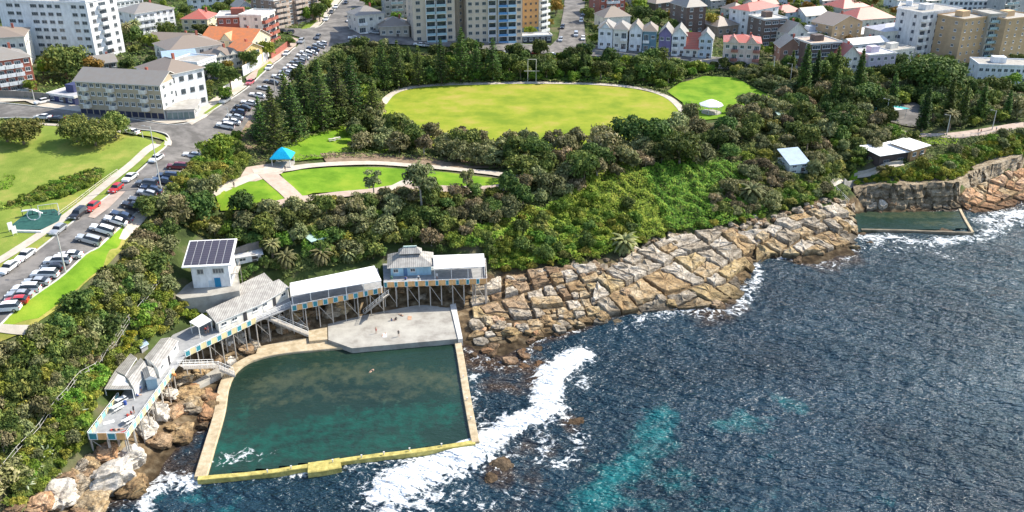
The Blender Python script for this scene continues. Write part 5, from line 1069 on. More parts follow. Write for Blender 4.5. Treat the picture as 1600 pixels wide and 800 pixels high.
def rock_block(name, label, ring, zt, zb, m, cat='rock', group=None, tilt=(0, 0), rough=.22, kind=None):
    cx = sum(p[0] for p in ring)/len(ring); cy = sum(p[1] for p in ring)/len(ring); P = []
    n = len(ring)
    for i in range(n):
        a, b = ring[i], ring[(i+1) % n]; k = max(1, int(math.hypot(b[0]-a[0], b[1]-a[1])/.7))
        for q in range(k): P.append((a[0]+(b[0]-a[0])*q/k-cx, a[1]+(b[1]-a[1])*q/k-cy))
    k = len(P); V = []; F = []
    hgt = zt-zb; lv = [(1.02, zb), (1.0, zb+hgt*.35), (.985, zb+hgt*.7), (.975, zt-.2), (.955, zt-.05), (.90, zt), (.74, zt), (.52, zt), (.28, zt)]
    for li, (s, z) in enumerate(lv):
        for (x, y) in P:
            # soften the corners of the outline a little
            w_ = 1.6*fb(x+cx, y+cy, z, .35); w2 = 1.7*fb(x+cx+31, y+cy, z*2.2, .9)
            f = s*(1+.05*w_) if li < 6 else s
            zz = z+(tilt[0]*x+tilt[1]*y)*(1 if li > 2 else .5)+(rough*fb(x+cx, y+cy, 3, .55)+.13*round(2.6*fb(x+cx, (y+cy)*1.8, 7, .28))+rough*.6*fb(x+cx, y, 9, 1.6) if li > 2 else 0)
            V.append((x*f+w2*.16, y*f+w_*.16, zz-zb))
    V.append((0, 0, zt-zb+rough*fb(cx, cy, 3, .55))); c = len(V)-1
    for l in range(len(lv)-1):
        for i in range(k):
            j = (i+1) % k; F.append((l*k+i, l*k+j, (l+1)*k+j, (l+1)*k+i))
    tl = (len(lv)-1)*k
    for i in range(k): F.append((tl+i, tl+(i+1) % k, c))
    me = bpy.data.meshes.new(name); me.from_pydata(V, [], F); me.materials.append(m); me.update()
    o = ob(name, me, None, (cx, cy, zb)); tag(o, label, cat, group, kind); return o
def clip_poly(poly, px, py, nx, ny):
    out = []; n = len(poly)
    for i in range(n):
        a, b = poly[i], poly[(i+1) % n]; da = (a[0]-px)*nx+(a[1]-py)*ny; db = (b[0]-px)*nx+(b[1]-py)*ny
        if da <= 0: out.append(a)
        if da*db < 0: t = da/(da-db); out.append((a[0]+(b[0]-a[0])*t, a[1]+(b[1]-a[1])*t))
    return out
def cells(px, size, ang, asp, seed, gap=.16):
    g = random.Random(seed); ring = [gp(*p)[:2] for p in px]; test = inpoly(ring); ca, sa = math.cos(ang), math.sin(ang)
    loc = lambda x, y: ((x*ca+y*sa)/asp, (-x*sa+y*ca)); inv = lambda u, v: (u*asp*ca-v*sa, u*asp*sa+v*ca)
    L_ = [loc(*p) for p in ring]; u0, u1 = min(p[0] for p in L_)-size, max(p[0] for p in L_)+size; v0, v1 = min(p[1] for p in L_)-size, max(p[1] for p in L_)+size; S = []
    v = v0; r = 0
    while v < v1:
        u = u0+(size/2 if r % 2 else 0)
        while u < u1: S.append((u+g.uniform(-.32, .32)*size, v+g.uniform(-.3, .3)*size)); u += size
        v += size*.92; r += 1
    out = []
    for i, (u, v) in enumerate(S):
        if not test(*inv(u, v)): continue
        c = [(u-size*2, v-size*2), (u+size*2, v-size*2), (u+size*2, v+size*2), (u-size*2, v+size*2)]
        for j, (a, b) in enumerate(S):
            if j == i or abs(a-u) > size*2.4 or abs(b-v) > size*2.4: continue
            dx, dy = a-u, b-v; d = math.hypot(dx, dy); mx_, my_ = (u+a)/2-dx/d*gap, (v+b)/2-dy/d*gap; c = clip_poly(c, mx_, my_, dx/d, dy/d)
            if len(c) < 3: break
        if len(c) >= 3: out.append([inv(*p) for p in c])
    return out
SPOTS = []
def split_cells(px, ang, amin, amax, seed):
    g = random.Random(seed); out = []
    ring = [gp(*p)[:2] for p in px]; C = []
    def area(p): return abs(sum(a[0]*b[1]-b[0]*a[1] for a, b in zip(p, p[1:]+p[:1])))/2
    def rec(p, d):
        if len(p) < 3: return
        A = area(p)
        if A < g.uniform(amin, amax) or d > 11:
            if A > 1.2: out.append(p)
            return
        cx = sum(q[0] for q in p)/len(p); cy = sum(q[1] for q in p)/len(p); best = None
        for a in (ang, ang+math.pi/2):
            ex = [(q[0]-cx)*-math.sin(a)+(q[1]-cy)*math.cos(a) for q in p]; e = max(ex)-min(ex)
            if best is None or e*g.uniform(.8, 1.25) > best[0]: best = (e, a, min(ex), max(ex))
        a = best[1]+g.uniform(-.26, .26); nx, ny = -math.sin(a), math.cos(a); o = best[2]+(best[3]-best[2])*g.uniform(.34, .66); x0, y0 = cx-math.sin(best[1])*o, cy+math.cos(best[1])*o
        gp_ = g.uniform(.08, .24)+(.26 if d < 4 else .06)
        rec(clip_poly(p, x0-nx*gp_, y0-ny*gp_, nx, ny), d+1); rec(clip_poly(p, x0+nx*gp_, y0+ny*gp_, -nx, -ny), d+1)
    rec(ring, 0); return out
def shelf(px, size, ang, asp, seed, mats, h, name='sandstone_slab', label='', group='', tiltk=.55, gap=.14, rough=.2, sp_=None):
    g = random.Random(seed)
    for c in (split_cells(px, ang, *sp_, seed) if sp_ else cells(px, size, ang, asp, seed, gap)):
        cx = sum(p[0] for p in c)/len(c); cy = sum(p[1] for p in c)/len(c); z = H(cx, cy)
        gx = (H(cx+1.5, cy)-H(cx-1.5, cy))/3; gy = (H(cx, cy+1.5)-H(cx, cy-1.5))/3
        up = g.uniform(*h); o = rock_block(name, label, c, max(z, -.3)+up, z-1.2, (g.choice(mats) if name != 'sandstone_slab' or 'rust' in group or g.random() > (.55 if z < 1.6 else .2 if z < 3 else .06) else g.choice([RK_O, RK_O, RK_Y])), 'rock slab' if 'slab' in name else 'rock', group, (gx*tiltk+g.uniform(-.05, .05), gy*tiltk+g.uniform(-.05, .05)), rough)
        SPOTS.append(o)
a1 = R(38)
shelf([(935,435),(985,400),(1050,372),(1110,362),(1165,362),(1200,360),(1195,395),(1175,432),(1160,472),(1105,482),(1010,494),(950,498),(925,470)], 6.3, a1, 1.35, 3, [RK_P, RK_P, RK_P, RK_O], (.6, 1.15), sp_=(9, 75), label='wide jointed sandstone slab on the central rock shelf', group='large jointed sandstone slabs of the shelf')
shelf([(1180,375),(1215,345),(1290,325),(1335,320),(1338,352),(1340,388),(1290,396),(1245,403),(1205,404),(1180,420)], 4.6, a1, 1.3, 5, [RK_P, RK_P, RK_P, RK_O], (.6, 1.9), sp_=(5, 34), label='layered sandstone block on the point beside the small rock pool', group='layered blocks on the point')
shelf([(735,465),(770,440),(830,425),(930,418),(935,440),(925,470),(950,490),(900,500),(850,500),(740,500)], 3.7, R(14), 1.6, 7, [RK_P, RK_P, RK_B, RK_O], (.3, 1.2), sp_=(3, 34), label='brown banded sandstone ledge right of the bathing deck', group='banded ledges beside the baths')
shelf([(725,500),(850,500),(950,490),(1000,488),(960,512),(900,517),(850,524),(800,535),(740,545)], 2.5, R(10), 1.25, 8, [RK_O, RK_O, RK_R, RK_P], (.2, 1.1), name='ochre_boulder', label='yellow ochre boulder at the waterline right of the pool', group='ochre boulders at the waterline')
shelf([(1510,330),(1500,312),(1520,292),(1560,275),(1600,262),(1625,270),(1625,312),(1590,322),(1560,330),(1535,348)], 5.0, R(50), 1.5, 9, [RK_R, RK_R, RK_O], (.2, .7), sp_=(8, 40), label='rust orange flat rock slab at the right shore', group='rust coloured slabs at the right shore', rough=.12)
shelf([(1330,326),(1340,318),(1500,312),(1512,322),(1505,330),(1340,333)], 2.3, R(5), 1.5, 10, [RK_D, RK_B, RK_P], (.1, .9), name='fallen_boulder', label='fallen grey boulder between the small pool and the cliff', group='fallen boulders under the cliff')
BM = {}
def boulder_mesh(seed, m):
    key = (seed, m.name)
    if key in BM: return BM[key]
    bm = bmesh.new(); bmesh.ops.create_icosphere(bm, subdivisions=4, radius=1)
    for v in bm.verts:
        p = v.co.copy(); q0 = p*1.1+Vector((seed*7, 0, 0)); f = 1+.34*mnoise.noise(q0)-.30*max(0, .22-abs(mnoise.noise(q0*1.6)))+.13*mnoise.fractal(p*3+Vector((seed, 5, 0)), 1, 2, 3)+.07*round(3*mnoise.noise(Vector((p.x, p.y, p.z*4+seed))))
        c = Vector([math.copysign(abs(q)**.72, q) for q in p]); v.co = c*f*.9; v.co.z *= .72
    me = bpy.data.meshes.new('boulder'); bm.to_mesh(me); bm.free(); me.materials.append(m); BM[key] = me; return me
def boulder(px, py, s, m, label, group=None, z=None, flat_=1.0, name='boulder', cat='boulder'):
    x, y, zz = gp(px, py) if z is None else gz(px, py, z); o = ob(name, boulder_mesh(random.randrange(6), m), None, (x, y, zz+.15*s), (random.uniform(-.25, .25), random.uniform(-.25, .25), random.uniform(0, 6)), (s*random.uniform(.9, 1.3), s*random.uniform(.7, 1), s*flat_*random.uniform(.8, 1.1)))
    tag(o, label, cat, group); return o
# rubble under the vegetation line and round the left rocks
def rubble(px, n, s, mats, label, group, seed):
    g = np.random.default_rng(seed); ring = [gp(*p)[:2] for p in px]; rx = np.array([p[0] for p in ring]); ry = np.array([p[1] for p in ring]); X = g.uniform(rx.min(), rx.max(), n*9); Y = g.uniform(ry.min(), ry.max(), n*9); k = inside(X, Y, rx, ry)
    for x, y in list(zip(X[k], Y[k]))[:n]:
        q = g.uniform(*s); o = ob('rubble_stone', boulder_mesh(random.randrange(6), random.choice(mats)), None, (x, y, H(x, y)+.1*q), (g.uniform(-.4, .4), g.uniform(-.4, .4), g.uniform(0, 6)), (q*g.uniform(.9, 1.5), q*g.uniform(.7, 1.1), q*g.uniform(.6, 1)))
        tag(o, label, 'boulder', group)
rubble([(1080,372),(1150,345),(1215,332),(1290,312),(1330,312),(1330,325),(1215,350),(1160,362),(1100,372)], 78, (.5, 1.3), [RK_P, RK_P, RK_B], 'small pale boulder in the rubble below the ravine', 'pale rubble below the ravine', 1)
rubble([(780,440),(840,422),(935,412),(990,385),(1060,362),(1100,365),(990,400),(935,432),(840,440)], 72, (.5, 1.3), [RK_B, RK_D, RK_P], 'small brown boulder along the foot of the green bank', 'brown boulders at the foot of the bank', 2)
rubble([(300,560),(390,520),(470,470),(500,470),(500,500),(420,528),(345,575),(300,600),(262,600)], 42, (.6, 1.6), [RK_P, RK_B, RK_O, RK_W], 'loose rock below the raised walkway', 'loose rocks below the walkway', 3)
rubble([(245,600),(320,600),(335,640),(325,660),(290,690),(262,670)], 34, (.8, 1.9), [RK_O, RK_R, RK_B], 'orange boulder between the deck and the pool wall', 'orange boulders beside the pool wall', 4)
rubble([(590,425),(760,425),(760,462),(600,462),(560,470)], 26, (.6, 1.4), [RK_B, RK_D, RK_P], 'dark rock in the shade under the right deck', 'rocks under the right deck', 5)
rubble([(0,800),(60,770),(110,740),(150,700),(150,800)], 22, (.8, 2.0), [RK_P, RK_B, RK_O], 'broken rock at the foot of the bottom left bank', 'broken rocks at the bottom left', 6)
rubble([(840,520),(900,518),(880,580),(800,585),(735,570),(740,545),(800,538)], 24, (.6, 1.6), [RK_R, RK_B], 'low rusty rock awash beside the pool', 'low rocks awash beside the pool', 7)
for a, b, s, m, l, f in [(172,752,4.3,RK_W,'largest white boulder below the lower deck',1.1),(210,768,3.6,RK_O,'big ochre boulder right of the white boulder',.9),(140,792,4.4,RK_O,'flat ochre boulder at the bottom edge',.6),(128,760,2.4,RK_D,'dark grey boulder left of the white boulder',1.0),(92,776,3.6,RK_W,'white streaked boulder at the lower left shore',1.0),(249,692,2.6,RK_B,'brown flat boulder below the deck posts',.7),(284,682,3.0,RK_O,'smooth tan boulder beside the pool wall',.8),
    (228,672,3.4,RK_W,'white rock under the right rail of the lower deck',.8),(245,645,3.0,RK_W,'second white rock under the lower deck rail',.9),(203,722,3.2,RK_W,'banded white rock under the front of the deck',1.2),(262,618,2.6,RK_W,'white rock near the orange bollard',.8),(166,712,2.6,RK_R,'rusty orange rock under the front of the deck',1.0),(352,532,2.6,RK_W,'white rock below the walkway panels',.9),(372,524,2.0,RK_W,'small white rock below the walkway panels',.9),(530,480,3.2,RK_O,'tan rock outcrop under the long white roofed deck',1.3),(518,490,2.2,RK_P,'streaked rock pillar beside the bathing apron',2.0),(462,492,2.4,RK_O,'orange rock behind the staircase landing',.9),(60,790,3,RK_R,'rusty rock at the bottom left corner',.8),(300,640,2.2,RK_P,'pale rock against the left pool wall',.7)]:
    boulder(a, b, s*.86, m, l, flat_=f)
for a, b, s, l in [(893,664,2.2,'red brown rock awash in the outer surf'),(782,735,2.6,'largest brown rock awash in the surf'),(770,752,1.5,'small tan rock awash next to the largest one'),(1105,478,2.6,'wet rock at the tip of the central shelf'),(1135,474,2.0,'second wet rock at the tip of the central shelf'),(1232,388,1.6,'foam washed rock below the point'),(1360,384,1.5,'isolated wet rock off the point'),(1482,368,2.4,'low rusty rock in front of the small pool wall'),(1470,364,1.4,'small rock left of the low rusty rock'),(1345,366,1.8,'rock at the left end of the small pool wall')]:
    o = boulder(a, b, s, RK_B if s > 1.4 else RK_R, l, z=-.32*s, flat_=.5)
_g = random.Random(5)
for i in range(34):
    f = i/33; px_ = 745+f*590; py_ = (530 if px_ < 880 else 512 if px_ < 960 else 492-(px_-960)*.10 if px_ < 1150 else 440-(px_-1150)*.28)-_g.uniform(-4, 30)
    boulder(px_, py_, _g.uniform(.8, 2.1), _g.choice([RK_P, RK_O, RK_B, RK_Y]), 'loose rounded boulder lying on the seaward edge of the rock shelf', 'loose boulders on the rock shelf')
# the sandstone cliff behind the small pool
def cliff(px_bot, px_top, label, m, seed, zb=None):
    A = [Vector(gp(*p)) for p in px_bot]; B = [Vector(gp(*p)) for p in px_top]; A = smooth_line(A, 12); B = smooth_line(B, 12); n = len(A); K = 18; V = []; F = []
    for i in range(n):
        a, b = A[i], B[i]; outw = (a-b); outw.z = 0; outw.normalize(); a = a.copy(); a.z = -1
        for k in range(K+1):
            f = k/K; z = a.z+(b.z+.5-a.z)*f; base = a.lerp(b, .15+.5*max(0, f-.15)**1.5)
            st = .5*fb(seed, 1.0, z*1.15, 1)+.9*fb(base.x, base.y, z*.35, .22)+.35*fb(base.x, base.y, z*1.8, .8); crack = -1.3*max(0, .13-abs(fb(base.x+50, base.y, 0, .16)))/.13
            p = base+outw*(1.0+st*1.5+crack); V.append((p.x, p.y, z))
        for d in (.4, 1.6): p = b-outw*d; V.append((p.x, p.y, H(p.x, p.y)-.4 if d > 1 else b.z+.4))
    w_ = K+3
    for i in range(n-1):
        for k in range(w_-1): F.append((i*w_+k, (i+1)*w_+k, (i+1)*w_+k+1, i*w_+k+1))
    me = bpy.data.meshes.new('cliff'); me.from_pydata(V, [], F); me.materials.append(m); bm = bmesh.new(); bm.from_mesh(me); bmesh.ops.recalc_face_normals(bm, faces=bm.faces); bm.to_mesh(me); bm.free()
    tag(ob('cliff', me), label, None, None, 'structure')
cliff([(1334,318),(1362,322),(1392,320),(1424,322),(1458,320),(1494,318)], [(1332,290),(1362,286),(1392,284),(1424,284),(1458,283),(1494,280)], 'weathered sandstone cliff', RK_D, 3)
cliff([(1494,318),(1505,306),(1522,296),(1545,285),(1575,270),(1610,255)], [(1494,280),(1506,264),(1530,258),(1550,252),(1575,244),(1610,232)], 'upper sandstone cliff', RK_D, 8)
# foot of the wall that holds the small pool
def wallstrip(name, label, px, z1, w_, m, z0=-3.0, cat='sea wall', step=2.2, zf=None):
    P = smooth_line([Vector((*gz(a, b, z1)[:2], 0)) for a, b in px], 6) if len(px) > 2 else [Vector((*gz(a, b, z1)[:2], 0)) for a, b in px]
    Q = []
    for a, b in zip(P, P[1:]):
        n = max(1, int((b-a).length/step)); Q += [a.lerp(b, k/n) for k in range(n)]
    Q.append(P[-1]); r = strip_ring(Q, w_); n = len(Q); L_ = r[:n]; R_ = list(reversed(r[n:])); V = []; F = []
    for i in range(n):
        jz = .05*fb(L_[i][0], L_[i][1], 0, .7)
        jw = 1+.05*fb(L_[i][0], 3, 0, .5)
        c = ((L_[i][0]+R_[i][0])/2, (L_[i][1]+R_[i][1])/2)
        def e(p, s): return (c[0]+(p[0]-c[0])*s*jw, c[1]+(p[1]-c[1])*s*jw)
        V += [(*e(L_[i], 1.1), z0), (*e(L_[i], 1), z1-.12+jz), (*e(L_[i], .9), z1+jz), (*e(R_[i], .9), z1+jz), (*e(R_[i], 1), z1-.12+jz), (*e(R_[i], 1.1), z0)]
    for i in range(n-1):
        for k in range(5): F.append((i*6+k, (i+1)*6+k, (i+1)*6+k+1, i*6+k+1))
    for i in (0, n-1): F.append(tuple(i*6+k for k in range(6)))
    me = bpy.data.meshes.new(name); me.from_pydata(V, [], F); me.materials.append(m); bm = bmesh.new(); bm.from_mesh(me); bmesh.ops.recalc_face_normals(bm, faces=bm.faces); bm.to_mesh(me); bm.free()
    return tag(ob(name, me), label, cat)
ALG = mat('yellow_algae_concrete', (.30, .26, .08), (.58, .50, .18), rough=.85, scale=.9, coord='Geo', c3=(.44, .37, .11), detail=9, bump=.3, bscale=4)
TANC = mat('tan_sea_concrete', (.34, .27, .17), (.55, .46, .33), rough=.9, scale=.7, coord='Geo', detail=9, bump=.3, bscale=4, c3=(.46, .37, .24))
BROWNC = mat('brown_sea_concrete', (.12, .10, .07), (.26, .22, .16), rough=.9, scale=.7, coord='Geo', detail=9, bump=.3)
wallstrip('sea_wall', 'yellow algae covered sea wall along the front of the large pool', [(309,747),(400,739),(470,729),(560,715),(650,704),(742,690)], 1.0, 1.15, ALG)
wallstrip('sea_wall_buttress', 'wider yellow section in the middle of the front sea wall', [(481,730),(505,727),(532,722)], 1.06, 3.0, ALG)
wallstrip('sea_wall', 'narrow tan sea wall at the right side of the large pool', [(714,528),(720,560),(728,610),(737,660),(743,690)], 1.02, 1.5, TANC)
wallstrip('sea_wall', 'broad tan walkway wall curving round the left side of the pool', [(313,744),(326,700),(342,646),(349,606),(360,582),(378,566),(402,556),(440,548),(500,542),(550,538)], .96, 2.2, TANC)
wallstrip('sea_wall', 'straight dark sea wall of the small rock pool', [(1346,358),(1400,359),(1460,361),(1520,363)], .75, .9, BROWNC)
wallstrip('sea_wall', 'low tan side wall of the small rock pool', [(1500,326),(1508,342),(1520,362)], .7, .8, TANC)
# ------------------------------------------------------------ the timber baths
ORG = flat((.72, .42, .18)); TL = flat((.05, .27, .33)); PYEL = flat((.70, .60, .34)); PTEAL = flat((.22, .48, .48)); TIMB = mat('grey_timber', (.34, .31, .27), (.52, .48, .43), rough=.9, scale=2, stretch=(1, 1, .2)); DECKM = mat('deck_floor_grey', (.25, .255, .26), (.36, .36, .36), rough=.85, scale=.8, detail=8, bump=.1); SKYB = flat((.38, .60, .72)); BLUEG = flat((.32, .45, .52))
DZ = 7.5
def W7(p, z=DZ): return Vector(gz(*p, z))
def deck(name, label, px, edges, step=3.1, z=DZ, rows=True, braces=True, rail_m=WHITE):
    """edges: (from, to, [panel materials], panel count, height) along the outline"""
    ring = [W7(p, z) for p in px]; o0 = ring[0]; t = thing(name, label, 'deck', (o0.x, o0.y, z)); r = [(p.x-o0.x, p.y-o0.y) for p in ring]
    if sum(a[0]*b[1]-b[0]*a[1] for a, b in zip(r, r[1:]+r[:1])) < 0: r.reverse()
    MB().prism(r, -.25, 0).build('floor', [DECKM], t)
    for (pa, pb, cols, n, hh) in edges:
        a = W7(pa, z)-Vector((o0.x, o0.y, z)); b = W7(pb, z)-Vector((o0.x, o0.y, z)); d = (b-a); L_ = d.length; d.normalize(); inn = Vector((-d.y, d.x, 0))
        mid = (a+b)/2; cen = Vector((sum(p[0] for p in r)/len(r), sum(p[1] for p in r)/len(r), 0))
        if inn.dot(cen-mid) < 0: inn = -inn
        outw = -inn*.10
        for k in range(n if cols else 0):
            m = cols[k % len(cols)]; p = a.lerp(b, (k+.02)/n)+outw; q = a.lerp(b, (k+.98)/n)+outw; mb = MB(); lo = -.35; hi = lo+hh
            s = inn*.05
            mb.prism([(p+s*0)[:2], (q)[:2], (q+s)[:2], (p+s)[:2]], lo, hi)
            if k % 2: mb2 = MB()
            ob_ = mb.build('balustrade_panel', [m], t)
            if m in (TL, PTEAL):
                fm = MB(); f0 = -inn*.03
                for z0, z1 in ((lo, lo+.1), (hi-.1, hi)): fm.prism([(p+f0)[:2], (q+f0)[:2], (q-inn*.003)[:2], (p-inn*.003)[:2]], z0, z1)
                for u, v in ((0, .1), (.9, 1)): 
                    pp = p.lerp(q, u); qq = p.lerp(q, v); fm.prism([(pp+f0)[:2], (qq+f0)[:2], (qq-inn*.003)[:2], (pp-inn*.003)[:2]], lo+.103, hi-.103)
                fm.build('panel_frame', [WHITE], ob_)
        rb = MB(); rb.bar(a+outw+Vector((0, 0, 1.15)), b+outw+Vector((0, 0, 1.15)), .05, 5)
        nb = max(1, int(L_/1.6))
        for k in range(nb+1): q = a.lerp(b, k/nb)+inn*.05; rb.bar(q+Vector((0, 0, -.2)), q+Vector((0, 0, 1.2)), .05, 5)
        if not cols:
            for zz in (.4, .75): rb.bar(a+Vector((0, 0, zz)), b+Vector((0, 0, zz)), .035, 4)
        rb.build('railing', [rail_m], t)
        np_ = max(1, round(L_/step)); prev = None
        for k in range(np_+1):
            for row, back in ((0, .25), (1, 3.2)) if rows else ((0, .25),):
                q = a.lerp(b, k/np_)+inn*back; g_ = H(q.x+o0.x, q.y+o0.y)-z
                if g_ > -.8: continue
                MB().bar((q.x, q.y, -.26), (q.x, q.y, g_-.4), .13, 6).build('post', [TIMB], t)
                if row == 0:
                    if prev and braces and k % 2: MB().bar(prev+Vector((0, 0, -.5)), (q.x, q.y, max(g_+.6, -5)), .07, 4).build('brace', [TIMB], t)
                    prev = q.copy(); prev.z = 0
    return t
deck('lower_deck', 'lower sunbathing deck at the left with the dark and orange end panels', [(139,684),(197,684),(244,618),(289,556),(268,524),(224,566),(186,622)],
     [((139,684),(197,684),[TL,ORG],4,1.35),((197,684),(272,580),[PTEAL,PYEL],16,1.2),((139,684),(186,622),[PTEAL,PYEL],9,1.2)])
deck('boardwalk', 'walkway deck with blue and yellow panels below the changing sheds', [(289,556),(372,514),(455,480),(450,452),(350,488),(268,524)],
     [((289,556),(400,502),[TL,PYEL],14,1.3),((400,502),(455,478),[],0,1.2)])
deck('covered_deck', 'middle deck under the long white roof, orange and blue panels', [(456,484),(598,455),(590,419),(452,446)], [((456,484),(598,455),[TL,ORG],18,1.35)])
deck('kiosk_deck', 'right hand deck on tall posts, orange and dark blue panels', [(600,447),(760,441),(757,404),(598,412)], [((600,447),(760,441),[TL,ORG,ORG],30,1.35),((760,441),(758,410),[ORG],3,1.2)], step=2.6)
def canopy(name, label, px, zs, m, post_z=DZ, wall=None, cat='roofed shelter', posts=4, inset=.35, th=.16, windows=0, extra_posts=0, fascia=None, walls_front=True, gable=0.0):
    P = [Vector(gz(*p, z)) for p, z in zip(px, zs)]; c = sum(P, Vector())/len(P); o0 = Vector((c.x, c.y, post_z)); t = thing(name, label, cat, o0)
    Q = [p-o0 for p in P]; r = [(q.x, q.y) for q in Q]; zz = [q.z for q in Q]
    if sum(a[0]*b[1]-b[0]*a[1] for a, b in zip(r, r[1:]+r[:1])) < 0: r.reverse(); zz.reverse()
    mb = MB()
    if gable and len(r) == 4:       # ridge between the midpoints of sides 1-2 and 3-0
        # find the ridge across the longer direction
        Ls = [math.dist(r[i], r[(i+1) % 4]) for i in range(4)]
        if Ls[0] > Ls[1]: r = r[1:]+r[:1]; zz = zz[1:]+zz[:1]
        a, b, c_, d = [(r[i][0], r[i][1], zz[i]) for i in range(4)]
        m1 = tuple((a[k]+b[k])/2 for k in range(3)); m2 = tuple((c_[k]+d[k])/2 for k in range(3)); m1 = (m1[0], m1[1], m1[2]+gable); m2 = (m2[0], m2[1], m2[2]+gable)
        up = lambda p, h=th: (p[0], p[1], p[2]+h)
        for tri in ((b, c_, m2, m1), (d, a, m1, m2)): mb.poly([up(q) for q in tri]); mb.poly(tri, 1)
        mb.poly([a, b, m1], 1); mb.poly([c_, d, m2], 1); mb.poly([a, d, up(d), up(a)], 1); mb.poly([b, c_, up(c_), up(b)], 1)
        for e_, f_ in ((a, m1), (m1, b), (c_, m2), (m2, d)): mb.poly([e_, f_, up(f_), up(e_)], 1)
    else: mb.prism(r, zz, [z+th for z in zz], 1, 0)
    mb.build('roof', [m, fascia or WHITE], t)
    n = len(r); cx = sum(p[0] for p in r)/n; cy = sum(p[1] for p in r)/n
    sh = lambda p, k: (p[0]+(cx-p[0])/max(.1, math.hypot(cx-p[0], cy-p[1]))*k, p[1]+(cy-p[1])/max(.1, math.hypot(cx-p[0], cy-p[1]))*k)
    if wall:
        w_ = [sh(p, inset) for p in r]; MB().prism(w_, -.2, [z-.02 for z in zz]).build('wall', [wall], t)
        for i in range(n):
            a, b = Vector(w_[i]), Vector(w_[(i+1) % n]); d = b-a
            nn = Vector((d.y, -d.x)).normalized()
            if (d.length < 3) or nn.y > .2: continue
            k = max(1, int(d.length/2.6)) if windows else 0; rz = math.atan2(d.y, d.x)
            for q in range(k):
                p = a.lerp(b, (q+.5)/k)
                if q == k//2: MB().box(-.45, -.06, 0, .45, -.003, 2.0).build('door', [DARK], t, loc=(p.x, p.y, 0), rot=(0, 0, rz))
                else: ob('window', win_mesh(1.4, .8, WHITE, 2), t, (p.x, p.y, 1.2), (0, 0, rz))
    else:
        for i in range(n):
            a, b = Vector(sh(r[i], .2)), Vector(sh(r[(i+1) % n], .2)); k = max(1, int((b-a).length/3.6))
            for q in range(k):
                p = a.lerp(b, q/k); z = zz[i]+(zz[(i+1) % n]-zz[i])*q/k; MB().bar((p.x, p.y, -.1), (p.x, p.y, z), .09, 5).build('post', [WHITE], t)
    return t
WR = mat('white_shade_roof', (.78, .77, .74), (.9, .89, .86), rough=.6, scale=.5, detail=6)
canopy('long_canopy', 'long white roof over the middle deck', [(455,463),(596,439),(585,416),(453,443)], [10.5,10.5,11.0,11.0], WR)
canopy('square_canopy', 'white flat roof over the right end of the kiosk deck', [(678,421),(758,417),(756,397),(677,400)], [10.4,10.4,10.7,10.7], WR)
# kiosk with the stepped pyramid roof
def kiosk():
    a = Vector(gz(611, 432, DZ)); b = Vector(gz(674, 429, DZ)); d = b-a; L_ = d.length; rz = math.atan2(d.y, d.x); D = 6.5; t = thing('kiosk', 'pale blue kiosk with a grey stepped pyramid roof on the right deck', 'kiosk', a, rz)
    MB().box(0, 0, 0, L_, D, 2.5).build('wall', [SKYB], t); e = .8; z = 2.52
    lo = [(-e, -e, z), (L_+e, -e, z), (L_+e, D+e, z), (-e, D+e, z)]; i = 2.5; hi = [(i, i, z+1.7), (L_-i, i, z+1.7), (L_-i, D-i+.8, z+1.7), (i, D-i+.8, z+1.7)]; mb = MB()
    for k in range(4): mb.poly([lo[k], lo[(k+1) % 4], hi[(k+1) % 4], hi[k]])
    mb.poly(lo, 1); r = mb.build('roof', [TIN_G, flat((.62, .48, .3))], t)
    MB().box(i+.1, i+.1, z+1.5, L_-i-.1, D-i+.7, z+2.2).build('clerestory', [flat((.16, .16, .17))], r)
    c = (L_/2, D/2+.4); lo = [(i-.5, i-.4, z+2.2), (L_-i+.5, i-.4, z+2.2), (L_-i+.5, D-i+1.2, z+2.2), (i-.5, D-i+1.2, z+2.2)]; mb = MB()
    for k in range(4): mb.poly([lo[k], lo[(k+1) % 4], (c[0]+(.8 if k in (1,) else -.8 if k == 3 else 0), c[1], z+3.4)])
    P, Q = (c[0]-1.4, c[1], z+3.4), (c[0]+1.4, c[1], z+3.4); mb = MB(); mb.poly([lo[0], lo[1], Q, P]); mb.poly([lo[2], lo[3], P, Q]); mb.poly([lo[3], lo[0], P]); mb.poly([lo[1], lo[2], Q]); mb.poly(lo); mb.build('cap_roof', [TIN_G], r)
    MB().box(c[0]-1.6, c[1]-.15, z+3.35, c[0]+1.6, c[1]+.15, z+3.6).build('ridge_vent', [flat((.55, .68, .6))], r)
    for x in (1.2, 5.2): ob('window', win_mesh(1.2, .9, WHITE, 2), t, (x, 0, 1.0))
    MB().box(3.0, -.06, 0, 3.9, -.003, 2.0).build('door', [flat((.1, .2, .35))], t)
kiosk()
canopy('changing_shed', 'long changing shed with ribbed grey roof beside the walkway', [(338,506),(408,476),(452,450),(436,437),(398,452),(322,486)], [9.9,9.9,9.9,10.9,10.9,10.9], TIN_G, wall=OFFW, windows=1, cat='shed', inset=.5)
canopy('changing_shed', 'upper shed with ribbed pale roof behind the long changing shed', [(364,468),(426,440),(413,427),(350,456)], [10.6,10.6,11.4,11.4], TIN_G, wall=OFFW, windows=0, cat='shed', inset=.5)
canopy('awning', 'small white awning at the left end of the changing shed', [(310,512),(331,501),(316,491),(296,504)], [10.0,10.0,10.2,10.2], WR, cat='awning')
canopy('pavilion', 'ribbed grey gable roof shed nearest the walkway on the lower deck', [(247,578),(279,533),(252,530),(226,560)], [9.6,9.6,10.0,10.0], TIN_G, wall=WHITE, windows=1, cat='shed', gable=.5)
canopy('pavilion', 'middle shed of the lower deck with pale ribbed gable roof', [(209,608),(233,580),(220,560),(194,588)], [9.6,9.6,9.8,9.8], TIN_G, wall=WHITE, windows=0, cat='shed', gable=.7)
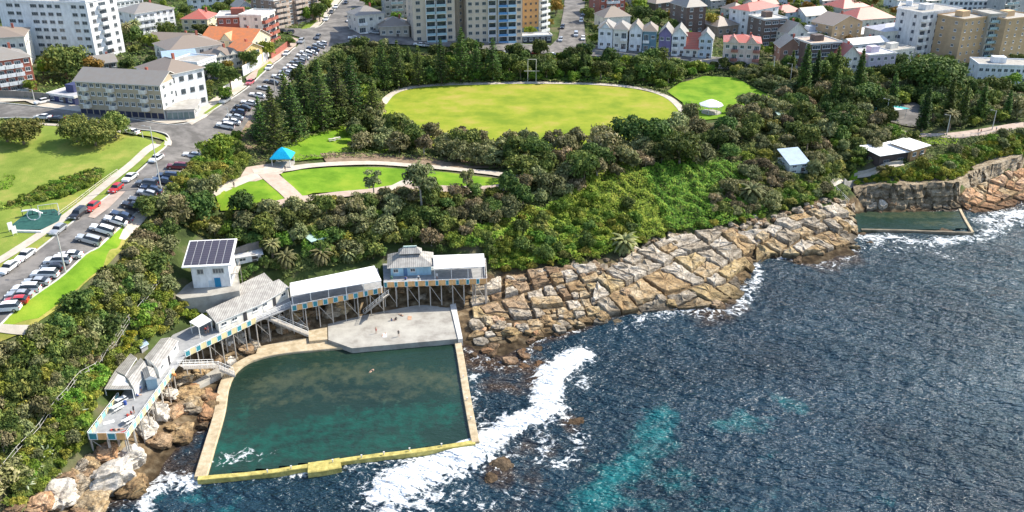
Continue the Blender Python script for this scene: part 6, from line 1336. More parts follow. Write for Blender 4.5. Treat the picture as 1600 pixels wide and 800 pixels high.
canopy('porch', 'blue grey fronted gable porch between the two lower deck sheds', [(226,594),(246,592),(240,576),(222,578)], [9.9,9.9,10.4,10.4], TIN_G, wall=BLUEG, windows=0, cat='porch', gable=.6, inset=.3)
canopy('verandah', 'low grey hipped verandah roof at the left of the lower deck', [(163,609),(207,609),(196,588),(214,560),(204,553),(180,580)], [9.6,9.8,10.2,10.2,9.8,9.6], TIN_G, cat='verandah')
canopy('skylight_hut', 'small blue grey solar roofed hut behind the lower deck sheds', [(220,545),(233,538),(225,529),(210,534)], [9.6,9.6,10.0,10.0], TIN_BL, wall=GREYW, cat='hut', post_z=7)
# concrete apron, slabs
def slab(name, label, px, z1, z0, m, cat='platform'):
    P = [gz(*p, z1) for p in px]; r = [(p[0], p[1]) for p in P]
    if sum(a[0]*b[1]-b[0]*a[1] for a, b in zip(r, r[1:]+r[:1])) < 0: r.reverse()
    return tag(MB().prism(r, z0, z1).build(name, [m]), label, cat)
CONCW = mat('worn_concrete', (.27, .25, .22), (.44, .42, .37), rough=.9, scale=.28, coord='Geo', detail=10, c3=(.37, .35, .31), bump=.15, bscale=5)
slab('bathing_platform', 'wide pale concrete bathing platform at the head of the pool', [(512,494),(513,531),(550,544),(720,529),(710,474),(700,458),(600,464),(590,478),(540,486)], 1.7, -3, CONCW)
slab('platform_edge', 'raised white concrete edge walk along the right of the platform', [(703,476),(716,530),(723,529),(712,474)], 1.95, -1, flat((.6, .58, .54)))
slab('landing', 'low tan landing at the foot of the middle stairs', [(480,506),(511,500),(512,530),(483,533)], 1.5, -2, TANC)
slab('ramp_landing', 'white concrete ramp landing left of the curved pool wall', [(290,604),(345,571),(352,578),(298,612)], 1.5, -1, CONCW)
slab('shelf_walk', 'flat brown rock terrace between the pool wall and the stairs', [(405,536),(480,524),(545,530),(545,540),(440,547),(400,552)], .9, -2, TANC)
def stairs(name, label, pt, zt, pb, zb, w_, m=TIMB, rail=True, cat='staircase'):
    a = Vector(gz(*pt, zt)); b = Vector(gz(*pb, zb)); d = b-a; hd = Vector((d.x, d.y, 0)); L_ = hd.length; rz = math.atan2(hd.y, hd.x); n = max(3, int(abs(zt-zb)/.19)); t = thing(name, label, cat, a, rz); mb = MB()
    for k in range(n): x = L_*k/n; z = (zb-zt)*k/n; mb.box(x, -w_/2, z-.16, x+L_/n*1.0, w_/2, z-.02)
    mb.build('treads', [m], t)
    for s in (-1, 1):
        MB().plank((0, s*(w_/2+.05), -.25), (L_, s*(w_/2+.05), zb-zt-.25), .08, .35).build('stringer', [TIMB], t)
        if rail:
            r = MB(); r.bar((0, s*w_/2, 1.0), (L_, s*w_/2, zb-zt+1.0), .05, 5); r.bar((0, s*w_/2, .55), (L_, s*w_/2, zb-zt+.55), .035, 4)
            for k in range(0, 7): x = L_*k/6; r.bar((x, s*w_/2, (zb-zt)*k/6-.1), (x, s*w_/2, (zb-zt)*k/6+1.02), .05, 5)
            r.build('handrail', [WHITE], t)
stairs('staircase', 'long grey stair from the covered deck down to the bathing platform', (603,462), 7.3, (572,487), 1.7, 2.2)
stairs('staircase', 'sloping stair from the walkway down to the tan landing', (412,492), 7.3, (482,521), 1.5, 1.8)
stairs('staircase', 'zigzag stair below the pool end of the lower deck', (282,572), 7.3, (338,570), 3.5, 1.7)
stairs('staircase', 'short concrete flight down to the curved wall walk', (342,574), 3.4, (366,584), 1.1, 1.6, rail=True)
# small landing frame with scaffold below the lower deck
def scaffold(label, px, z0, z1):
    P = [Vector(gz(*p, z0)) for p in px]; t = thing('scaffold', label, 'frame', P[0]); o0 = P[0]
    for p in P: MB().bar(p-o0+Vector((0, 0, -2)), p-o0+Vector((0, 0, z1-z0)), .08, 5).build('pole', [TIMB], t)
    for z in (1, 2.6, 4.4):
        for p, q in zip(P, P[1:]): MB().bar(p-o0+Vector((0, 0, z)), q-o0+Vector((0, 0, z)), .05, 4).build('rail', [TIMB], t)
scaffold('grey pole frame standing on the rocks beside the lower deck', [(228,690),(244,668),(258,640),(270,612)], 1.5, 6.5)
o = boulder(272, 586, .45, flat((.6, .25, .08)), 'round rusty orange float at the corner of the lower deck', z=7.6, name='float', cat='float')
# white block house with the solar roof
def blockhouse():
    z0 = 12.4; a = Vector(gz(303, 450, z0)); b = Vector(gz(361, 447, z0)); d = b-a; L_ = d.length; rz = math.atan2(d.y, d.x); D = 7.5; h = h_from_py(a.x, a.y, 416)-z0
    t = thing('block_house', 'white block house with a blue door and a dark solar panel roof', 'building', a, rz)
    MB().box(0, 0, -3, L_, D, h).build('wall', [WHT], t)
    e = .9; r = MB().prism([(-e*1.8, -e), (L_+e, -e), (L_+e, D+e*1.5), (-e*1.8, D+e*1.5)], [h+.02, h+.02, h+2.0, h+2.0], [h+.25, h+.25, h+2.25, h+2.25]).build('roof', [WR], t)
    sl = 2.0/(D+e*2.5)
    for k in range(6):
        x0 = -e*1.8+.35+(L_+2.8*e-.7)*k/6; x1 = x0+(L_+2.8*e-.7)/6-.14; y0, y1 = -e+.6, D+e*1.5-.45; f = lambda y: h+.25+(y+e)*sl
        MB().prism([(x0, y0), (x1, y0), (x1, y1), (x0, y1)], [f(y0)+.02, f(y0)+.02, f(y1)+.02, f(y1)+.02], [f(y0)+.1, f(y0)+.1, f(y1)+.1, f(y1)+.1]).build('solar_panel', [SOLAR], r)
    for x, w_ in ((1.9, 1.4), (L_*.72, 2.4)): ob('window', win_mesh(w_, 1.2, flat((.6, .6, .55)), 2 if w_ < 2 else 4), t, (x, 0, h*.62))
    MB().box(L_*.58, -.08, 0, L_*.58+1.3, -.003, 2.2).build('door', [flat((.02, .22, .42))], t)
    MB().box(L_*.58-1.3, -.05, .1, L_*.58-.05, -.003, 1.6).build('notice_board', [LBLUE], t)
    MB().box(L_+.003, 1, h*.45, L_+1.6, 5, h*.45+.15).bar((L_+1.5, 1.1, -2), (L_+1.5, 1.1, h*.45+1.2), .06).bar((L_+1.5, 4.9, -2), (L_+1.5, 4.9, h*.45+1.2), .06).bar((L_+1.5, 1.1, h*.45+1.1), (L_+1.5, 4.9, h*.45+1.1), .05).build('side_landing', [TIMB], t)
SOLAR = ribbed('solar_cells', (.075, .065, .085), .8, 1, rough=.35, dirt=(.05, .05, .07), dark=.6)
slab('yard_terrace', 'grey concrete yard terrace under the white block house', [(266,457),(272,430),(284,402),(300,398),(366,396),(374,440),(374,454),(330,462),(284,467)], 12.38, 6, CONCW, 'terrace')
blockhouse()
# ------------------------------------------------------------ other buildings of the headland
b_('clubhouse', 'dark brown walled clubhouse with a white flat roof on the headland', (1372,262), (1417,250), 243, 8, flat((.07,.055,.055)), 'skillion', WR, .5, 1, nf=2, ns=1, cat='clubhouse', win=(2.2,.8), frame=flat((.3,.3,.3)), eave=.8)
b_('clubhouse', 'smaller white roofed timber clubhouse wing beside the dark one', (1421,252), (1445,243), 234, 7, flat((.45,.27,.14)), 'skillion', WR, .4, 1, nf=2, ns=1, cat='clubhouse', win=(1.8,1.2), eave=.9)
b_('hut', 'tall narrow hut with a pale blue metal roof among the trees', (1233,271), (1262,270), 258, 7, flat((.55,.6,.56)), 'skillion', TIN_BL, 2.6, 2, nf=2, ns=1, cat='hut', eave=.4)
b_('shed', 'small shed with a pale green roof below the oval right corner', (1216,190), (1248,190), 180, 6, flat((.2,.2,.17)), 'skillion', ribbed('green_metal_roof',(.42,.6,.55),.3,0), .5, 1, nf=2, ns=1, cat='shed')
b_('shed', 'green tank shed at the end of the long hedge wall', (489,392), (507,388), 377, 4, flat((.2,.42,.36)), 'skillion', ribbed('green_metal_roof',(.42,.6,.55),.3,0), .6, 1, nf=1, ns=1, cat='shed')
b_('shed', 'long low white store beside the white block house', (370,413), (409,406), 403, 3, WHT, 'skillion', TIN_W, .3, 1, nf=2, ns=1, cat='store')
wall_('slat_fence', 'dark slatted fence behind the white store', [(366,404),(412,390)], 2.4, flat((.16,.15,.14)), 'fence', .15)
wall_('slat_fence', 'dark slatted fence left of the green tank shed', [(424,388),(462,380)], 2.2, flat((.13,.12,.12)), 'fence', .15)
0 and wall_('retaining_wall', 'pale retaining wall round the yard of the block house', [(262,466),(285,474),(330,476),(372,466)], .9, CONC, 'wall', .3)
wall_('retaining_wall', 'concrete retaining wall below the clubhouse path', [(1334,276),(1368,266),(1410,256)], 1.0, CONC, 'wall', .3)
wall_('retaining_wall', 'low stone wall at the top of the pool steps', [(1318,286),(1330,290),(1338,288)], 1.6, CONC, 'wall', .4)
# gazebo and shelter
def shelter(name, label, px, py, r, h, rh, n, roofm, cat, posts):
    x, y, z = gp(px, py); t = thing(name, label, cat, (x, y, z)); mb = MB(); ring = [(r*math.cos(2*math.pi*(k+.5)/n), r*math.sin(2*math.pi*(k+.5)/n)) for k in range(n)]
    lo = [(a, b, h) for a, b in ring]; mid = [(a*.45, b*.45, h+rh*.62) for a, b in ring]
    for k in range(n): mb.poly([lo[k], lo[(k+1) % n], mid[(k+1) % n], mid[k]]); mb.poly([mid[k], mid[(k+1) % n], (0, 0, h+rh)]); mb.poly([lo[k], lo[(k+1) % n], (lo[(k+1) % n][0], lo[(k+1) % n][1], h-.25), (lo[k][0], lo[k][1], h-.25)])
    mb.build('roof', [roofm], t)
    for k in range(posts): a, b = ring[k*n//posts]; MB().bar((a*.85, b*.85, -.3), (a*.85, b*.85, h+.3), .1, 6).build('post', [WHITE], t)
    MB().prism([(p[0]*.9, p[1]*.9) for p in ring], -.6, .2).build('floor', [CONC], t)
shelter('gazebo', 'white domed gazebo beside the small green', 1110, 176, 4.2, 3.0, 1.8, 8, WR, 'gazebo', 8)
shelter('picnic_shelter', 'bright blue pyramid shelter by the park path', 443, 257, 4.0, 2.6, 2.4, 4, mat('blue_roof', (.0, .30, .55), (.01, .42, .68), rough=.5), 'shelter', 4)
# fences of posts and wires or rails
def fence(name, label, px, h=1.2, sp_=2.4, rails=2, m=TIMB, r=.06, rr=.03, z=None):
    P = [Vector(gp(*p)) for p in px]; t = thing(name, label, 'fence', P[0]); o0 = P[0].copy(); Q = []
    for a, b in zip(P, P[1:]):
        n = max(1, int((b-a).length/sp_)); Q += [a.lerp(b, k/n) for k in range(n)]
    Q.append(P[-1]); Q = [Vector((q.x, q.y, H(q.x, q.y))) for q in Q]; rl = MB()
    for i, q in enumerate(Q):
        if i < 95: MB().bar(q-o0+Vector((0, 0, -.3)), q-o0+Vector((0, 0, h)), r, 5).build('post', [m], t)
    for a, b in zip(Q, Q[1:]):
        for k in range(rails): hh = h*(k+1)/rails-.06; rl.bar(a-o0+Vector((0, 0, hh)), b-o0+Vector((0, 0, hh)), rr, 4)
    rl.build('rails', [m], t); return t
PALEF = flat((.62, .6, .56))
fence('cliff_fence', 'long grey fence descending the cliff left of the baths', [(-10,765),(50,694),(108,622),(170,555),(215,497),(256,444)], 2.2, 2.6, 3, flat((.45,.43,.39)), .09, .045)
fence('rail_fence', 'low timber rail fence beside the lawn footpath', [(92,338),(120,318),(150,294),(184,270)], 1.0, 2.4, 2, flat((.55,.5,.42)), .07, .05)
fence('path_fence', 'pale fence along the coastal path on the right headland', [(1415,213),(1480,217),(1540,212),(1605,204)], 1.2, 2.6, 3, PALEF, .08, .04)
fence('park_fence', 'low fence at the bottom corner of the left park lawn', [(405,335),(432,327),(466,318)], 1.1, 2.2, 2, TIMB, .06, .035)
fence('pool_fence', 'white paling screen left of the dark clubhouse', [(1318,264),(1336,254)], 1.8, .8, 3, WHITE, .08, .05)
fence('steps_rail', 'white handrail of the steps to the small rock pool', [(1306,296),(1316,306),(1326,316)], 1.0, 1.4, 2, WHITE, .06, .04)
fence('oval_fence', 'dark boundary fence behind the bushes of the oval', [(600,128),(700,122),(830,120),(985,128)], 1.4, 3.6, 2, flat((.12,.2,.12)), .06, .03)
# lamp posts
def lamp(px, py, top, label, arm=1.6, side=-1, m=None, rz=0, group=None):
    x, y, z = gp(px, py); h = h_from_py(x, y, top)-z; t = thing('lamp_post', label, 'lamp post', (x, y, z), rz, group); m = m or flat((.55,.54,.5))
    MB().bar((0, 0, -.3), (0, 0, h), .17, 7, 0, .11).build('pole', [m], t); MB().bar((0, 0, h-.1), (side*arm, 0, h+.25), .05, 5).build('arm', [m], t); MB().box(side*arm-.35, -.14, h+.18, side*arm+.35, .14, h+.32).build('lamp_head', [flat((.35,.35,.35))], t)
for a, b, c, l in [(103,427,366,'tall lamp post among the parked cars at lower left'),(252,298,198,'tallest lamp post beside the dark parked cars'),(54,158,140,'street pole by the left side street'),(430,142,118,'lamp post in front of the white garden wall'),(479,98,62,'lamp post at the upper road junction'),(1383,190,155,'white pole among trees by the right car park'),(1479,210,180,'lamp post beside the yellow green palm'),(1550,203,173,'lamp post near the right end of the coastal path'),(1206,130,88,'street pole behind the headland trees'),(1234,132,100,'second street pole behind the headland trees'),(223,214,206,'short post on the lawn corner'),(358,190,168,'lamp post at the wide road junction')]:
    lamp(a, b, c, l)
# sight screen frame by the oval
x, y, z = gp(831, 129); t = thing('practice_frame', 'pale tall frame structure behind the top of the oval', 'frame', (x, y, z))
for u in (-1.6, 1.6): MB().bar((u, 0, -.3), (u, 0, 9), .1, 5).build('post', [PALEF], t)
for zz in (4.5, 9): MB().bar((-3 if zz < 5 else -1.6, 0, zz), (3 if zz < 5 else 1.6, 0, zz), .09, 5).build('crossbar', [PALEF], t)
# playground
drape('playground_surface', [(20,352),(46,331),(86,328),(97,336),(92,347),(66,360),(26,361)], mat('green_rubber', (.015,.07,.06), (.03,.11,.09), rough=.8, scale=1), .26, 1.5, 'dark green rubber surface')
wall_('playground_edge', 'white kerb wall along the front of the play area', [(18,356),(24,363),(66,364)], .5, WHITE, 'wall', .5)
def play(px, py, label, kind_):
    x, y, z = gp(px, py); t = thing('play_frame', label, 'play equipment', (x, y, z+.2), .4); m = flat((.5,.52,.5))
    if kind_ == 0:
        for u in (-2, 2):
            for v in (-.8, .8): MB().bar((u, v, -.2), (u, 0, 2.5), .07, 5).build('leg', [m], t)
        MB().bar((-2, 0, 2.5), (2, 0, 2.5), .07, 5).build('top_bar', [m], t)
        for u in (-.8, .8): MB().bar((u-.25, 0, 2.5), (u-.25, 0, .6), .02, 4).bar((u+.25, 0, 2.5), (u+.25, 0, .6), .02, 4).box(u-.3, -.15, .52, u+.3, .15, .6).build('swing_seat', [DARK], t)
    elif kind_ == 1:
        pr = None
        for k in range(25):
            a = 2*math.pi*k/24; q = Vector((1.3*math.cos(a), 0, 1.3+1.3*math.sin(a)))
            if pr is not None and k == 1: mb = MB()
            if pr is not None: mb.bar(pr, q, .09, 5)
            pr = q
        mb.build('ring', [WHITE], t); MB().bar((0, 0, -.2), (0, 0, .1), .3, 6).build('foot', [m], t)
    else:
        for u in (-1, 1): MB().bar((u, 0, -.2), (u, 0, 2.2), .08, 5).build('post', [DARK], t)
        MB().box(-1.1, -.5, 1.2, 1.1, .5, 1.3).build('platform', [m], t); MB().plank((1.1, 0, 1.25), (3, 0, .1), .6, .08).build('slide', [WHITE], t)
play(78, 337, 'swing frame at the right of the play area', 0); play(55, 345, 'white ring in the middle of the play area', 1); play(44, 338, 'dark climbing frame with slide on the play area', 2)
for a, b, l in [(18,362,'white sign board left of the play area'),(24,368,'second white sign board in front of the play area')]:
    x, y, z = gp(a, b); t = thing('sign_board', l, 'sign', (x, y, z), .9); MB().box(-.5, -.04, .5, .5, .04, 2.2).build('board', [WHITE], t); MB().bar((-.4, 0, -.3), (-.4, 0, .5), .05).bar((.4, 0, -.3), (.4, 0, .5), .05).build('legs', [PALEF], t)
def picnic(px, py, label, rz=.3, m=None, z=None):
    x, y, z_ = gp(px, py) if z is None else gz(px, py, z); t = thing('picnic_table', label, 'table', (x, y, z_+.1), rz); m = m or flat((.6,.56,.5)); mb = MB()
    MB().box(-1, -.4, .7, 1, .4, .78).build('tabletop', [m], t)
    for s in (-1, 1): MB().box(-1, s*.75-.15, .42, 1, s*.75+.15, .48).build('bench', [m], t)
    for u in (-.7, .7): MB().bar((u, -.8, 0), (u, .3, .69), .05, 4).bar((u, .8, 0), (u, -.3, .69), .05, 4).build('trestle', [m], t)
picnic(519, 221, 'pale picnic table on the grass by the pines'); picnic(527, 219, 'second pale picnic table by the pines', .5)
for a, b, l, c in [(183,640,'white table on the lower deck',WHITE),(190,628,'second white table nearer the sheds',WHITE),(202,660,'large white cloth covered table on the lower deck',WHITE)]:
    picnic(a, b, l, 1.0, c, DZ)
x, y, z = gp(1388, 182)
def pshade():
    t = thing('shade_sail', 'teal and white shade sail over the right car park playground', 'shade sail', (x, y, z)); 
    for k, (u, v, m) in enumerate([(-3, 0, flat((.05,.42,.42))), (3, -1, flat((.05,.42,.42))), (0, -3, WHITE)]): MB().prism([(u-3, v-2), (u+3, v-1.4), (u+2, v+2.2), (u-2, v+1.6)], [2.6+k*.3, 3.2+k*.3, 2.7+k*.3, 3.4+k*.3], [2.66+k*.3, 3.26+k*.3, 2.76+k*.3, 3.46+k*.3]).build('canopy', [m], t)
    for u, v in ((-5, -2), (5, -2), (4, 3), (-4, 3)): MB().bar((u, v, -.3), (u, v, 3.2), .08, 5).build('post', [PALEF], t)
pshade()
# bollards / starting posts on the pool walls
for i, (a, b) in enumerate([(418,738),(455,732),(520,722),(565,715),(600,710),(640,704),(690,697),(724,590),(730,625),(736,655)]):
    X, Y, Z = gz(a, b, 1.05); tag(MB().bar((0, 0, 0), (0, 0, .55), .09, 6).box(-.15, -.15, .55, .15, .15, .62).build('bollard', [PALEF], None, loc=(X, Y, 1.02)), 'small pale post on the %s sea wall of the large pool' % ('front' if i < 7 else 'right'), 'bollard', 'posts on the pool walls')
# ------------------------------------------------------------ people
SKIN = flat((.55, .34, .24), rough=.6)
def person_mesh(pose):
    if pose == 'stand': V = [(0,0,.95),(0,0,1.2),(0,0,1.45),(0,0,1.56),(0,0,1.7),(.10,0,.92),(.12,.02,.5),(.12,0,.06),(.12,-.12,.03),(-.10,0,.92),(-.11,-.03,.5),(-.13,.05,.06),(-.13,-.08,.03),(.2,0,1.42),(.26,0,1.15),(.27,-.05,.9),(-.2,0,1.42),(-.26,0,1.15),(-.25,-.08,.9)]
    elif pose == 'sit': V = [(0,0,.15),(0,.03,.42),(0,.05,.66),(0,.04,.77),(0,.02,.92),(.10,0,.12),(.13,-.42,.32),(.13,-.75,.06),(.13,-.9,.06),(-.10,0,.12),(-.13,-.42,.35),(-.13,-.72,.06),(-.13,-.87,.06),(.2,.05,.62),(.26,.15,.38),(.27,.25,.1),(-.2,.05,.62),(-.26,.15,.38),(-.27,.22,.1)]
    else: V = [(0,0,.13),(0,.25,.13),(0,.5,.15),(0,.61,.15),(0,.76,.16),(.10,-.03,.12),(.12,-.45,.13),(.12,-.85,.08),(.12,-.9,.18),(-.10,-.03,.12),(-.12,-.45,.2),(-.12,-.85,.08),(-.12,-.9,.18),(.2,.47,.13),(.3,.25,.09),(.33,.02,.08),(-.2,.47,.13),(-.3,.25,.09),(-.33,.02,.08)]
    E = [(0,1),(1,2),(2,3),(3,4),(0,5),(5,6),(6,7),(7,8),(0,9),(9,10),(10,11),(11,12),(2,13),(13,14),(14,15),(2,16),(16,17),(17,18)]
    rad = [.14,.12,.15,.06,.11,.10,.07,.045,.04,.10,.07,.045,.04,.06,.045,.035,.06,.045,.035]
    me = bpy.data.meshes.new('body'); me.from_pydata(V, E, []); o = bpy.data.objects.new('body_tmp', me); COL.objects.link(o); m = o.modifiers.new('s', 'SKIN')
    for i, r in enumerate(rad): me.skin_vertices[0].data[i].radius = (r, r*.85)
    me.skin_vertices[0].data[0].use_root = True; s = o.modifiers.new('u', 'SUBSURF'); s.levels = 1; s.render_levels = 1
    dg = bpy.context.evaluated_depsgraph_get(); out = bpy.data.meshes.new_from_object(o.evaluated_get(dg)); bpy.data.objects.remove(o); out.name = 'body'; return out, V
PM = {p: person_mesh(p) for p in ('stand', 'sit', 'lie')}
PCACHE = {}
def person(px, py, pose, top, bottom, label, z=None, rz=None, hair=(.06,.04,.03)):
    key = (pose, top, bottom, hair)
    if key not in PCACHE:
        me, V = PM[pose]; me = me.copy(); me.materials.clear()
        for m in (SKIN, flat(top) if top else SKIN, flat(bottom), flat(hair)): me.materials.append(m)
        hd = Vector(V[4]); pel = Vector(V[0]); ch = Vector(V[2])
        for f in me.polygons:
            c = f.center; 
            if (c-hd).length < .16 and (c.z > hd.z+.02 or c.y > hd.y+.05): f.material_index = 3
            elif (c-pel).length < .24: f.material_index = 2
            elif (c-(pel+ch)/2).length < .34 and (c-hd).length > .2: f.material_index = 1
        PCACHE[key] = me
    x, y, zz = gp(px, py) if z is None else gz(px, py, z)
    o = ob('person', PCACHE[key], None, (x, y, zz), (0, 0, random.uniform(0, 6) if rz is None else rz)); tag(o, label, 'person')
    return o
RD=(.55,.06,.05); BK=(.03,.03,.04); WT=(.8,.8,.8); BL=(.05,.12,.4); PK=(.6,.25,.3); GN=(.1,.3,.2)
for a in [(588,521,'stand',None,RD,'person in red swimwear standing near the pool edge of the platform',1.7),(623,526,'stand',BK,BK,'person in dark swimwear standing at the platform edge',1.7),(612,501,'sit',BK,BL,'left of the two people sitting in the middle of the platform',1.7),(619,500,'sit',BK,BK,'right of the two people sitting in the middle of the platform',1.7),(627,493,'lie',None,BK,'person lying down at the back of the platform',1.7),(600,523,'lie',None,WT,'person lying beside the platform edge on a pale towel',1.7),
    (218,608,'sit',BK,BK,'person in black sitting by the sheds of the lower deck',DZ),(224,604,'stand',PK,BK,'person in pink top standing by the lower deck sheds',DZ),(221,612,'stand',WT,BL,'person in white top standing by the lower deck sheds',DZ),(215,620,'sit',BL,BK,'person in blue sitting on the lower deck',DZ),(200,652,'sit',RD,RD,'person in red sitting at the large white table',DZ),(205,648,'sit',RD,BK,'second person in red at the large white table',DZ),(210,646,'stand',BK,BK,'person in black standing behind the large white table',DZ),(178,672,'lie',RD,BK,'person lying at the front end of the lower deck',DZ),(186,672,'lie',None,BK,'second person lying at the front end of the lower deck',DZ),
    (322,522,'stand',RD,BK,'person in red top beside the small white awning',DZ),(326,520,'stand',PK,WT,'person in pink top beside the small white awning',DZ),(334,512,'sit',BK,BK,'dark clad person sitting under the shed eaves',DZ),(350,508,'sit',BL,BK,'person in blue sitting on the walkway',DZ),(634,437,'sit',BL,BK,'person in blue sitting against the pale blue kiosk',DZ),(683,436,'stand',WT,WT,'person in white at the rail of the kiosk deck',DZ),(654,440,'stand',WT,BK,'person in white top at the kiosk deck rail',DZ),(430,462,'stand',BL,BK,'person in blue at the right end of the changing shed',DZ),(436,460,'stand',BK,BK,'person in black at the right end of the changing shed',DZ),
    (446,268,'stand',BK,BK,'dark clad walker on the path in front of the blue shelter',None),(366,294,'stand',BK,BK,'dark clad walker on the path left of the park lawn',None),(1528,208,'stand',BK,BK,'walker on the right coastal path',None),(1556,205,'stand',WT,BK,'walker in white on the right coastal path',None),(1532,209,'stand',RD,BK,'walker in red on the right coastal path',None),(581,580,'lie',None,BK,'lone swimmer floating in the pool',.35)]:
    person(*a[:6], z=a[6])
def towel(px, py, c, label, z):
    x, y, zz = gz(px, py, z); o = MB().box(-.45, -.9, .02, .45, .9, .05).build('towel', [flat(c)], None, loc=(x, y, z), rot=(0, 0, random.uniform(0, 3))); tag(o, label, 'towel')
towel(601, 524, WT, 'white towel by the platform edge', 1.7); towel(640, 497, (.5,.3,.2), 'brown towel on the platform', 1.7); towel(170, 660, WT, 'white towel on the lower deck', DZ); towel(192, 676, (.4,.1,.1), 'dark red towel at the end of the lower deck', DZ)
for a, b, c, l in [(196,632,(.05,.1,.35),'blue bag beside the lower deck tables'),(612,436,(.1,.2,.15),'green bin at the left corner of the kiosk')]:
    X, Y, Z = gz(a, b, DZ); tag(MB().prism([(.3*math.cos(k*.785), .3*math.sin(k*.785)) for k in range(8)], 0, .8).bar((-.2, 0, .8), (.2, 0, .95), .04).build('bin', [flat(c)], None, loc=(X, Y, DZ)), l, 'bin')
# ------------------------------------------------------------ cars
CARP = {'suv': (4.8, 1.95, [(0,.45),(.03,.85),(.10,.98),(.27,1.06),(.38,1.62),(.55,1.72),(.90,1.68),(.985,1.05),(1,.5)]),
        'sedan': (4.7, 1.85, [(0,.42),(.03,.72),(.12,.84),(.30,.92),(.44,1.36),(.60,1.42),(.74,1.36),(.88,1.0),(.985,.92),(1,.45)]),
        'hatch': (4.1, 1.78, [(0,.42),(.04,.76),(.14,.88),(.30,.96),(.45,1.42),(.62,1.5),(.86,1.42),(.97,.98),(1,.45)])}
CARGL = mat('car_glass', (.015, .018, .02), rough=.08, spec=.8); RUB = mat('tyre_rubber', (.02, .02, .02), rough=.9); RIM = mat('wheel_rim', (.45, .45, .46), rough=.35, metal=.6)
def carbody(kind_, paint):
    L_, w_, pr = CARP[kind_]; V = []; F = []; MI = []; belt = .95 if kind_ != 'suv' else 1.05
    P = [(x*L_-L_/2, z) for x, z in pr]; n = len(P); rows = []
    for x, z in P:
        zb = min(z, belt); inset = .0 if z <= belt+.02 else (z-belt)*.32
        hw = w_/2*(.90 if abs(x) > L_*.47 else 1)
        rows.append([(x, -hw*.96, .28), (x, -hw, zb*.75), (x, -hw*.97, zb), (x, -(hw*.97-inset-.03), z), (x, 0, z+(.05 if z > belt else .03)), (x, hw*.97-inset-.03, z), (x, hw*.97, zb), (x, hw, zb*.75), (x, hw*.96, .28)])
    for r in rows: V += r
    for i in range(n-1):
        for k in range(8):
            F.append((i*9+k, (i+1)*9+k, (i+1)*9+k+1, i*9+k+1)); zi, zj = P[i][1], P[i+1][1]; g_ = 0
            if k in (2, 5) and max(zi, zj) > belt+.2: g_ = 1
            if k in (3, 4) and abs(zi-zj) > .25 and max(zi, zj) > belt+.2: g_ = 1
            MI.append(g_)
    F.append(tuple(range(9))); F.append(tuple(reversed([(n-1)*9+k for k in range(9)]))); MI += [0, 0]
    for i in range(n-1): F.append((i*9, i*9+8, (i+1)*9+8, (i+1)*9)); MI.append(0)
    me = bpy.data.meshes.new('body'); me.from_pydata(V, [], F); me.materials.append(paint); me.materials.append(CARGL); me.polygons.foreach_set('material_index', MI)
    bm = bmesh.new(); bm.from_mesh(me); bmesh.ops.recalc_face_normals(bm, faces=bm.faces); bm.to_mesh(me); bm.free(); me.update(); return me
WH = {}
def wheel_mesh():
    if 'w' not in WH:
        WH['w'] = MB().bar((0, -.11, 0), (0, .11, 0), .33, 14).mesh('tyre', [RUB]); WH['r'] = MB().bar((0, -.12, 0), (0, .12, 0), .2, 10).mesh('rim', [RIM])
    return WH['w'], WH['r']
CB = {}
PAINTS = {'white': (.78, .78, .78), 'silver': (.45, .47, .49), 'black': (.02, .02, .025), 'grey': (.12, .13, .15), 'red': (.5, .03, .03), 'maroon': (.16, .02, .03), 'blue': (.08, .14, .28), 'dark_blue': (.03, .05, .10), 'pink_red': (.55, .12, .14)}
HL = mat('headlamp_glass', (.7, .72, .75), rough=.1); TLM = mat('tail_lamp', (.35, .01, .01), rough=.2); PLATE = flat((.7,.7,.65))
HLm = MB().box(-.05, -.2, -.09, .05, .2, .09).mesh('headlight', [HL]); TLm = MB().box(-.05, -.15, -.14, .05, .15, .14).mesh('tail_light', [TLM])
def car(px, py, ang, kind_, col, label, group):
    x, y, z = gp(px, py); key = (kind_, col); L_, w_, pr = CARP[kind_]
    if key not in CB:
        pm = bpy.data.materials.new('car_paint_'+col); pm.use_nodes = True; b = pm.node_tree.nodes['Principled BSDF']; b.inputs['Base Color'].default_value = (*PAINTS[col], 1); b.inputs['Roughness'].default_value = .3; b.inputs['Coat Weight'].default_value = .6; b.inputs['Metallic'].default_value = .25 if col in ('silver', 'grey') else 0
        CB[key] = carbody(kind_, pm)
    gx = H(x+math.cos(ang)*2, y+math.sin(ang)*2)-H(x-math.cos(ang)*2, y-math.sin(ang)*2)
    t = thing('parked_car', label, 'car', (x, y, H(x, y)+.13), ang, group); t.rotation_euler = (0, -math.atan2(gx, 4), ang); t.scale = (1.06, 1.04, 1.0)
    ob('body', CB[key], t)
    for u in (-.31, .31):
        for s in (-1, 1):
            w0 = ob('wheel', wheel_mesh()[0], t, (u*L_, s*(w_/2-.1), .33)); ob('rim', wheel_mesh()[1], w0)
    for s in (-1, 1): ob('headlight', HLm, t, (-L_/2+.06, s*w_*.34, .68)); ob('tail_light', TLm, t, (L_/2-.02, s*w_*.38, .8))
def heading(p, q): a = gp(*p); b = gp(*q); return math.atan2(b[1]-a[1], b[0]-a[0])
AA = R(8)
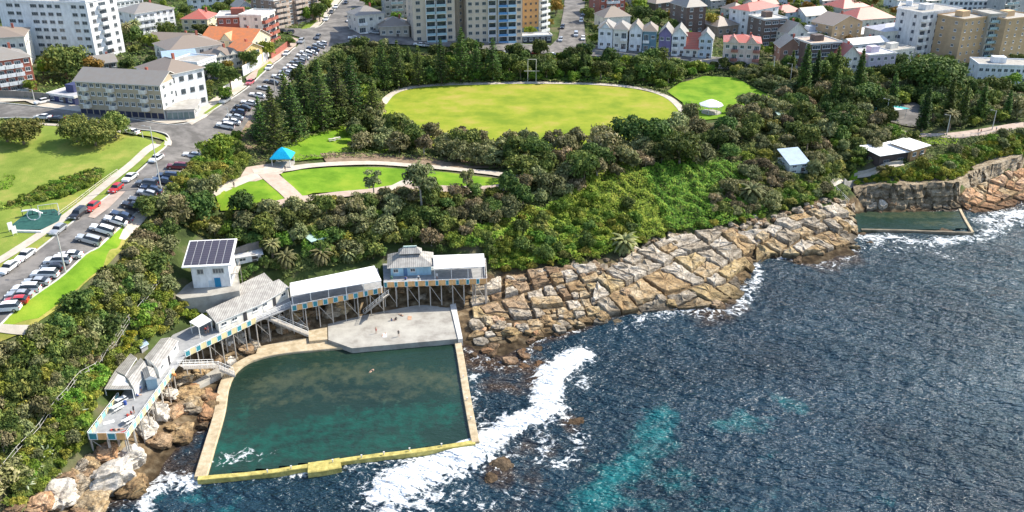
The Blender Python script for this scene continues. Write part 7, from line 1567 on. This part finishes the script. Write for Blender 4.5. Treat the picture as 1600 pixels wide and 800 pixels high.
ang_cars = [(11,486,'suv','white'),(26,475,'hatch','red'),(32,465,'sedan','silver'),(42,456,'suv','white'),(58,445,'sedan','silver'),(71,433,'suv','white'),(82,423,'hatch','black'),(91,412,'suv','white'),(110,403,'sedan','white'),(138,379,'suv','silver'),(159,363,'suv','white'),(180,349,'sedan','white'),(190,341,'sedan','dark_blue'),(207,327,'suv','black'),(218,318,'sedan','grey'),(229,306,'hatch','silver'),(236,299,'sedan','dark_blue'),(229,291,'suv','grey'),(254,286,'sedan','dark_blue'),(262,279,'suv','dark_blue'),(277,264,'suv','maroon'),(301,246,'sedan','white')]
for i, (a, b, k, c) in enumerate(ang_cars):
    near = ['at the bottom left edge', 'at the bottom left edge', 'at the bottom left edge', 'near the lower lamp post', 'near the lower lamp post', 'near the lower lamp post', 'just below the lower lamp post', 'at the lower lamp post', 'above the lower lamp post', 'below the boxy white four wheel drive', 'boxy, below the paved kerb bulge', 'below the dark blue sedan', 'beside the paved kerb bulge', 'above the paved kerb bulge', 'above the big black one', 'left of the tall lamp post', 'left of the tall lamp post', 'jutting out left of the tall lamp post', 'just above the tall lamp post', 'second above the tall lamp post', 'alone above the dark row', 'topmost of the lower angled row'][i]
    car(a, b, AA+random.uniform(-.05, .05), k, c, '%s %s parked %s %s' % (c.replace('_', ' '), {'suv': 'large car', 'sedan': 'sedan', 'hatch': 'hatchback'}[k], 'nose to kerb' , near), 'cars parked at an angle along the coast side of the road')
hd = heading((40,402),(203,281))
for a, b, k, c, l, h_ in [(15,422,'sedan','white','lowest white car parked along the lawn side kerb',hd),(41,403,'sedan','white','second white car parked along the lawn side kerb',hd),(92,363,'hatch','silver','silver hatchback on the lawn side, nearest the play area',hd),(124,338,'suv','black','black car parked behind the bright red one',hd),(145,327,'hatch','red','bright red hatchback by the pink bare patch',hd),(182,298,'hatch','red','red car with black front near the rail fence',hd),(204,281,'sedan','white','white car parked in front of the upper red one',hd),(245,251,'sedan','white','white car at the corner of the lawn path',hd),
    (352,160,'suv','silver','silver car parked by the teal garden gate',heading((345,166),(385,140))),(391,132,'hatch','pink_red','pinkish red hatchback under the street tree',heading((345,166),(415,112))),(421,108,'sedan','white','white sedan beside the white garden wall',heading((385,140),(440,93))),(448,86,'sedan','white','white sedan near the red brick wall',heading((415,112),(463,74))),(471,67,'suv','silver','silver car at the upper junction corner',heading((440,93),(475,60))),(497,60,'hatch','grey','grey hatchback driving through the upper junction',heading((480,75),(540,20))),(510,32,'sedan','white','white car beside the green verge at the top',heading((508,33),(536,0))),(518,21,'sedan','grey','grey car ahead of the white one on the top street',heading((508,33),(536,0))),(525,13,'hatch','white','white hatchback nearly at the top of the street',heading((508,33),(536,0))),(541,6,'sedan','black','black car at the top edge of the street',heading((508,33),(536,0))),(546,34,'sedan','white','white car on the right of the top street',heading((545,46),(568,10))),(440,51,'sedan','black','dark car in the side street mouth',0.3),(452,52,'hatch','grey','grey hatchback in the side street mouth',0.3),
    (66,162,'hatch','white','white hatchback in the left side street',.9),(68,186,'sedan','white','white sedan at the lawn edge of the side street',heading((60,184),(140,190))),(88,189,'sedan','black','black sedan at the lawn edge of the side street',heading((60,184),(140,190))),(206,209,'sedan','white','white sedan at the edge of the spreading trees',heading((140,192),(210,204))),(212,181,'sedan','grey','grey car under the beige flats',.1),
    (553,62,'sedan','white','white car left in the street before the towers',.1),(585,53,'hatch','silver','silver hatchback in front of the white hip roofed house',0),(655,72,'sedan','white','white sedan in front of the left tower',0),(664,73,'hatch','silver','silver hatchback in front of the left tower',0),(793,84,'hatch','white','white hatchback in the street by the right tower',0),(803,84,'hatch','silver','silver hatchback in the street by the right tower',0),(822,85,'sedan','black','black sedan in the street by the right tower',0),(836,86,'hatch','maroon','maroon hatchback in the street by the right tower',0),(861,88,'sedan','white','white sedan left of the central street corner',0),(872,88,'hatch','maroon','maroon hatchback at the central street corner',0),(879,44,'hatch','black','black car parked on the left of the central street',1.4),(876,64,'hatch','silver','silver car parked on the left of the central street',1.4),(900,56,'suv','silver','silver car driving down the central street',1.5),(908,34,'hatch','white','white car on the right side of the central street',1.5),(911,24,'hatch','grey','grey car highest on the central street',1.5),(911,62,'hatch','white','white car on the right near the corner of the central street',1.5),(933,93,'sedan','black','black sedan below the first terrace house',0),(945,94,'sedan','grey','grey sedan below the first terrace house',0),(1015,94,'suv','white','white car below the teal terrace house',-.05),(975,92,'hatch','dark_blue','dark blue hatchback below the white terrace gable',0),(1222,116,'sedan','white','white car behind the headland trees at right',-.1)]:
    car(a, b, h_, k, c, l, 'cars along the kerbs of the streets')
up = [(362,193,'sedan','white'),(367,186,'sedan','silver'),(372,178,'hatch','dark_blue'),(379,171,'sedan','black'),(389,164,'sedan','white'),(352,200,'suv','white'),(402,152,'sedan','white'),(412,141,'hatch','silver'),(424,131,'sedan','grey'),(436,123,'sedan','white'),(447,117,'sedan','silver'),(453,112,'suv','white'),(458,107,'sedan','white'),(463,102,'sedan','grey'),(468,97,'hatch','silver'),(473,91,'sedan','white'),(478,86,'suv','white'),(486,84,'sedan','white'),(489,79,'sedan','dark_blue'),(498,74,'sedan','silver'),(503,70,'hatch','white')]
for i, (a, b, k, c) in enumerate(up):
    car(a, b, R(5), k, c, '%s %s, %s in the upper angled row beside the pines' % (c.replace('_', ' '), {'suv': 'large car', 'sedan': 'sedan', 'hatch': 'hatchback'}[k], ('number %d from below' % (i+1)).replace('number ', 'car ') if False else ['lowest','second lowest','third from below','fourth from below','fifth from below','sixth from below','seventh from below','eighth from below','ninth from below','tenth from below','middle','tenth from the top','ninth from the top','eighth from the top','seventh from the top','sixth from the top','fifth from the top','fourth from the top','third from the top','second from the top','topmost'][i if i != 5 else 5]), 'cars parked at an angle beside the pines')
# ------------------------------------------------------------ light, sky, camera
AZ = math.atan2(.90, .42)            # bearing of the sun from +Y towards +X
EL = R(43)
w = bpy.data.worlds.new('World'); scene.world = w; w.use_nodes = True
sk = w.node_tree.nodes.new('ShaderNodeTexSky'); sk.sky_type = 'NISHITA'; sk.sun_disc = False; sk.sun_elevation = EL; sk.sun_rotation = AZ
bgn = w.node_tree.nodes['Background']; w.node_tree.links.new(sk.outputs[0], bgn.inputs[0]); bgn.inputs[1].default_value = .15
sd = bpy.data.lights.new('sun', 'SUN'); sd.energy = 4.1; sd.angle = R(.5); sd.color = (1, .93, .80)
so = bpy.data.objects.new('sun', sd); COL.objects.link(so)
dirv = Vector((math.sin(AZ)*math.cos(EL), math.cos(AZ)*math.cos(EL), math.sin(EL)))
so.rotation_euler = dirv.to_track_quat('Z', 'Y').to_euler()
cd = bpy.data.cameras.new('camera'); co = bpy.data.objects.new('camera', cd); COL.objects.link(co)
co.location = (0, 0, CAMZ); co.rotation_euler = (math.pi/2-PITCH, 0, 0)
cd.sensor_width = 36; cd.lens = 36*FPX/1600; cd.clip_end = 9000; cd.clip_start = 1
scene.camera = co
scene.view_settings.view_transform = 'Standard'; scene.view_settings.look = 'None'; scene.view_settings.exposure = .85; scene.view_settings.gamma = 1
